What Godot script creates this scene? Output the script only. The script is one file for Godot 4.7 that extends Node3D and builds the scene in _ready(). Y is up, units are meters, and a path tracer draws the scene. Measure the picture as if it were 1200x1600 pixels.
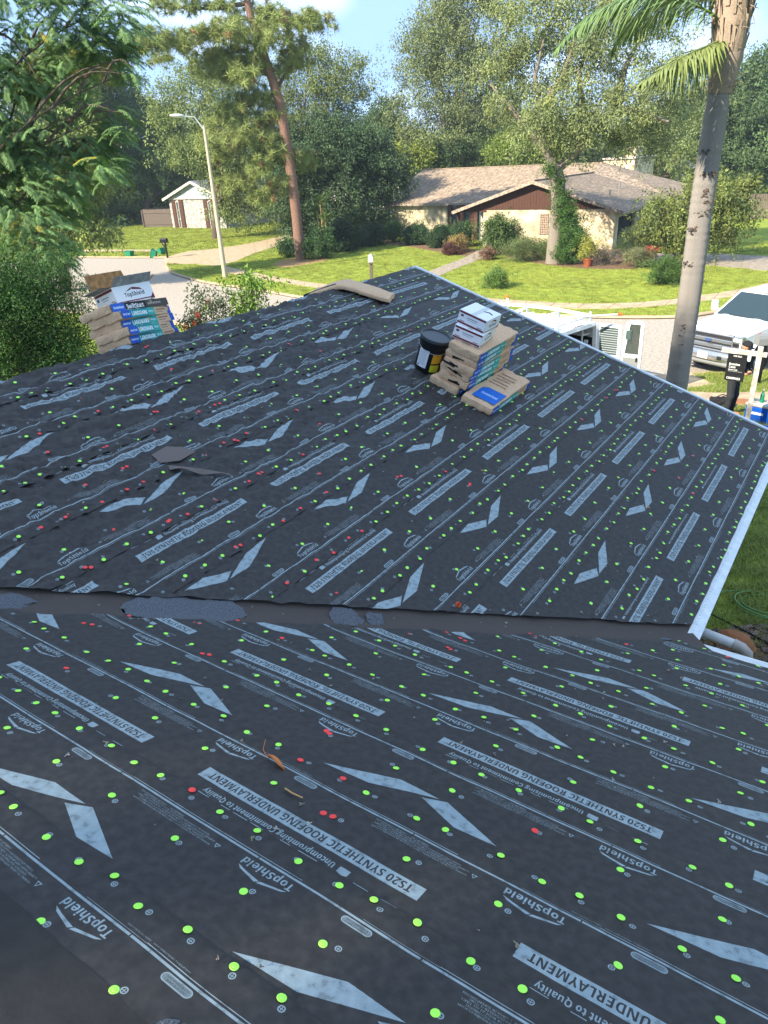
extends Node3D

# ---- survey of the place: where the eye stands, and rays through it to find ground points (a surveyor's helper) ----
const FOC := 1113.977
const CAM := Vector3(0.57376, 5.50364, 4.42325)
const CR := Vector3(0.83193206, -0.04684305, -0.55289672)
const CU := Vector3(-0.21290528, 0.89321425, -0.39602985)
const CF := Vector3(-0.51240648, -0.44718456, -0.73312044)
const SL := 0.3465787      # roof slope
const EY := 2.4            # eave height of our house
const US := 0.78           # roll units -> metres
const GY := -0.55          # level of the lots across the street

var rng := RandomNumberGenerator.new()
var M := {}
var leafcount := 0
var n_a := FastNoiseLite.new()
var n_b := FastNoiseLite.new()

func ray(x: float, y: float) -> Vector3:
	return (CF * FOC + CR * (x - 600.0) - CU * (y - 800.0)).normalized()
func G(x: float, y: float, h := GY) -> Vector3:
	var d := ray(x, y)
	return CAM + d * ((h - CAM.y) / d.y)
func W(x: float, y: float, dist: float) -> Vector3:
	var d := ray(x, y)
	return CAM + d * (dist / Vector2(d.x, d.z).length())
func rf(a: float, b: float) -> float:
	return a + (b - a) * rng.randf()
func rdir() -> Vector3:
	var z := rf(-1, 1)
	var t := rf(0, TAU)
	var r := sqrt(1 - z * z)
	return Vector3(r * cos(t), z, r * sin(t))
func V(x: float, y: float, z: float) -> Vector3:
	return Vector3(x, y, z)
func rgb(r: float, g: float, b: float) -> Color:
	return Color(r / 255.0, g / 255.0, b / 255.0)
# height of the ground near our house: level lot, then falling to the street
func gh(x: float, z: float) -> float:
	return -0.48 * smoothstep(-9.0, -15.0, z)

# ---------------------------------------------------------------- mesh builder
class MB:
	var v := PackedVector3Array()
	var n := PackedVector3Array()
	var t := PackedVector2Array()
	func tri(a: Vector3, b: Vector3, c: Vector3, ua := Vector2.ZERO, ub := Vector2(1, 0), uc := Vector2(1, 1)) -> void:
		var q := (b - a).cross(c - a).normalized()
		v.append(a); v.append(c); v.append(b)
		n.append(q); n.append(q); n.append(q)
		t.append(ua); t.append(uc); t.append(ub)
	func tris(a: Vector3, b: Vector3, c: Vector3, na: Vector3, nb: Vector3, nc: Vector3, ua := Vector2.ZERO, ub := Vector2(1, 0), uc := Vector2(1, 1)) -> void:
		v.append(a); v.append(c); v.append(b)
		n.append(na); n.append(nc); n.append(nb)
		t.append(ua); t.append(uc); t.append(ub)
	func quad(a: Vector3, b: Vector3, c: Vector3, d: Vector3, u0 := Vector2(0, 1), u1 := Vector2(1, 0)) -> void:
		tri(a, b, c, u0, Vector2(u1.x, u0.y), u1)
		tri(a, c, d, u0, u1, Vector2(u0.x, u1.y))
	func outq(p: Array, o: Vector3) -> void:   # polygon of 3 or 4 corners, turned so that it faces away from o
		var c: Vector3 = (p[0] + p[1] + p[2]) / 3.0
		var q: Vector3 = (p[1] - p[0]).cross(p[2] - p[0])
		var r: Array = p.duplicate()
		if q.dot(c - o) < 0.0:
			r.reverse()
		tri(r[0], r[1], r[2])
		if r.size() == 4:
			tri(r[0], r[2], r[3], Vector2.ZERO, Vector2(1, 1), Vector2(0, 1))
	func box(x: Transform3D, s: Vector3, bev := 0.0) -> void:
		var h := s * 0.5
		var o := x.origin
		var b: float = minf(bev, minf(h.x, minf(h.y, h.z)) * 0.9)
		for ax in 3:
			var p := (ax + 1) % 3
			var q := (ax + 2) % 3
			for sg in [-1.0, 1.0]:
				var l: Array = []
				for e in [[-1, -1], [1, -1], [1, 1], [-1, 1]]:
					var w := Vector3.ZERO
					w[ax] = sg * h[ax]
					w[p] = e[0] * (h[p] - b)
					w[q] = e[1] * (h[q] - b)
					l.append(x * w)
				outq(l, o)
				if b > 0.0:
					for s2 in [-1.0, 1.0]:   # edge between faces ax(sg) and p(s2)
						var k: Array = []
						for e in [[0, -1], [0, 1], [1, 1], [1, -1]]:
							var w := Vector3.ZERO
							w[ax] = sg * (h[ax] - (0.0 if e[0] == 0 else b))
							w[p] = s2 * (h[p] - (b if e[0] == 0 else 0.0))
							w[q] = e[1] * (h[q] - b)
							k.append(x * w)
						outq(k, o)
		if b > 0.0:
			for i in 8:
				var sgn := Vector3(1 if i & 1 else -1, 1 if i & 2 else -1, 1 if i & 4 else -1)
				var c := sgn * h
				outq([x * (c - sgn * Vector3(0, b, b)), x * (c - sgn * Vector3(b, 0, b)), x * (c - sgn * Vector3(b, b, 0))], o)
	func bx(c: Vector3, s: Vector3, bev := 0.0) -> void:
		box(Transform3D(Basis(), c), s, bev)
	func bar(a: Vector3, b: Vector3, w: float, h: float, bev := 0.0) -> void:   # box beam from a to b
		var d := (b - a).normalized()
		var up := Vector3.UP if absf(d.y) < 0.95 else Vector3.RIGHT
		var sd := d.cross(up).normalized()
		var u := sd.cross(d)
		box(Transform3D(Basis(sd, u, -d), (a + b) * 0.5), Vector3(w, h, a.distance_to(b)), bev)
	# smooth sheet through a grid of points; P is an Array of PackedVector3Array
	func grid(P: Array, UV: Array = [], flip := false) -> void:
		var R: int = P.size()
		var K: int = P[0].size()
		var N: Array = []
		for i in R:
			var row := PackedVector3Array()
			row.resize(K)
			for j in K:
				var a: Vector3 = P[mini(i + 1, R - 1)][j] - P[maxi(i - 1, 0)][j]
				var b: Vector3 = P[i][mini(j + 1, K - 1)] - P[i][maxi(j - 1, 0)]
				if P[i][0].is_equal_approx(P[i][K - 1]) and (j == 0 or j == K - 1):
					b = P[i][1] - P[i][K - 2]
				var q := b.cross(a).normalized()
				row[j] = -q if flip else q
			N.append(row)
		for i in R - 1:
			var p0: PackedVector3Array = P[i]
			var p1: PackedVector3Array = P[i + 1]
			var n0: PackedVector3Array = N[i]
			var n1: PackedVector3Array = N[i + 1]
			for j in K - 1:
				var ua := Vector2(float(j) / (K - 1), float(i) / (R - 1))
				var ub := Vector2(float(j + 1) / (K - 1), float(i) / (R - 1))
				var uc := Vector2(float(j + 1) / (K - 1), float(i + 1) / (R - 1))
				var ud := Vector2(float(j) / (K - 1), float(i + 1) / (R - 1))
				if UV.size():
					ua = UV[i][j]; ub = UV[i][j + 1]; uc = UV[i + 1][j + 1]; ud = UV[i + 1][j]
				if flip:
					tris(p0[j], p1[j + 1], p0[j + 1], n0[j], n1[j + 1], n0[j + 1], ua, uc, ub)
					tris(p0[j], p1[j], p1[j + 1], n0[j], n1[j], n1[j + 1], ua, ud, uc)
				else:
					tris(p0[j], p0[j + 1], p1[j + 1], n0[j], n0[j + 1], n1[j + 1], ua, ub, uc)
					tris(p0[j], p1[j + 1], p1[j], n0[j], n1[j + 1], n1[j], ua, uc, ud)
	func tube(p: PackedVector3Array, r: PackedFloat32Array, sides := 8, cap := true) -> void:
		var k := p.size()
		var rings: Array = []
		var d0 := (p[1] - p[0]).normalized()
		var u := d0.cross(Vector3.UP if absf(d0.y) < 0.9 else Vector3.RIGHT).normalized()
		for i in k:
			var d := (p[mini(i + 1, k - 1)] - p[maxi(i - 1, 0)]).normalized()
			u = (u - d * u.dot(d)).normalized()
			var w := d.cross(u)
			var ring := PackedVector3Array()
			for s in sides + 1:
				var a := TAU * (s % sides) / sides
				ring.append(p[i] + (u * cos(a) + w * sin(a)) * r[i])
			rings.append(ring)
		grid(rings)
		if cap:
			for e in [0, k - 1]:
				for s in sides:
					if e == 0:
						tri(p[0], rings[0][s + 1], rings[0][s])
					else:
						tri(p[e], rings[e][s], rings[e][s + 1])
	func rod(a: Vector3, b: Vector3, r: float, sides := 8, r2 := -1.0) -> void:
		tube(PackedVector3Array([a, b]), PackedFloat32Array([r, r if r2 < 0 else r2]), sides)
	func lathe(x: Transform3D, prof: Array, sides := 24) -> void:   # profile of Vector2(radius, height), from the bottom up
		for i in prof.size() - 1:
			var a: Vector2 = prof[i]
			var b: Vector2 = prof[i + 1]
			var e := (b - a).normalized()
			for s in sides:
				var t0 := TAU * s / sides
				var t1 := TAU * (s + 1) / sides
				var c0 := Vector3(cos(t0), 0, sin(t0))
				var c1 := Vector3(cos(t1), 0, sin(t1))
				var n0 := (x.basis * (c0 * e.y - Vector3(0, e.x, 0))).normalized()
				var n1 := (x.basis * (c1 * e.y - Vector3(0, e.x, 0))).normalized()
				var p00 := x * (c0 * a.x + Vector3(0, a.y, 0))
				var p10 := x * (c1 * a.x + Vector3(0, a.y, 0))
				var p01 := x * (c0 * b.x + Vector3(0, b.y, 0))
				var p11 := x * (c1 * b.x + Vector3(0, b.y, 0))
				var u0 := float(s) / sides
				var u1 := float(s + 1) / sides
				if a.x > 1e-5:
					tris(p00, p11, p10, n0, n1, n1, Vector2(u0, 1), Vector2(u1, 0), Vector2(u1, 1))
				if b.x > 1e-5:
					tris(p00, p01, p11, n0, n0, n1, Vector2(u0, 1), Vector2(u0, 0), Vector2(u1, 0))
	func prism(x: Transform3D, poly: PackedVector2Array, d: float) -> void:   # outline in x, y; from z = -d/2 to d/2
		var pl := poly
		if Geometry2D.is_polygon_clockwise(pl):   # Godot calls y-down clockwise
			pl.reverse()
		var area := 0.0
		for i in pl.size():
			area += pl[i].cross(pl[(i + 1) % pl.size()])
		if area < 0:
			pl.reverse()
		var ix := Geometry2D.triangulate_polygon(pl)
		for k in range(0, ix.size(), 3):
			var a := pl[ix[k]]
			var b := pl[ix[k + 1]]
			var c := pl[ix[k + 2]]
			if (b - a).cross(c - a) < 0:
				var q := b
				b = c
				c = q
			tri(x * Vector3(a.x, a.y, d / 2), x * Vector3(b.x, b.y, d / 2), x * Vector3(c.x, c.y, d / 2), a, b, c)
			tri(x * Vector3(a.x, a.y, -d / 2), x * Vector3(c.x, c.y, -d / 2), x * Vector3(b.x, b.y, -d / 2), a, c, b)
		for i in pl.size():
			var a := pl[i]
			var b := pl[(i + 1) % pl.size()]
			quad(x * Vector3(a.x, a.y, -d / 2), x * Vector3(b.x, b.y, -d / 2), x * Vector3(b.x, b.y, d / 2), x * Vector3(a.x, a.y, d / 2))
	func ball(c: Vector3, r: Vector3, rings := 8, sides := 12) -> void:
		var P: Array = []
		for i in rings + 1:
			var a := -PI / 2 + PI * i / rings
			var row := PackedVector3Array()
			for s in sides + 1:
				var b := TAU * (s % sides) / sides
				row.append(c + Vector3(cos(a) * cos(b) * r.x, sin(a) * r.y, cos(a) * sin(b) * r.z))
			P.append(row)
		grid(P, [], true)
	func mesh() -> ArrayMesh:
		var m := ArrayMesh.new()
		if v.is_empty():
			return m
		var a: Array = []
		a.resize(Mesh.ARRAY_MAX)
		a[Mesh.ARRAY_VERTEX] = v
		a[Mesh.ARRAY_NORMAL] = n
		a[Mesh.ARRAY_TEX_UV] = t
		m.add_surface_from_arrays(Mesh.PRIMITIVE_TRIANGLES, a)
		return m

# ---------------------------------------------------------------- nodes
func part(parent: Node, called: String, m, mat: Material, kind := "") -> MeshInstance3D:
	var o := MeshInstance3D.new()
	o.name = called
	o.mesh = m.mesh() if m is MB else m
	o.material_override = mat
	if kind:
		o.set_meta("kind", kind)
	parent.add_child(o, true)
	return o
func tag(o: Node, label: String, category: String, group := "") -> Node:
	o.set_meta("label", label)
	o.set_meta("category", category)
	if group:
		o.set_meta("group", group)
	return o
func thing(called: String, label: String, category: String, x := Transform3D(), group := "") -> Node3D:
	var o := Node3D.new()
	o.name = called
	o.transform = x
	add_child(o, true)
	tag(o, label, category, group)
	return o
func struct(called: String, m, mat: Material) -> MeshInstance3D:
	return part(self, called, m, mat, "structure")
func at(p: Vector3, turn := 0.0) -> Transform3D:
	return Transform3D(Basis(Vector3.UP, turn), p)

# ---------------------------------------------------------------- materials
func noisetex(seed_: int, freq: float, oct: int, lo: Color, hi: Color, kind := FastNoiseLite.TYPE_SIMPLEX, mid = null) -> NoiseTexture2D:
	var f := FastNoiseLite.new()
	f.seed = seed_
	f.noise_type = kind
	f.frequency = freq
	f.fractal_octaves = oct
	var t := NoiseTexture2D.new()
	t.width = 512
	t.height = 512
	t.seamless = true
	t.noise = f
	var g := Gradient.new()
	g.set_color(0, lo)
	g.set_color(1, hi)
	if mid != null:
		g.add_point(0.5, mid)
	t.color_ramp = g
	return t
func mat(called: String, c: Color, rough := 0.8, tex: Texture2D = null, scale := 1.0, world := true, bump: Texture2D = null, bump_cm := 0.3) -> StandardMaterial3D:
	var m := StandardMaterial3D.new()
	m.resource_name = called
	m.albedo_color = c
	m.roughness = rough
	m.metallic_specular = 0.4
	if tex:
		m.albedo_texture = tex
	if bump:
		m.heightmap_enabled = true
		m.heightmap_texture = bump
		m.heightmap_scale = bump_cm
	if tex or bump:
		m.uv1_triplanar = true
		m.uv1_world_triplanar = world
		m.uv1_scale = Vector3.ONE * scale
	M[called] = m
	return m
func leafmat(called: String, c: Color, back: float, rough := 0.5) -> StandardMaterial3D:
	var m := mat(called, c, rough)
	m.vertex_color_use_as_albedo = true
	m.backlight_enabled = true
	m.backlight = Color(0.9, 1.0, 0.35) * back
	m.metallic_specular = 0.3
	return m

# ---------------------------------------------------------------- drawing on images
func img_tri(im: Image, a: Vector2, b: Vector2, c: Vector2, col: Color) -> void:
	var w := im.get_width()
	var h := im.get_height()
	var y0 := maxi(0, int(floor(minf(a.y, minf(b.y, c.y)))))
	var y1 := mini(h - 1, int(ceil(maxf(a.y, maxf(b.y, c.y)))))
	for y in range(y0, y1 + 1):
		var fy := y + 0.5
		var lo := 1e9
		var hi := -1e9
		for e in [[a, b], [b, c], [c, a]]:
			var p: Vector2 = e[0]
			var q: Vector2 = e[1]
			if (p.y <= fy and q.y > fy) or (q.y <= fy and p.y > fy):
				var x := p.x + (q.x - p.x) * (fy - p.y) / (q.y - p.y)
				lo = minf(lo, x)
				hi = maxf(hi, x)
		if hi > lo:
			var x0 := maxi(0, int(round(lo)))
			var x1 := mini(w, int(round(hi)))
			if x1 > x0:
				im.fill_rect(Rect2i(x0, y, x1 - x0, 1), col)
func img_poly(im: Image, p: PackedVector2Array, col: Color) -> void:
	var ix := Geometry2D.triangulate_polygon(p)
	for k in range(0, ix.size(), 3):
		img_tri(im, p[ix[k]], p[ix[k + 1]], p[ix[k + 2]], col)
var fonts := {}
func font(which: String) -> SystemFont:
	if not fonts.has(which):
		var f := SystemFont.new()
		f.font_names = PackedStringArray(["Droid Serif" if which.begins_with("serif") else "Droid Sans"])
		f.font_weight = 700 if which.ends_with("bold") else 400
		fonts[which] = f
	return fonts[which]
# text fitted into a box of the image (stretched to it, as condensed or wide lettering); turn: 0 upright, 1 upside down
func img_text(im: Image, txt: String, fnt: String, r: Rect2, col: Color, shear := 0.0) -> void:
	var tm := TextMesh.new()
	tm.text = txt
	tm.font = font(fnt)
	tm.font_size = 48
	tm.pixel_size = 0.02
	tm.depth = 0.0
	tm.curve_step = 1.0
	var arr := tm.get_mesh_arrays() if tm.get_surface_count() == 0 else tm.surface_get_arrays(0)
	if arr.is_empty() or arr[Mesh.ARRAY_VERTEX] == null:
		return
	var vs: PackedVector3Array = arr[Mesh.ARRAY_VERTEX]
	var ix: PackedInt32Array = arr[Mesh.ARRAY_INDEX] if arr[Mesh.ARRAY_INDEX] != null else PackedInt32Array(range(vs.size()))
	if vs.is_empty():
		return
	var lo := Vector2(1e9, 1e9)
	var hi := Vector2(-1e9, -1e9)
	for p in vs:
		lo = Vector2(minf(lo.x, p.x), minf(lo.y, p.y))
		hi = Vector2(maxf(hi.x, p.x), maxf(hi.y, p.y))
	var sc := r.size / (hi - lo)
	var q := PackedVector2Array()
	for p in vs:
		var u := (p.x - lo.x) * sc.x
		var w := (hi.y - p.y) * sc.y
		q.append(r.position + Vector2(u + shear * (r.size.y - w), w))
	for k in range(0, ix.size() - 2, 3):
		img_tri(im, q[ix[k]], q[ix[k + 1]], q[ix[k + 2]], col)
func img_logo(im: Image, r: Rect2, col: Color) -> void:   # the roll's word mark: a word under a roof of two strokes
	img_text(im, "TopShield", "sans-bold", Rect2(r.position + Vector2(0, r.size.y * 0.46), Vector2(r.size.x, r.size.y * 0.54)), col)
	var o := r.position
	var s := r.size
	img_poly(im, PackedVector2Array([o + s * Vector2(0.02, 0.42), o + s * Vector2(0.10, 0.28), o + s * Vector2(0.50, 0.02), o + s * Vector2(0.46, 0.17)]), col)
	img_poly(im, PackedVector2Array([o + s * Vector2(0.48, 0.15), o + s * Vector2(0.54, 0.02), o + s * Vector2(0.90, 0.22), o + s * Vector2(0.99, 0.38), o + s * Vector2(0.80, 0.27)]), col)
func picture_mat(called: String, im: Image, rough := 0.7) -> StandardMaterial3D:
	var m := mat(called, Color.WHITE, rough)
	m.albedo_texture = ImageTexture.create_from_image(im)
	m.texture_repeat = false
	return m

# ================================================================ the scene
func _ready() -> void:
	rng.seed = 4711
	n_a.seed = 11
	n_a.frequency = 1.0
	n_a.fractal_octaves = 3
	n_b.seed = 23
	n_b.frequency = 1.0
	n_b.fractal_octaves = 2
	var cam := Camera3D.new()
	cam.name = "camera"
	cam.transform = Transform3D(Basis(CR, CU, -CF).orthonormalized(), CAM)
	cam.fov = 71.36785
	cam.near = 0.05
	cam.far = 600.0
	add_child(cam)
	cam.current = true
	var env := Environment.new()
	env.background_mode = Environment.BG_SKY
	env.tonemap_mode = Environment.TONE_MAPPER_LINEAR
	env.tonemap_exposure = 4.0
	env.sdfgi_enabled = true
	env.ssao_enabled = true
	env.ssil_enabled = true
	var sm := ProceduralSkyMaterial.new()
	sm.sky_top_color = rgb(146, 175, 212)
	sm.sky_horizon_color = rgb(144, 182, 228)
	sm.sky_curve = 0.16
	sm.ground_bottom_color = rgb(70, 74, 60)
	sm.ground_horizon_color = rgb(150, 160, 160)
	sm.sky_cover = clouds()
	sm.sky_energy_multiplier = 0.74
	sm.sun_angle_max = 25.0
	var sky := Sky.new()
	sky.sky_material = sm
	env.sky = sky
	env.fog_enabled = true
	env.fog_density = 0.00045
	env.fog_light_color = rgb(196, 212, 232)
	var we := WorldEnvironment.new()
	we.name = "world"
	we.environment = env
	add_child(we)
	var sun := DirectionalLight3D.new()
	sun.name = "sun"
	var to_sun := Vector3(-0.36 * cos(deg_to_rad(33.0)), sin(deg_to_rad(33.0)), 0.933 * cos(deg_to_rad(33.0)))
	sun.transform = Transform3D(Basis.looking_at(-to_sun, Vector3.UP), Vector3(0, 30, 0))
	sun.light_energy = 1.0
	sun.light_color = Color(1.0, 0.95, 0.85)
	sun.light_angular_distance = 0.5
	sun.shadow_enabled = true
	add_child(sun)
	materials()
	ground_and_street()
	our_house()
	center_house()
	left_house()
	far_buildings()
	trees()
	shrubs()
	grass()
	roof_things()
	vehicles()
	street_things()
	corner_things()
	print("copies ", leafcount)

func clouds() -> ImageTexture:
	var w := 1024
	var h := 512
	var f := FastNoiseLite.new()
	f.seed = 5
	f.frequency = 1.0
	f.fractal_octaves = 5
	f.fractal_gain = 0.55
	var im := Image.create(w, h, false, Image.FORMAT_RGBA8)
	for y in h / 2 + 2:
		var el := (0.5 - float(y) / h) * PI
		for x in w:
			var az := float(x) / w * TAU
			var d := Vector3(cos(el) * cos(az), sin(el), cos(el) * sin(az))
			var q := d / (absf(d.y) + 0.22)
			var c := f.get_noise_3d(q.x * 0.8, q.y * 0.5 + 4.0, q.z * 0.8)
			var a := smoothstep(-0.04, 0.28, c) * 0.74
			var b := 0.50 + 0.10 * f.get_noise_3d(q.x * 2.0 + 9.0, 2.0, q.z * 2.0)
			im.set_pixel(x, y, Color(b, b * 1.01, b * 1.03, a))
	return ImageTexture.create_from_image(im)

func materials() -> void:
	var soft := noisetex(1, 0.012, 5, Color(0.62, 0.62, 0.62), Color(1, 1, 1))
	var fine := noisetex(2, 0.09, 4, Color(0.5, 0.5, 0.5), Color(1, 1, 1))
	var grain := noisetex(3, 0.22, 3, Color(0.35, 0.35, 0.35), Color(1, 1, 1))
	M["fine_tex"] = fine
	M["soft_tex"] = soft
	M["grain_tex"] = grain
	mat("lawn_soil", Color.WHITE, 0.95, noisetex(4, 0.02, 5, rgb(98, 112, 38), rgb(148, 160, 58), FastNoiseLite.TYPE_SIMPLEX, rgb(122, 138, 46)), 0.13, true, grain, 2.0)
	mat("asphalt", Color.WHITE, 0.9, noisetex(5, 0.05, 5, rgb(140, 132, 122), rgb(178, 168, 156)), 0.22, true, grain, 0.3)
	mat("concrete", Color.WHITE, 0.9, noisetex(6, 0.02, 5, rgb(150, 132, 108), rgb(190, 170, 142)), 0.2, true, fine, 0.3)
	mat("concrete_old", Color.WHITE, 0.9, noisetex(7, 0.02, 5, rgb(126, 116, 104), rgb(166, 154, 138)), 0.25, true, fine, 0.3)
	mat("mulch", Color.WHITE, 0.95, noisetex(8, 0.07, 4, rgb(82, 62, 46), rgb(150, 122, 96)), 0.8, true, grain, 2.0)
	mat("dry_straw", Color.WHITE, 0.95, noisetex(9, 0.07, 4, rgb(120, 96, 66), rgb(178, 148, 108)), 0.6, true, grain, 2.0)
	mat("white_metal", rgb(226, 230, 230), 0.35, noisetex(10, 0.02, 4, Color(0.86, 0.87, 0.88), Color(1, 1, 1)), 0.8)
	mat("plywood", rgb(150, 120, 84), 0.9, soft, 0.8)
	mat("stucco", rgb(232, 215, 182), 0.95, soft, 0.15, true, fine, 0.05)
	mat("stucco_own", rgb(205, 196, 178), 0.95, soft, 0.4, true, fine, 0.08)
	mat("stucco_grey", rgb(190, 188, 184), 0.95, soft, 0.3, true, fine, 0.05)
	mat("grey_gable", rgb(186, 196, 208), 0.9, soft, 0.4)
	mat("brown_wood", rgb(92, 62, 52), 0.85, noisetex(12, 0.03, 4, Color(0.7, 0.7, 0.7), Color(1, 1, 1)), 0.7)
	mat("trim_white", rgb(222, 214, 204), 0.6, soft, 0.6)
	mat("trim_tan", rgb(186, 168, 152), 0.7, soft, 0.6)
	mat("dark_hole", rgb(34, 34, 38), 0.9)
	mat("glass", rgb(70, 86, 92), 0.08)
	M.glass.metallic_specular = 0.9
	mat("fence_wood", Color.WHITE, 0.95, noisetex(13, 0.04, 4, rgb(82, 72, 66), rgb(122, 110, 102)), 0.6)
	mat("plain_felt", Color.WHITE, 0.7, noisetex(33, 0.02, 5, rgb(40, 38, 36), rgb(52, 50, 48)), 1.0, true, fine, 0.1)
	mat("membrane", Color.WHITE, 0.95, noisetex(14, 0.16, 4, rgb(50, 46, 44), rgb(112, 101, 94)), 2.2, true, grain, 0.4)
	mat("sealant", rgb(112, 117, 125), 0.7, noisetex(15, 0.05, 5, Color(0.55, 0.55, 0.55), Color(1, 1, 1)), 3.0, true, fine, 0.6)
	mat("kraft", Color.WHITE, 0.8, noisetex(16, 0.03, 5, rgb(190, 152, 116), rgb(228, 194, 160)), 3.0, false, fine, 0.25)
	mat("kraft_pale", Color.WHITE, 0.75, noisetex(31, 0.03, 5, rgb(196, 166, 138), rgb(232, 206, 182)), 3.0, false, fine, 0.25)
	mat("carton_brown", rgb(190, 140, 86), 0.85, soft, 2.0, false)
	mat("carton_white", rgb(240, 240, 240), 0.6)
	mat("carton_grey", rgb(178, 178, 176), 0.8, soft, 2.0, false)
	mat("maroon", rgb(110, 30, 44), 0.6)
	mat("black_plastic", rgb(22, 23, 25), 0.35)
	mat("rubber", rgb(24, 24, 25), 0.85)
	mat("car_white", rgb(236, 238, 238), 0.25)
	M.car_white.clearcoat_enabled = true
	M.car_white.clearcoat = 0.6
	M.car_white.clearcoat_roughness = 0.06
	mat("car_grey", rgb(120, 124, 126), 0.6)
	mat("chrome", rgb(196, 199, 204), 0.18)
	M.chrome.metallic = 0.85
	mat("steel", rgb(165, 168, 170), 0.4)
	M.steel.metallic = 0.8
	mat("galv", rgb(190, 192, 190), 0.5)
	mat("lens", rgb(210, 218, 222), 0.1)
	mat("car_glass", rgb(38, 52, 56), 0.05)
	M.car_glass.metallic_specular = 1.0
	var pane := mat("clear_pane", Color(0.16, 0.22, 0.20, 0.62), 0.05)
	pane.transparency = BaseMaterial3D.TRANSPARENCY_ALPHA
	mat("red", rgb(196, 40, 40), 0.5)
	mat("orange", rgb(214, 96, 40), 0.6)
	mat("cap_green", rgb(168, 246, 90), 0.5)
	mat("cap_red", rgb(244, 70, 66), 0.5)
	mat("pole_concrete", Color.WHITE, 0.9, noisetex(17, 0.05, 4, rgb(158, 148, 128), rgb(196, 186, 164)), 0.8, true, fine, 0.3)
	mat("bark_pine", Color.WHITE, 0.95, noisetex(18, 0.03, 4, rgb(92, 68, 58), rgb(172, 138, 122), FastNoiseLite.TYPE_CELLULAR), 1.2, true, noisetex(19, 0.03, 3, Color.BLACK, Color.WHITE, FastNoiseLite.TYPE_CELLULAR), 4.0)
	mat("bark_grey", Color.WHITE, 0.95, noisetex(20, 0.04, 4, rgb(96, 88, 80), rgb(160, 150, 140)), 1.0, true, fine, 2.0)
	mat("bark_dark", Color.WHITE, 0.95, noisetex(21, 0.04, 4, rgb(66, 56, 50), rgb(112, 98, 88)), 1.0, true, fine, 2.0)
	mat("palm_trunk", Color.WHITE, 0.95, noisetex(22, 0.05, 5, rgb(92, 88, 86), rgb(190, 182, 174)), 1.8, true, fine, 1.0)
	M.palm_trunk.uv1_scale = V(1.3, 11.0, 1.3)
	mat("palm_fibre", Color.WHITE, 0.95, noisetex(24, 0.05, 5, rgb(104, 88, 76), rgb(204, 186, 168)), 3.0, true, fine, 1.0)
	leafmat("leaf", Color(1, 1, 1), 0.55)
	leafmat("needle", Color(1, 1, 1), 0.4)
	leafmat("blade", Color(1, 1, 1), 0.6, 0.6)
	mat("terracotta", rgb(176, 98, 66), 0.8, soft, 2.0)
	mat("stone", Color.WHITE, 0.9, noisetex(25, 0.05, 4, rgb(128, 112, 100), rgb(190, 170, 154)), 1.5, true, fine, 1.0)
	mat("cooler_blue", rgb(20, 82, 178), 0.4)
	mat("bin_green", rgb(28, 122, 92), 0.5)
	mat("cloth_black", rgb(30, 31, 35), 0.9)
	mat("denim_black", rgb(42, 44, 50), 0.9)
	mat("skin", rgb(190, 140, 112), 0.6)
	mat("boot_tan", rgb(176, 112, 60), 0.8)
	mat("leaf_dry", rgb(190, 120, 70), 0.8)
	mat("twig", rgb(186, 146, 96), 0.85)
	mat("scrap", Color.WHITE, 0.95, noisetex(26, 0.2, 3, rgb(92, 82, 78), rgb(128, 116, 110)), 3.0, true, grain, 0.3)
	mat("hose_green", rgb(96, 140, 84), 0.5)
	mat("rust", Color.WHITE, 0.85, noisetex(27, 0.06, 4, rgb(128, 82, 52), rgb(172, 118, 78)), 4.0, false, fine, 0.2)

# ---------------------------------------------------------------- ground
func kerb_z(x: float) -> float:
	return -16.3 if x < -4.46 else -16.3 - 0.675 * (x + 4.46)
func gnd(x: float, z: float) -> float:
	var k := kerb_z(x)
	if z < k:
		return -0.68
	return -0.5 * smoothstep(-8.5, k + 0.4, z)
func drape(poly: PackedVector2Array, off: float, step := 1.2) -> MB:   # sheet on the near lot, following its slope
	var m := MB.new()
	var lo := poly[0]
	var hi := poly[0]
	for p in poly:
		lo = lo.min(p)
		hi = hi.max(p)
	var y := lo.y
	while y < hi.y:
		var x := lo.x
		while x < hi.x:
			var cell := PackedVector2Array([Vector2(x, y), Vector2(x + step, y), Vector2(x + step, y + step), Vector2(x, y + step)])
			for q in Geometry2D.intersect_polygons(cell, poly):
				var ix := Geometry2D.triangulate_polygon(q)
				for k in range(0, ix.size(), 3):
					var c: Array = []
					for e in 3:
						var p: Vector2 = q[ix[k + e]]
						c.append(Vector3(p.x, gnd(p.x, p.y) + off, p.y))
					m.outq(c, c[0] - Vector3(0, 5, 0))
			x += step
		y += step
	return m
func plate(poly: PackedVector2Array, top: float, bottom: float) -> MB:   # flat slab with upright edges
	var m := MB.new()
	# outline is in x, z: the prism's y becomes -z so that its depth becomes height
	var q := PackedVector2Array()
	for p in poly:
		q.append(Vector2(p.x, -p.y))
	m.prism(Transform3D(Basis(Vector3.RIGHT, Vector3(0, 0, -1), Vector3.UP), Vector3(0, (top + bottom) / 2, 0)), q, top - bottom)
	return m
func px_line(l: Array, h := GY) -> PackedVector2Array:
	var o := PackedVector2Array()
	for p in l:
		var g := G(p[0], p[1], h)
		o.append(Vector2(g.x, g.z))
	return o
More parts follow.
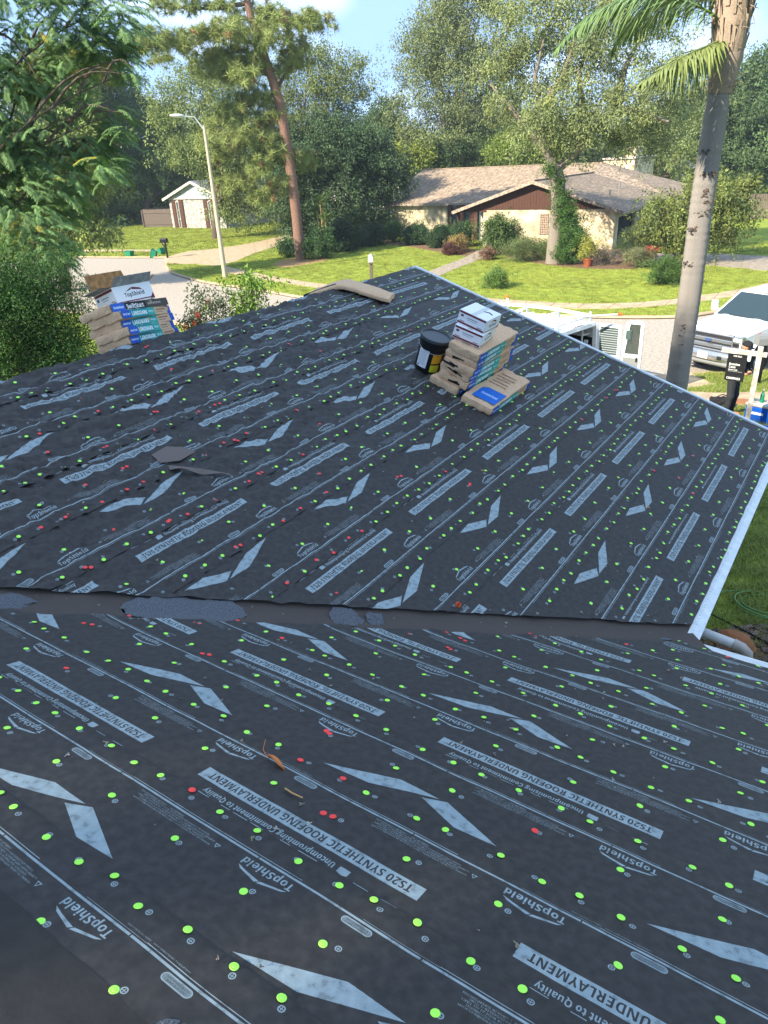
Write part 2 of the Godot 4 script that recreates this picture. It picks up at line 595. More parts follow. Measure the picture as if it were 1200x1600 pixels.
func smooth_line(l: PackedVector2Array, per := 6) -> PackedVector2Array:   # Catmull-Rom
	var o := PackedVector2Array()
	for i in l.size() - 1:
		var a := l[maxi(i - 1, 0)]
		var d := l[mini(i + 2, l.size() - 1)]
		for k in per:
			o.append(l[i].cubic_interpolate(l[i + 1], a, d, float(k) / per))
	o.append(l[l.size() - 1])
	return o
func resample(l: PackedVector2Array, n: int) -> PackedVector2Array:
	var len := 0.0
	for i in l.size() - 1:
		len += l[i].distance_to(l[i + 1])
	var o := PackedVector2Array()
	for k in n + 1:
		var want := len * k / n
		var i := 0
		while i < l.size() - 2 and want > l[i].distance_to(l[i + 1]):
			want -= l[i].distance_to(l[i + 1])
			i += 1
		o.append(l[i].lerp(l[i + 1], minf(1.0, want / maxf(1e-6, l[i].distance_to(l[i + 1])))))
	return o
func slabs(called: String, a: PackedVector2Array, b: PackedVector2Array, n: int, top: float, m: Material) -> Node3D:
	var o := Node3D.new()
	o.name = called
	o.set_meta("kind", "structure")
	add_child(o, true)
	var p := resample(a, n)
	var q := resample(b, n)
	for k in n:
		var e := 0.012
		var dy := rf(-0.004, 0.006)
		part(o, "slab", plate(PackedVector2Array([p[k].lerp(p[k + 1], e), p[k].lerp(p[k + 1], 1 - e), q[k].lerp(q[k + 1], 1 - e), q[k].lerp(q[k + 1], e)]), top + dy, top - 0.1), m)
	return o
func kerb_sweep(l: PackedVector2Array, side: float) -> MB:   # rolled kerb and gutter along a line; side = +1 when the lot lies left of the line
	var m := MB.new()
	var prof := [Vector2(-0.42, -0.592), Vector2(-0.16, -0.588), Vector2(-0.10, -0.56), Vector2(-0.03, -0.50), Vector2(0.02, -0.485), Vector2(0.16, -0.483), Vector2(0.17, -0.56)]
	var P: Array = []
	for i in l.size():
		var d := (l[mini(i + 1, l.size() - 1)] - l[maxi(i - 1, 0)]).normalized()
		var nrm := Vector2(d.y, -d.x) * side
		var row := PackedVector3Array()
		for q in prof:
			var p: Vector2 = l[i] + nrm * q.x
			row.append(Vector3(p.x, q.y, p.y))
		P.append(row)
	m.grid(P, [], side > 0)
	return m
var lots: Array = []      # lawns across the street, as polygons in x, z
var hard: Array = []      # what no grass grows on
func ground_and_street() -> void:
	var m := MB.new()
	# one sheet to the horizon, finer where the lot falls to the street
	var xs: Array = [-260.0, -160.0, -100.0, -60.0, -40.0, -30.0]
	for i in 66:
		xs.append(-24.0 + i * 0.7)
	xs.append_array([26.0, 32.0, 45.0, 70.0, 120.0, 240.0])
	var zs: Array = [-300.0, -160.0, -90.0, -60.0, -45.0, -35.0]
	for i in 56:
		zs.append(-29.0 + i * 0.45)
	zs.append_array([-3.0, 0.0, 6.0, 15.0, 30.0, 60.0, 120.0, 220.0])
	var P: Array = []
	for z in zs:
		var row := PackedVector3Array()
		for x in xs:
			var y := gnd(x, z)
			if z > -14 and z < -2 and x > -12 and x < 12:
				y += 0.015 * n_a.get_noise_2d(x * 0.7, z * 0.7)
			row.append(Vector3(x, y, z))
		P.append(row)
	m.grid(P)
	struct("ground", m, M.lawn_soil)
	# street, spreading into a turning circle at its left end
	var kf := smooth_line(px_line([[1290, 440], [1200, 470], [1110, 488], [1040, 495], [900, 494], [770, 488], [640, 479], [500, 468], [400, 452], [330, 442], [300, 435], [272, 426], [262, 416], [264, 409]]))
	var kl := smooth_line(px_line([[262, 402], [180, 402], [110, 402], [40, 407], [-60, 420], [-150, 450]]))
	var near := PackedVector2Array()
	for x in [-70.0, -40.0, -20.0, -10.0, -4.46, -3.0, -1.0, 2.0, 6.0, 12.0]:
		near.append(Vector2(x, kerb_z(x)))
	var st := near.duplicate()
	st.append_array(PackedVector2Array([Vector2(20, -60), Vector2(4, -62), Vector2(-110, -62), Vector2(-110, -16.3)]))
	struct("street", plate(st, -0.6, -0.64), M.asphalt)
	var lot := PackedVector2Array([Vector2(10, -60)])
	lot.append_array(kf)
	lot.append_array(px_line([[264, 405], [262, 402.5]]))
	lot.append_array(kl)
	lot.append_array(PackedVector2Array([Vector2(-150, -30), Vector2(-170, -150), Vector2(60, -150)]))
	lots.append(lot)
	struct("far_lawn", plate(lot, -0.505, -0.62), M.lawn_soil)
	struct("kerb", kerb_sweep(kf, 1.0), M.concrete)
	struct("kerb", kerb_sweep(kl, 1.0), M.concrete)
	struct("kerb", kerb_sweep(near, -1.0), M.concrete)
	# pavements of the lots across the street
	var swl := smooth_line(px_line([[1290, 424], [1200, 452], [1100, 470], [1000, 480], [900, 482], [790, 475], [700, 467], [520, 452], [430, 440], [345, 424]], -0.49))
	var swu := smooth_line(px_line([[1290, 413], [1200, 442], [1100, 461], [1000, 472], [900, 474], [780, 467], [690, 459], [520, 445], [430, 432], [352, 416]], -0.49))
	slabs("pavement", swl, swu, 34, -0.49, M.concrete)
	hard.append(ring(swl, swu))
	var s2a := smooth_line(px_line([[100, 393], [180, 393], [250, 393]], -0.49))
	var s2b := smooth_line(px_line([[100, 390], [180, 390], [250, 390]], -0.49))
	slabs("pavement", s2a, s2b, 9, -0.49, M.concrete)
	hard.append(ring(s2a, s2b))
	# drive of the grey house, from its apron up to the right
	var da := smooth_line(px_line([[257, 403], [290, 393], [340, 388], [400, 378], [450, 366], [500, 352]], -0.494))
	var db := smooth_line(px_line([[264, 412], [300, 412], [350, 414], [405, 393], [460, 377], [520, 360]], -0.494))
	slabs("driveway", da, db, 12, -0.494, M.concrete)
	hard.append(ring(da, db))
	# drive of the house across the street
	var ra := smooth_line(px_line([[1000, 396], [1110, 396], [1200, 400], [1300, 402]], -0.494))
	var rb := smooth_line(px_line([[1000, 408], [1110, 415], [1200, 423], [1300, 428]], -0.494))
	slabs("driveway", ra, rb, 7, -0.494, M.concrete_old)
	hard.append(ring(ra, rb))
	# garden path to the front door
	var wa := smooth_line(px_line([[752, 388], [728, 401], [690, 416], [650, 432], [610, 450]], -0.492))
	var wb := smooth_line(px_line([[775, 391], [752, 404], [712, 420], [680, 434], [640, 453]], -0.492))
	slabs("garden_path", wa, wb, 11, -0.492, M.concrete_old)
	hard.append(ring(wa, wb))
	# beds
	var bed := smooth_line(px_line([[770, 396], [820, 410], [900, 420], [980, 422], [1014, 416], [1000, 398], [955, 388], [840, 380], [770, 382], [770, 396]]), 4)
	struct("mulch_bed", plate(bed, -0.497, -0.55), M.mulch)
	hard.append(bed)
	var bed2 := smooth_line(px_line([[600, 372], [640, 380], [720, 386], [748, 396], [728, 402], [690, 396], [640, 387], [600, 382], [600, 372]]), 4)
	struct("mulch_bed", plate(bed2, -0.497, -0.55), M.mulch)
	hard.append(bed2)
	var straw := smooth_line(px_line([[425, 414], [450, 406], [500, 404], [510, 408], [470, 416], [440, 419], [425, 414]]), 4)
	struct("pine_straw", plate(straw, -0.499, -0.55), M.dry_straw)
	hard.append(straw)
	# near side: apron, pavement, drive under the van
	var apron := PackedVector2Array([Vector2(-11.5, -16.25), Vector2(-4.4, -16.25), Vector2(-3.3, -16.9), Vector2(-2.6, -16.1), Vector2(-3.6, -14.6), Vector2(-4.4, -11.0), Vector2(-5.2, -8.6), Vector2(-11.5, -8.6)])
	struct("near_driveway", drape(apron, 0.012), M.concrete)
	var nsw := PackedVector2Array([Vector2(-3.58, -14.62), Vector2(-2.62, -16.05), Vector2(-1.2, -16.5), Vector2(3.5, -19.4), Vector2(4.2, -18.2), Vector2(-0.9, -15.0), Vector2(-2.2, -14.1), Vector2(-3.9, -13.2)])
	nsw = PackedVector2Array([Vector2(-4.0, -12.9), Vector2(-3.5, -14.9), Vector2(-2.3, -15.2), Vector2(3.5, -18.4), Vector2(4.0, -17.2), Vector2(-1.6, -13.9)])
	struct("near_pavement", drape(nsw, 0.018), M.concrete)
	hard.append(apron)
	hard.append(nsw)
	# mulch along our house's eave, and bark chips on it
	var chips := PackedVector2Array([Vector2(-0.62, -3.5), Vector2(0.2, -4.15), Vector2(0.9, -4.35), Vector2(2.6, -4.2), Vector2(3.5, -1.0), Vector2(3.5, -0.1), Vector2(-0.62, -0.1)])
	struct("mulch_bed", drape(chips, 0.015, 0.5), M.mulch)
	hard.append(chips)
	var cm := MB.new()
	for i in 6:
		cm.ball(Vector3(rf(-0.03, 0.03), rf(0, 0.01), rf(-0.02, 0.02)), Vector3(rf(0.02, 0.04), 0.007, rf(0.008, 0.014)), 3, 5)
	var xf: Array = []
	var cl: Array = []
	for i in 5200:
		var p := Vector2(rf(-0.6, 3.4), rf(-4.3, -0.2))
		if Geometry2D.is_point_in_polygon(p, chips):
			xf.append(Transform3D(Basis.from_euler(Vector3(rf(-0.4, 0.4), rf(0, TAU), rf(-0.4, 0.4))).scaled(Vector3.ONE * rf(0.6, 1.5)), Vector3(p.x, gnd(p.x, p.y) + 0.022, p.y)))
			var b := rf(0.05, 0.26)
			cl.append(Color(b * 1.15, b * 0.86, b * 0.70))
	scatter(self, "bark_chips", cm.mesh(), xf, cl, M.blade, true)
func ring(a: PackedVector2Array, b: PackedVector2Array) -> PackedVector2Array:
	var o := a.duplicate()
	var r := b.duplicate()
	r.reverse()
	o.append_array(r)
	return o
func scatter(parent: Node, called: String, mesh: Mesh, xf: Array, cols: Array, m: Material, top := false) -> MultiMeshInstance3D:
	var mm := MultiMesh.new()
	mm.transform_format = MultiMesh.TRANSFORM_3D
	mm.use_colors = true
	mm.mesh = mesh
	mm.instance_count = xf.size()
	for i in xf.size():
		mm.set_instance_transform(i, xf[i])
		mm.set_instance_color(i, cols[i])
	var o := MultiMeshInstance3D.new()
	o.name = called
	o.multimesh = mm
	o.material_override = m
	o.set_meta("kind", "stuff")
	parent.add_child(o, true)
	leafcount += xf.size()
	return o

# ---------------------------------------------------------------- our house and its felted roof
const CS := 0.944857        # cosine and sine of the roof's pitch
const SN := 0.327467
const PM := 0.8736          # print repeat across the roll
const QM := 1.21838         # and along it
func pB(d: float, w: float, h := 0.0) -> Vector3:
	return Vector3(-w * CS + SN * h, EY + w * SN + CS * h, -d)
func pA(a: float, w: float, h := 0.0) -> Vector3:     # a runs the way the print reads, to -x
	return Vector3(-a, EY + w * SN + CS * h, w * CS - SN * h)
func ripple(a: float, w: float, far: bool) -> float:
	var r := 0.0022 * n_a.get_noise_2d(a * 1.6 + 31.0, w * 5.0)
	if far:
		var k := smoothstep(1.2, 4.6, w) * smoothstep(4.2, 1.0, a) 
		var s := n_a.get_noise_2d(a * 1.3 + w * 1.1, (w - a * 0.45) * 7.0)
		r += (0.004 + 0.032 * k) * (1.0 - absf(s) * 3.0) * 0.6
		r += 0.012 * k * n_b.get_noise_2d(a * 0.9, w * 9.0)
	else:
		r += 0.003 * n_b.get_noise_2d(a * 2.1, w * 2.0 + 7.0)
		var near := smoothstep(2.4, 0.6, w)
		r += 0.004 * near * absf(n_a.get_noise_2d(a * 1.2 + 3.0, w * 6.0))
	return maxf(r, -0.010)
func felt_tile() -> StandardMaterial3D:
	var w := 2048
	var h := 1468
	var k := w / 1.562
	var im := Image.create(w, h, false, Image.FORMAT_L8)
	var ink := Color.WHITE
	var x0 := func(u: float) -> float: return fposmod(u, 1.562) * k
	var yv := func(v: float) -> float: return (1.12 - v) * k
	for row in [0, 1]:
		var vl: float = 0.15 if row == 0 else 0.71          # the overlap line
		var lg: float = 1.08 if row == 0 else 0.0            # the word mark's left end
		var y: float = yv.call(vl)
		im.fill_rect(Rect2i(0, int(y - 8), w, 13), ink)
		im.fill_rect(Rect2i(0, int(y + 16), int(w * 0.62), 4), ink)
		im.fill_rect(Rect2i(int(w * 0.62), int(y + 14), int(w * 0.2), 2), ink)
		for g in [0.13, 0.66]:
			im.fill_rect(Rect2i(int(w * g), int(y - 9), 8, 15), Color.BLACK)
		for shift in [0.0, -1.562]:
			img_logo(im, Rect2((lg + shift) * k, yv.call(vl + 0.112), 0.245 * k, 0.098 * k), ink)
			# pill
			var pu: float = (lg - 0.365 + shift) * k if row == 0 else (lg + 1.562 - 0.345 + shift) * k
			var py: float = yv.call(vl + 0.048)
			img_pill(im, Rect2(pu, py, 0.128 * k, 0.034 * k), ink, Color(0, 0, 0))
			img_text(im, "STAPLES NOT RECOMMENDED", "sans", Rect2(pu + 22, py + 9, 0.128 * k - 44, 10), Color(0.2, 0.2, 0.2))
			img_text(im, "NO SE RECOMIENDAN GRAPAS", "sans", Rect2(pu + 22, py + 24, 0.128 * k - 44, 10), Color(0.2, 0.2, 0.2))
			# warning triangle and small print
			var tu: float = (lg + 0.36 + shift) * k
			var ty: float = yv.call(vl + 0.075)
			img_poly(im, PackedVector2Array([Vector2(tu, ty + 32), Vector2(tu + 18, ty), Vector2(tu + 36, ty + 32)]), ink)
			img_poly(im, PackedVector2Array([Vector2(tu + 8, ty + 27), Vector2(tu + 18, ty + 9), Vector2(tu + 28, ty + 27)]), Color.BLACK)
			var lines := ["WARNING: FOLLOW ALL SAFETY AND FALL PROTECTION RULES WHEN WALKING ON ROOFS", "ADVERTENCIA: SIGA TODAS LAS NORMAS DE SEGURIDAD EN TECHOS Y CUBIERTAS", "SLIPPERY WHEN WET OR DUSTY. USE CAUTION ON THE ROOF AT ALL TIMES", "RESBALADIZO CUANDO HAY AGUA O POLVO. TENGA CUIDADO EN EL TECHO"]
			for i in 4:
				img_text(im, lines[i], "sans", Rect2(tu + 50 + 60 * (i % 2), ty - 6 + i * 17, 0.46 * k - 90 * (i % 2), 11), ink)
			img_text(im, "OVERLAP LINE  |  LINEA DE SUPERPOSICION", "sans", Rect2(tu + 320, y - 38, 0.26 * k, 15), ink)
			img_text(im, "OVERLAP FOR ALL UNDERLAYMENT LAYERS  |  CHAPA CON TECHO A CAPAS", "sans", Rect2((lg - 0.30 + shift) * k, y + 30, 0.30 * k, 9), ink)
	for i in 8:
		for v in [0.042, 0.62]:
			for s in [0.0, -1.562]:
				img_mark(im, Vector2((0.09 + i * 1.562 / 8 + s) * k, yv.call(v + 0.008 * (i % 2))), ink)
	for i in 4:
		for v in [0.292, 0.86]:
			for s in [0.0, -1.562]:
				img_mark(im, Vector2((0.10 + i * 1.562 / 4 + s) * k, yv.call(v)), ink)
	# title bar with its dark lettering, the motto, the dashes
	var bar := Rect2(0, yv.call(0.479), 1.174 * k, 0.078 * k)
	im.fill_rect(Rect2i(bar), ink)
	img_text(im, "TS20 SYNTHETIC ROOFING UNDERLAYMENT", "sans-bold", Rect2(0.045 * k, bar.position.y + 21, 1.083 * k, bar.size.y - 42), Color.BLACK)
	img_text(im, "Uncompromising Commitment to Quality", "sans-bold", Rect2(0.345 * k, yv.call(0.555), 0.725 * k, 0.046 * k), ink)
	img_poly(im, PackedVector2Array([Vector2(0.272 * k, yv.call(0.522)), Vector2(0.272 * k, yv.call(0.556)), Vector2(0.292 * k, yv.call(0.562)), Vector2(0.322 * k, yv.call(0.556)), Vector2(0.322 * k, yv.call(0.522))]), ink)
	for d in [[1.079, 1.012], [0.94, 0.886], [0.868, 0.783], [0.766, 0.692], [0.602, 0.548], [0.506, 0.409], [0.233, 0.164], [0.109, 0.036]]:
		im.fill_rect(Rect2i(int(d[1] * k), int(yv.call(0.564)), int((d[0] - d[1]) * k), 5), ink)
	# the big chevron
	for l in [[[0, .135], [.2, .15], [.42, .055], [.31, 0]], [[.35, .005], [.57, .0], [.93, .15], [.67, .132]]]:
		var p := PackedVector2Array()
		for q in l:
			p.append(Vector2((0.60 + q[0]) * k, yv.call(0.945 + q[1])))
		img_poly(im, p, ink)
	# cloth and worn ink
	var f := FastNoiseLite.new()
	f.seed = 3
	f.frequency = 0.012
	f.fractal_octaves = 5
	var wear: PackedByteArray = f.get_seamless_image(w, h).get_data()
	f.seed = 8
	f.frequency = 0.35
	f.fractal_octaves = 2
	var speck: PackedByteArray = f.get_seamless_image(w, h).get_data()
	var mask: PackedByteArray = im.get_data()
	var px := PackedByteArray()
	px.resize(w * h * 3)
	var j := 0
	for i in w * h:
		var s := speck[i]
		var e := wear[i]
		if mask[i] > 40:
			var c := 104 + (s >> 2) + (e >> 3)
			if e < 76 and s < 128:
				c -= 34
			c = c * mask[i] / 255
			px[j] = c * 29 / 32
			px[j + 1] = c
			px[j + 2] = mini(255, c * 33 / 32)
		else:
			var c := 26 + (s >> 5) + (e * 3 >> 5)
			if s > 247:
				c += 22
			px[j] = c + 6
			px[j + 1] = c + 3
			px[j + 2] = c + 1
		j += 3
	var m := mat("felt", Color.WHITE, 0.6)
	m.albedo_texture = ImageTexture.create_from_image(Image.create_from_data(w, h, false, Image.FORMAT_RGB8, px))
	m.metallic_specular = 0.45
	return m
func img_mark(im: Image, c: Vector2, col: Color) -> void:
	var ro := 17.0
	var ri := 11.5
	for i in 20:
		var a := TAU * i / 20
		var b := TAU * (i + 1) / 20
		var p := c + Vector2(cos(a), sin(a)) * ro
		var q := c + Vector2(cos(b), sin(b)) * ro
		var r := c + Vector2(cos(b), sin(b)) * ri
		var s := c + Vector2(cos(a), sin(a)) * ri
		img_tri(im, p, q, r, col)
		img_tri(im, p, r, s, col)
	im.fill_rect(Rect2i(int(c.x - 10), int(c.y - 2), 21, 4), col)
	im.fill_rect(Rect2i(int(c.x - 2), int(c.y - 10), 4, 21), col)
func img_pill(im: Image, r: Rect2, col: Color, inner: Color) -> void:
	for pass_ in 2:
		var e := 0.0 if pass_ == 0 else 5.0
		var q := r.grow(-e)
		var rad := q.size.y / 2
		var p := PackedVector2Array()
		for i in 9:
			var a := PI / 2 + PI * i / 8
			p.append(q.position + Vector2(rad + cos(a) * rad, rad - sin(a) * rad))
		for i in 9:
			var a := -PI / 2 + PI * i / 8
			p.append(q.position + Vector2(q.size.x - rad + cos(a) * rad, rad - sin(a) * rad))
		img_poly(im, p, col if pass_ == 0 else Color(0.78, 0.78, 0.78))

var nails: Array = []     # [transform, is red]
func felt_strip(far: bool, w0: float, w1: float, u0: float, vbase: float, slope: Node3D, top_cut: float) -> void:
	# one course of underlayment: from its lapped lower edge w0 to w1 (+ a hidden lap), cut along the valley
	var lap := minf(0.06, top_cut - w1) if w1 < top_cut else 0.0
	var n := 13
	var P: Array = []
	var U: Array = []
	var ends_a := 4.375 if far else 9.6
	for i in n + 1:
		var t := float(i) / n
		var w := lerpf(w0, w1 + lap, t)
		var a0: float
		var rag := 0.022 * n_a.get_noise_2d(w * 3.0, 5.0 if far else 9.0) + 0.012 * n_b.get_noise_2d(w * 17.0, 2.0)
		if far:
			a0 = 0.195 - w * CS + rag
		else:
			a0 = -9.0
			ends_a = w * CS - 0.105 + rag
		var cols := int((ends_a - a0) / 0.042)
		cols = 230
		var row := PackedVector3Array()
		var uvr := PackedVector2Array()
		for j in cols + 1:
			var s := float(j) / cols
			var a := lerpf(a0, ends_a, s)
			var we := w
			if i == 0:
				we += 0.006 * n_b.get_noise_2d(a * 2.3, w0 * 7.0)
			var hh := 0.012 + 0.010 * (1.0 - t) + ripple(a, we, far)
			# the raw edge at the valley lifts a little
			var edge := (a - a0) if far else (ends_a - a)
			hh += 0.014 * exp(-edge * 14.0) * (0.5 + n_a.get_noise_2d(w * 4.0, 1.0))
			if i == 0:
				hh -= 0.006
			row.append(pB(a, we, hh) if far else pA(a, we, hh))
			uvr.append(Vector2((a - u0) / QM, 1.0 - (vbase + (we - w0) / US) / 1.12))
		P.append(row)
		U.append(uvr)
	var m := MB.new()
	m.grid(P, U, not far)
	part(slope, "underlayment_strip", m, M.felt)
	# cap nails beside the printed marks: a close row along the lap, a sparse row mid-way
	for row in [[0.0325, 0.1523, 0.09], [0.227, 0.3046, 0.10]]:
		var wr: float = w0 + row[0]
		if wr > w1 - 0.02:
			continue
		var a0: float = (0.195 - wr * CS) if far else -9.0
		var a1: float = 4.35 if far else wr * CS - 0.10
		var k := int(floor((a0 - u0) / row[1])) + 1
		while true:
			var am: float = u0 + row[2] * US + k * row[1]
			k += 1
			if am > a1:
				break
			if am < a0 + 0.03:
				continue
			var a := am + (rf(0.012, 0.045) if rng.randf() < 0.7 else -rf(0.0, 0.03))
			var w := wr + rf(-0.022, 0.016)
			var pr: float
			if far:
				pr = 0.03 + 0.42 * smoothstep(0.9, -1.6, a) * smoothstep(1.0, 2.4, w) * smoothstep(5.2, 4.0, w)
			else:
				pr = 0.05 + 0.5 * smoothstep(0.5, 0.12, a1 - a)
			var red := rng.randf() < pr
			var reps := 2 if red and rng.randf() < 0.25 else 1
			for r in reps:
				var aa := a + r * rf(0.02, 0.045)
				var ww := w + r * rf(-0.02, 0.02)
				var hh := 0.0135 + 0.010 * (1.0 - (ww - w0) / (w1 - w0)) + ripple(aa, ww, far)
				var p := pB(aa, ww, hh) if far else pA(aa, ww, hh)
				var up := Vector3(SN, CS, 0) if far else Vector3(0, CS, -SN)
				up = (up + Vector3(rf(-0.1, 0.1), 0, rf(-0.1, 0.1))).normalized()
				var sd := up.cross(Vector3.FORWARD).normalized()
				nails.append([Transform3D(Basis(sd, up, sd.cross(up)).rotated(up, rf(0, TAU)), p), red])
func cap_mesh() -> ArrayMesh:
	var m := MB.new()
	m.lathe(Transform3D(), [Vector2(0.0126, 0.0), Vector2(0.0126, 0.0009), Vector2(0.0108, 0.0019), Vector2(0.0062, 0.0015), Vector2(0.0050, 0.0024), Vector2(0.0, 0.0026)], 14)
	return m.mesh()
func blob_patch(fn: Callable, a0: float, a1: float, w0: float, w1: float, seed_: float, h := 0.006) -> MB:
	# a smear of sealant: uneven outline, thin, thicker in ridges
	var m := MB.new()
	var P: Array = []
	var n := 34
	for i in n + 1:
		var row := PackedVector3Array()
		var t := float(i) / n
		var lo := w0 + (w1 - w0) * 0.16 * (n_a.get_noise_2d(t * 5.0, seed_) + 0.15 * n_b.get_noise_2d(t * 11.0, seed_)) 
		var hi := w1 + (w1 - w0) * 0.20 * (n_a.get_noise_2d(t * 5.0, seed_ + 9.0) + 0.15 * n_b.get_noise_2d(t * 11.0, seed_ + 3.0))
		var sq := sqrt(maxf(0.0, 1.0 - pow(absf(2 * t - 1), 5.0)))
		var mid := (lo + hi) / 2
		lo = lerpf(mid, lo, sq)
		hi = lerpf(mid, hi, sq)
		for j in 9:
			var s := float(j) / 8
			var w := lerpf(lo, hi, s)
			var a := lerpf(a0, a1, t) + 0.03 * n_a.get_noise_2d(s * 4.0, seed_ + t)
			var e := 0.0 if j == 0 or j == 8 or i == 0 or i == n else 0.003 + 0.0015 * n_b.get_noise_2d(t * 30.0, s * 9.0 + seed_)
			row.append((fn as Callable).call(a, w, h + e))
		P.append(row)
	m.grid(P)
	return m
func our_house() -> void:
	felt_tile()
	var h := thing("felted_house", "house under our feet, its valley roof covered in black printed underlayment", "house", at(Vector3(-4.87, 0, 3.0)))
	var inv := h.transform.affine_inverse()
	# walls
	var wl := MB.new()
	var top := EY - 0.16
	wl.box(at(Vector3(-4.87, top / 2 - 0.4, 2.5)), Vector3(8.74, top + 0.8, 12.9))
	wl.box(at(Vector3(0.25, top / 2 - 0.4, 5.05)), Vector3(17.0, top + 0.8, 8.9))
	var gp := PackedVector2Array([Vector2(-9.2, top), Vector2(-0.5, top), Vector2(-4.87, top + 4.35 * SL)])
	wl.prism(Transform3D(Basis(), Vector3(0, 0, -3.87)), gp, 0.12)
	part(h, "wall", wl, M.stucco_own).transform = inv
	# decks of the four slopes
	var RX := -4.87
	var RY := EY + 4.87 * SL
	var slope_b := MeshInstance3D.new()
	var slope_a := MeshInstance3D.new()
	for s in [[slope_b, [V(0, EY, -4.385), V(0, EY, 0), V(RX, RY, 4.87), V(RX, RY, -4.385)]], [slope_a, [V(0, EY, 0), V(9.6, EY, 0), V(9.6, RY, 4.87), V(RX, RY, 4.87)]]]:
		var m := MB.new()
		var q: Array = s[1]
		var dn := Vector3(0, -0.03, 0)
		m.quad(q[0] + dn * 0.1, q[3] + dn * 0.1, q[2] + dn * 0.1, q[1] + dn * 0.1)
		m.quad(q[0] + dn, q[1] + dn, q[2] + dn, q[3] + dn)
		for i in 4:
			m.quad(q[i] + dn, q[(i + 1) % 4] + dn, q[(i + 1) % 4] + dn * 0.1, q[i] + dn * 0.1)
		var o: MeshInstance3D = s[0]
		o.mesh = m.mesh()
		o.material_override = M.plywood
		o.name = "roof_slope"
		h.add_child(o, true)
		o.transform = inv
	var bm := MB.new()   # the slopes that fall away behind the ridges
	bm.quad(V(RX, RY - 0.004, -4.385), V(RX - 4.87, EY, -4.385), V(RX - 4.87, EY, 9.74), V(RX, RY - 0.004, 4.87))
	bm.quad(V(RX, RY - 0.004, 4.87), V(RX - 4.87, EY, 9.74), V(9.6, EY, 9.74), V(9.6, RY - 0.004, 4.87))
	var back := part(h, "roof_slope", bm, M.plain_felt)
	back.transform = inv
	# courses of the slope beyond the valley
	var dB := [-0.40311, -0.56429, -1.62712, -2.20037, -2.07968, -1.76239, -1.2]
	var chevB := [0.348, 0.32, 0.85, 0.137, 1.03, 1.1, 0.2]
	var ridge := 5.155
	for k in 7:
		var bc := (0.4557 + k * 1.12) * US
		if k < 6:
			felt_strip(true, maxf(0.036, bc - 0.44 * US), bc + 0.13 * US, dB[k], 0.0, slope_b, ridge)
			felt_strip(true, bc + 0.13 * US, minf(bc + 0.68 * US, ridge), dB[k] + (chevB[k] - 0.60) * US, 0.57, slope_b, ridge)
	# courses of the slope under our feet
	var uA := [0.45, 0.20387, 0.93293, 0.88091, 1.38953, 1.073, 0.9]
	var logA := [0.9, 0.43, 1.48, 1.517, 0.375, 0.8, 0.2]
	for k in 6:
		var bc := (1.0789 + (k - 1) * 1.12) * US
		if k > 0:
			felt_strip(false, bc - 0.44 * US, bc + (0.13 if k < 5 else -0.085) * US, uA[k], 0.0, slope_a, ridge)
		if k == 5:
			break
		felt_strip(false, maxf(0.125, bc + 0.13 * US), minf(bc + 0.68 * US, ridge), uA[k] + logA[k] * US, 0.57, slope_a, ridge)
	# plain sheet along the ridge behind us, lapped over the printed courses
	var rs := MB.new()
	var RP: Array = []
	for i in 9:
		var row := PackedVector3Array()
		var w := lerpf(5.559 * US - 0.10, ridge, i / 8.0)
		for j in 160:
			var a := lerpf(-9.0, w * CS - 0.10, j / 159.0)
			row.append(pA(a, w + (0.012 * n_b.get_noise_2d(a * 4.0, 3.0) if i == 0 else 0.0), 0.016 if i == 0 else 0.022 + 0.008 * n_a.get_noise_2d(a * 2.0, w * 4.0)))
		RP.append(row)
	rs.grid(RP, [], true)
	part(slope_a, "ridge_sheet", rs, M.plain_felt)
	# bare valley membrane
	var vm := MB.new()
	var P: Array = []
	for i in 60:
		var row := PackedVector3Array()
		var t := -0.05 + 4.92 * i / 59.0
		for e in [-0.34, -0.2, -0.08, -0.02, 0.02, 0.08, 0.2, 0.34]:
			var x: float = -t + e * 0.7
			var z: float = t + e * 0.7
			# e < 0 lies on the far slope, e > 0 on ours; soft in the crease
			var y := maxf(EY - SL * x, EY + SL * z) + (0.004 if absf(e) < 0.15 else -0.001)
			if absf(e) < 0.05:
				y += 0.012
			y += 0.0012 * n_a.get_noise_2d(t * 3.0, e * 8.0)
			row.append(V(x, y, z))
		P.append(row)
	vm.grid(P, [], false)
	part(h, "valley_membrane", vm, M.membrane).transform = inv
	for s in [[2.08, 2.54, -0.02, 0.16], [1.60, 1.72, 0.0, 0.12], [1.50, 1.575, 0.02, 0.11], [2.86, 3.3, 0.02, 0.12]]:
		var fn := func(a: float, e: float, hh: float) -> Vector3:
			var x: float = -a + e * 0.7 - 0.05
			var z: float = a + e * 0.7 - 0.05
			return V(x, maxf(EY - SL * x, EY + SL * z) + hh + 0.012, z)
		part(h, "sealant_patch", blob_patch(fn, s[0], s[1], s[2] - 0.05, s[3] - 0.03, s[0] * 7.0), M.sealant).transform = inv
	var fa := func(a: float, w: float, hh: float) -> Vector3: return pA(a, w, hh)
	for s in [[0.10, 0.42, 0.08, 0.19], [0.30, 0.42, 4.20, 4.36]]:
		part(h, "sealant_patch", blob_patch(fa, s[0], s[1], s[2], s[3], s[0] * 5.0 + 2.0, 0.018), M.sealant).transform = inv
	# white drip edge: eaves and the far gable, with their little nails
	var de := MB.new()
	de.box(Transform3D(Basis(Vector3(0, 0, 1), deg_to_rad(-19.1)), V(0.006, EY + 0.000, -2.2)), V(0.088, 0.005, 4.40))
	de.box(at(V(-0.001, EY - 0.018, -2.2)), V(0.004, 0.04, 4.40))
	part(h, "drip_edge", de, M.white_metal).transform = inv
	de = MB.new()
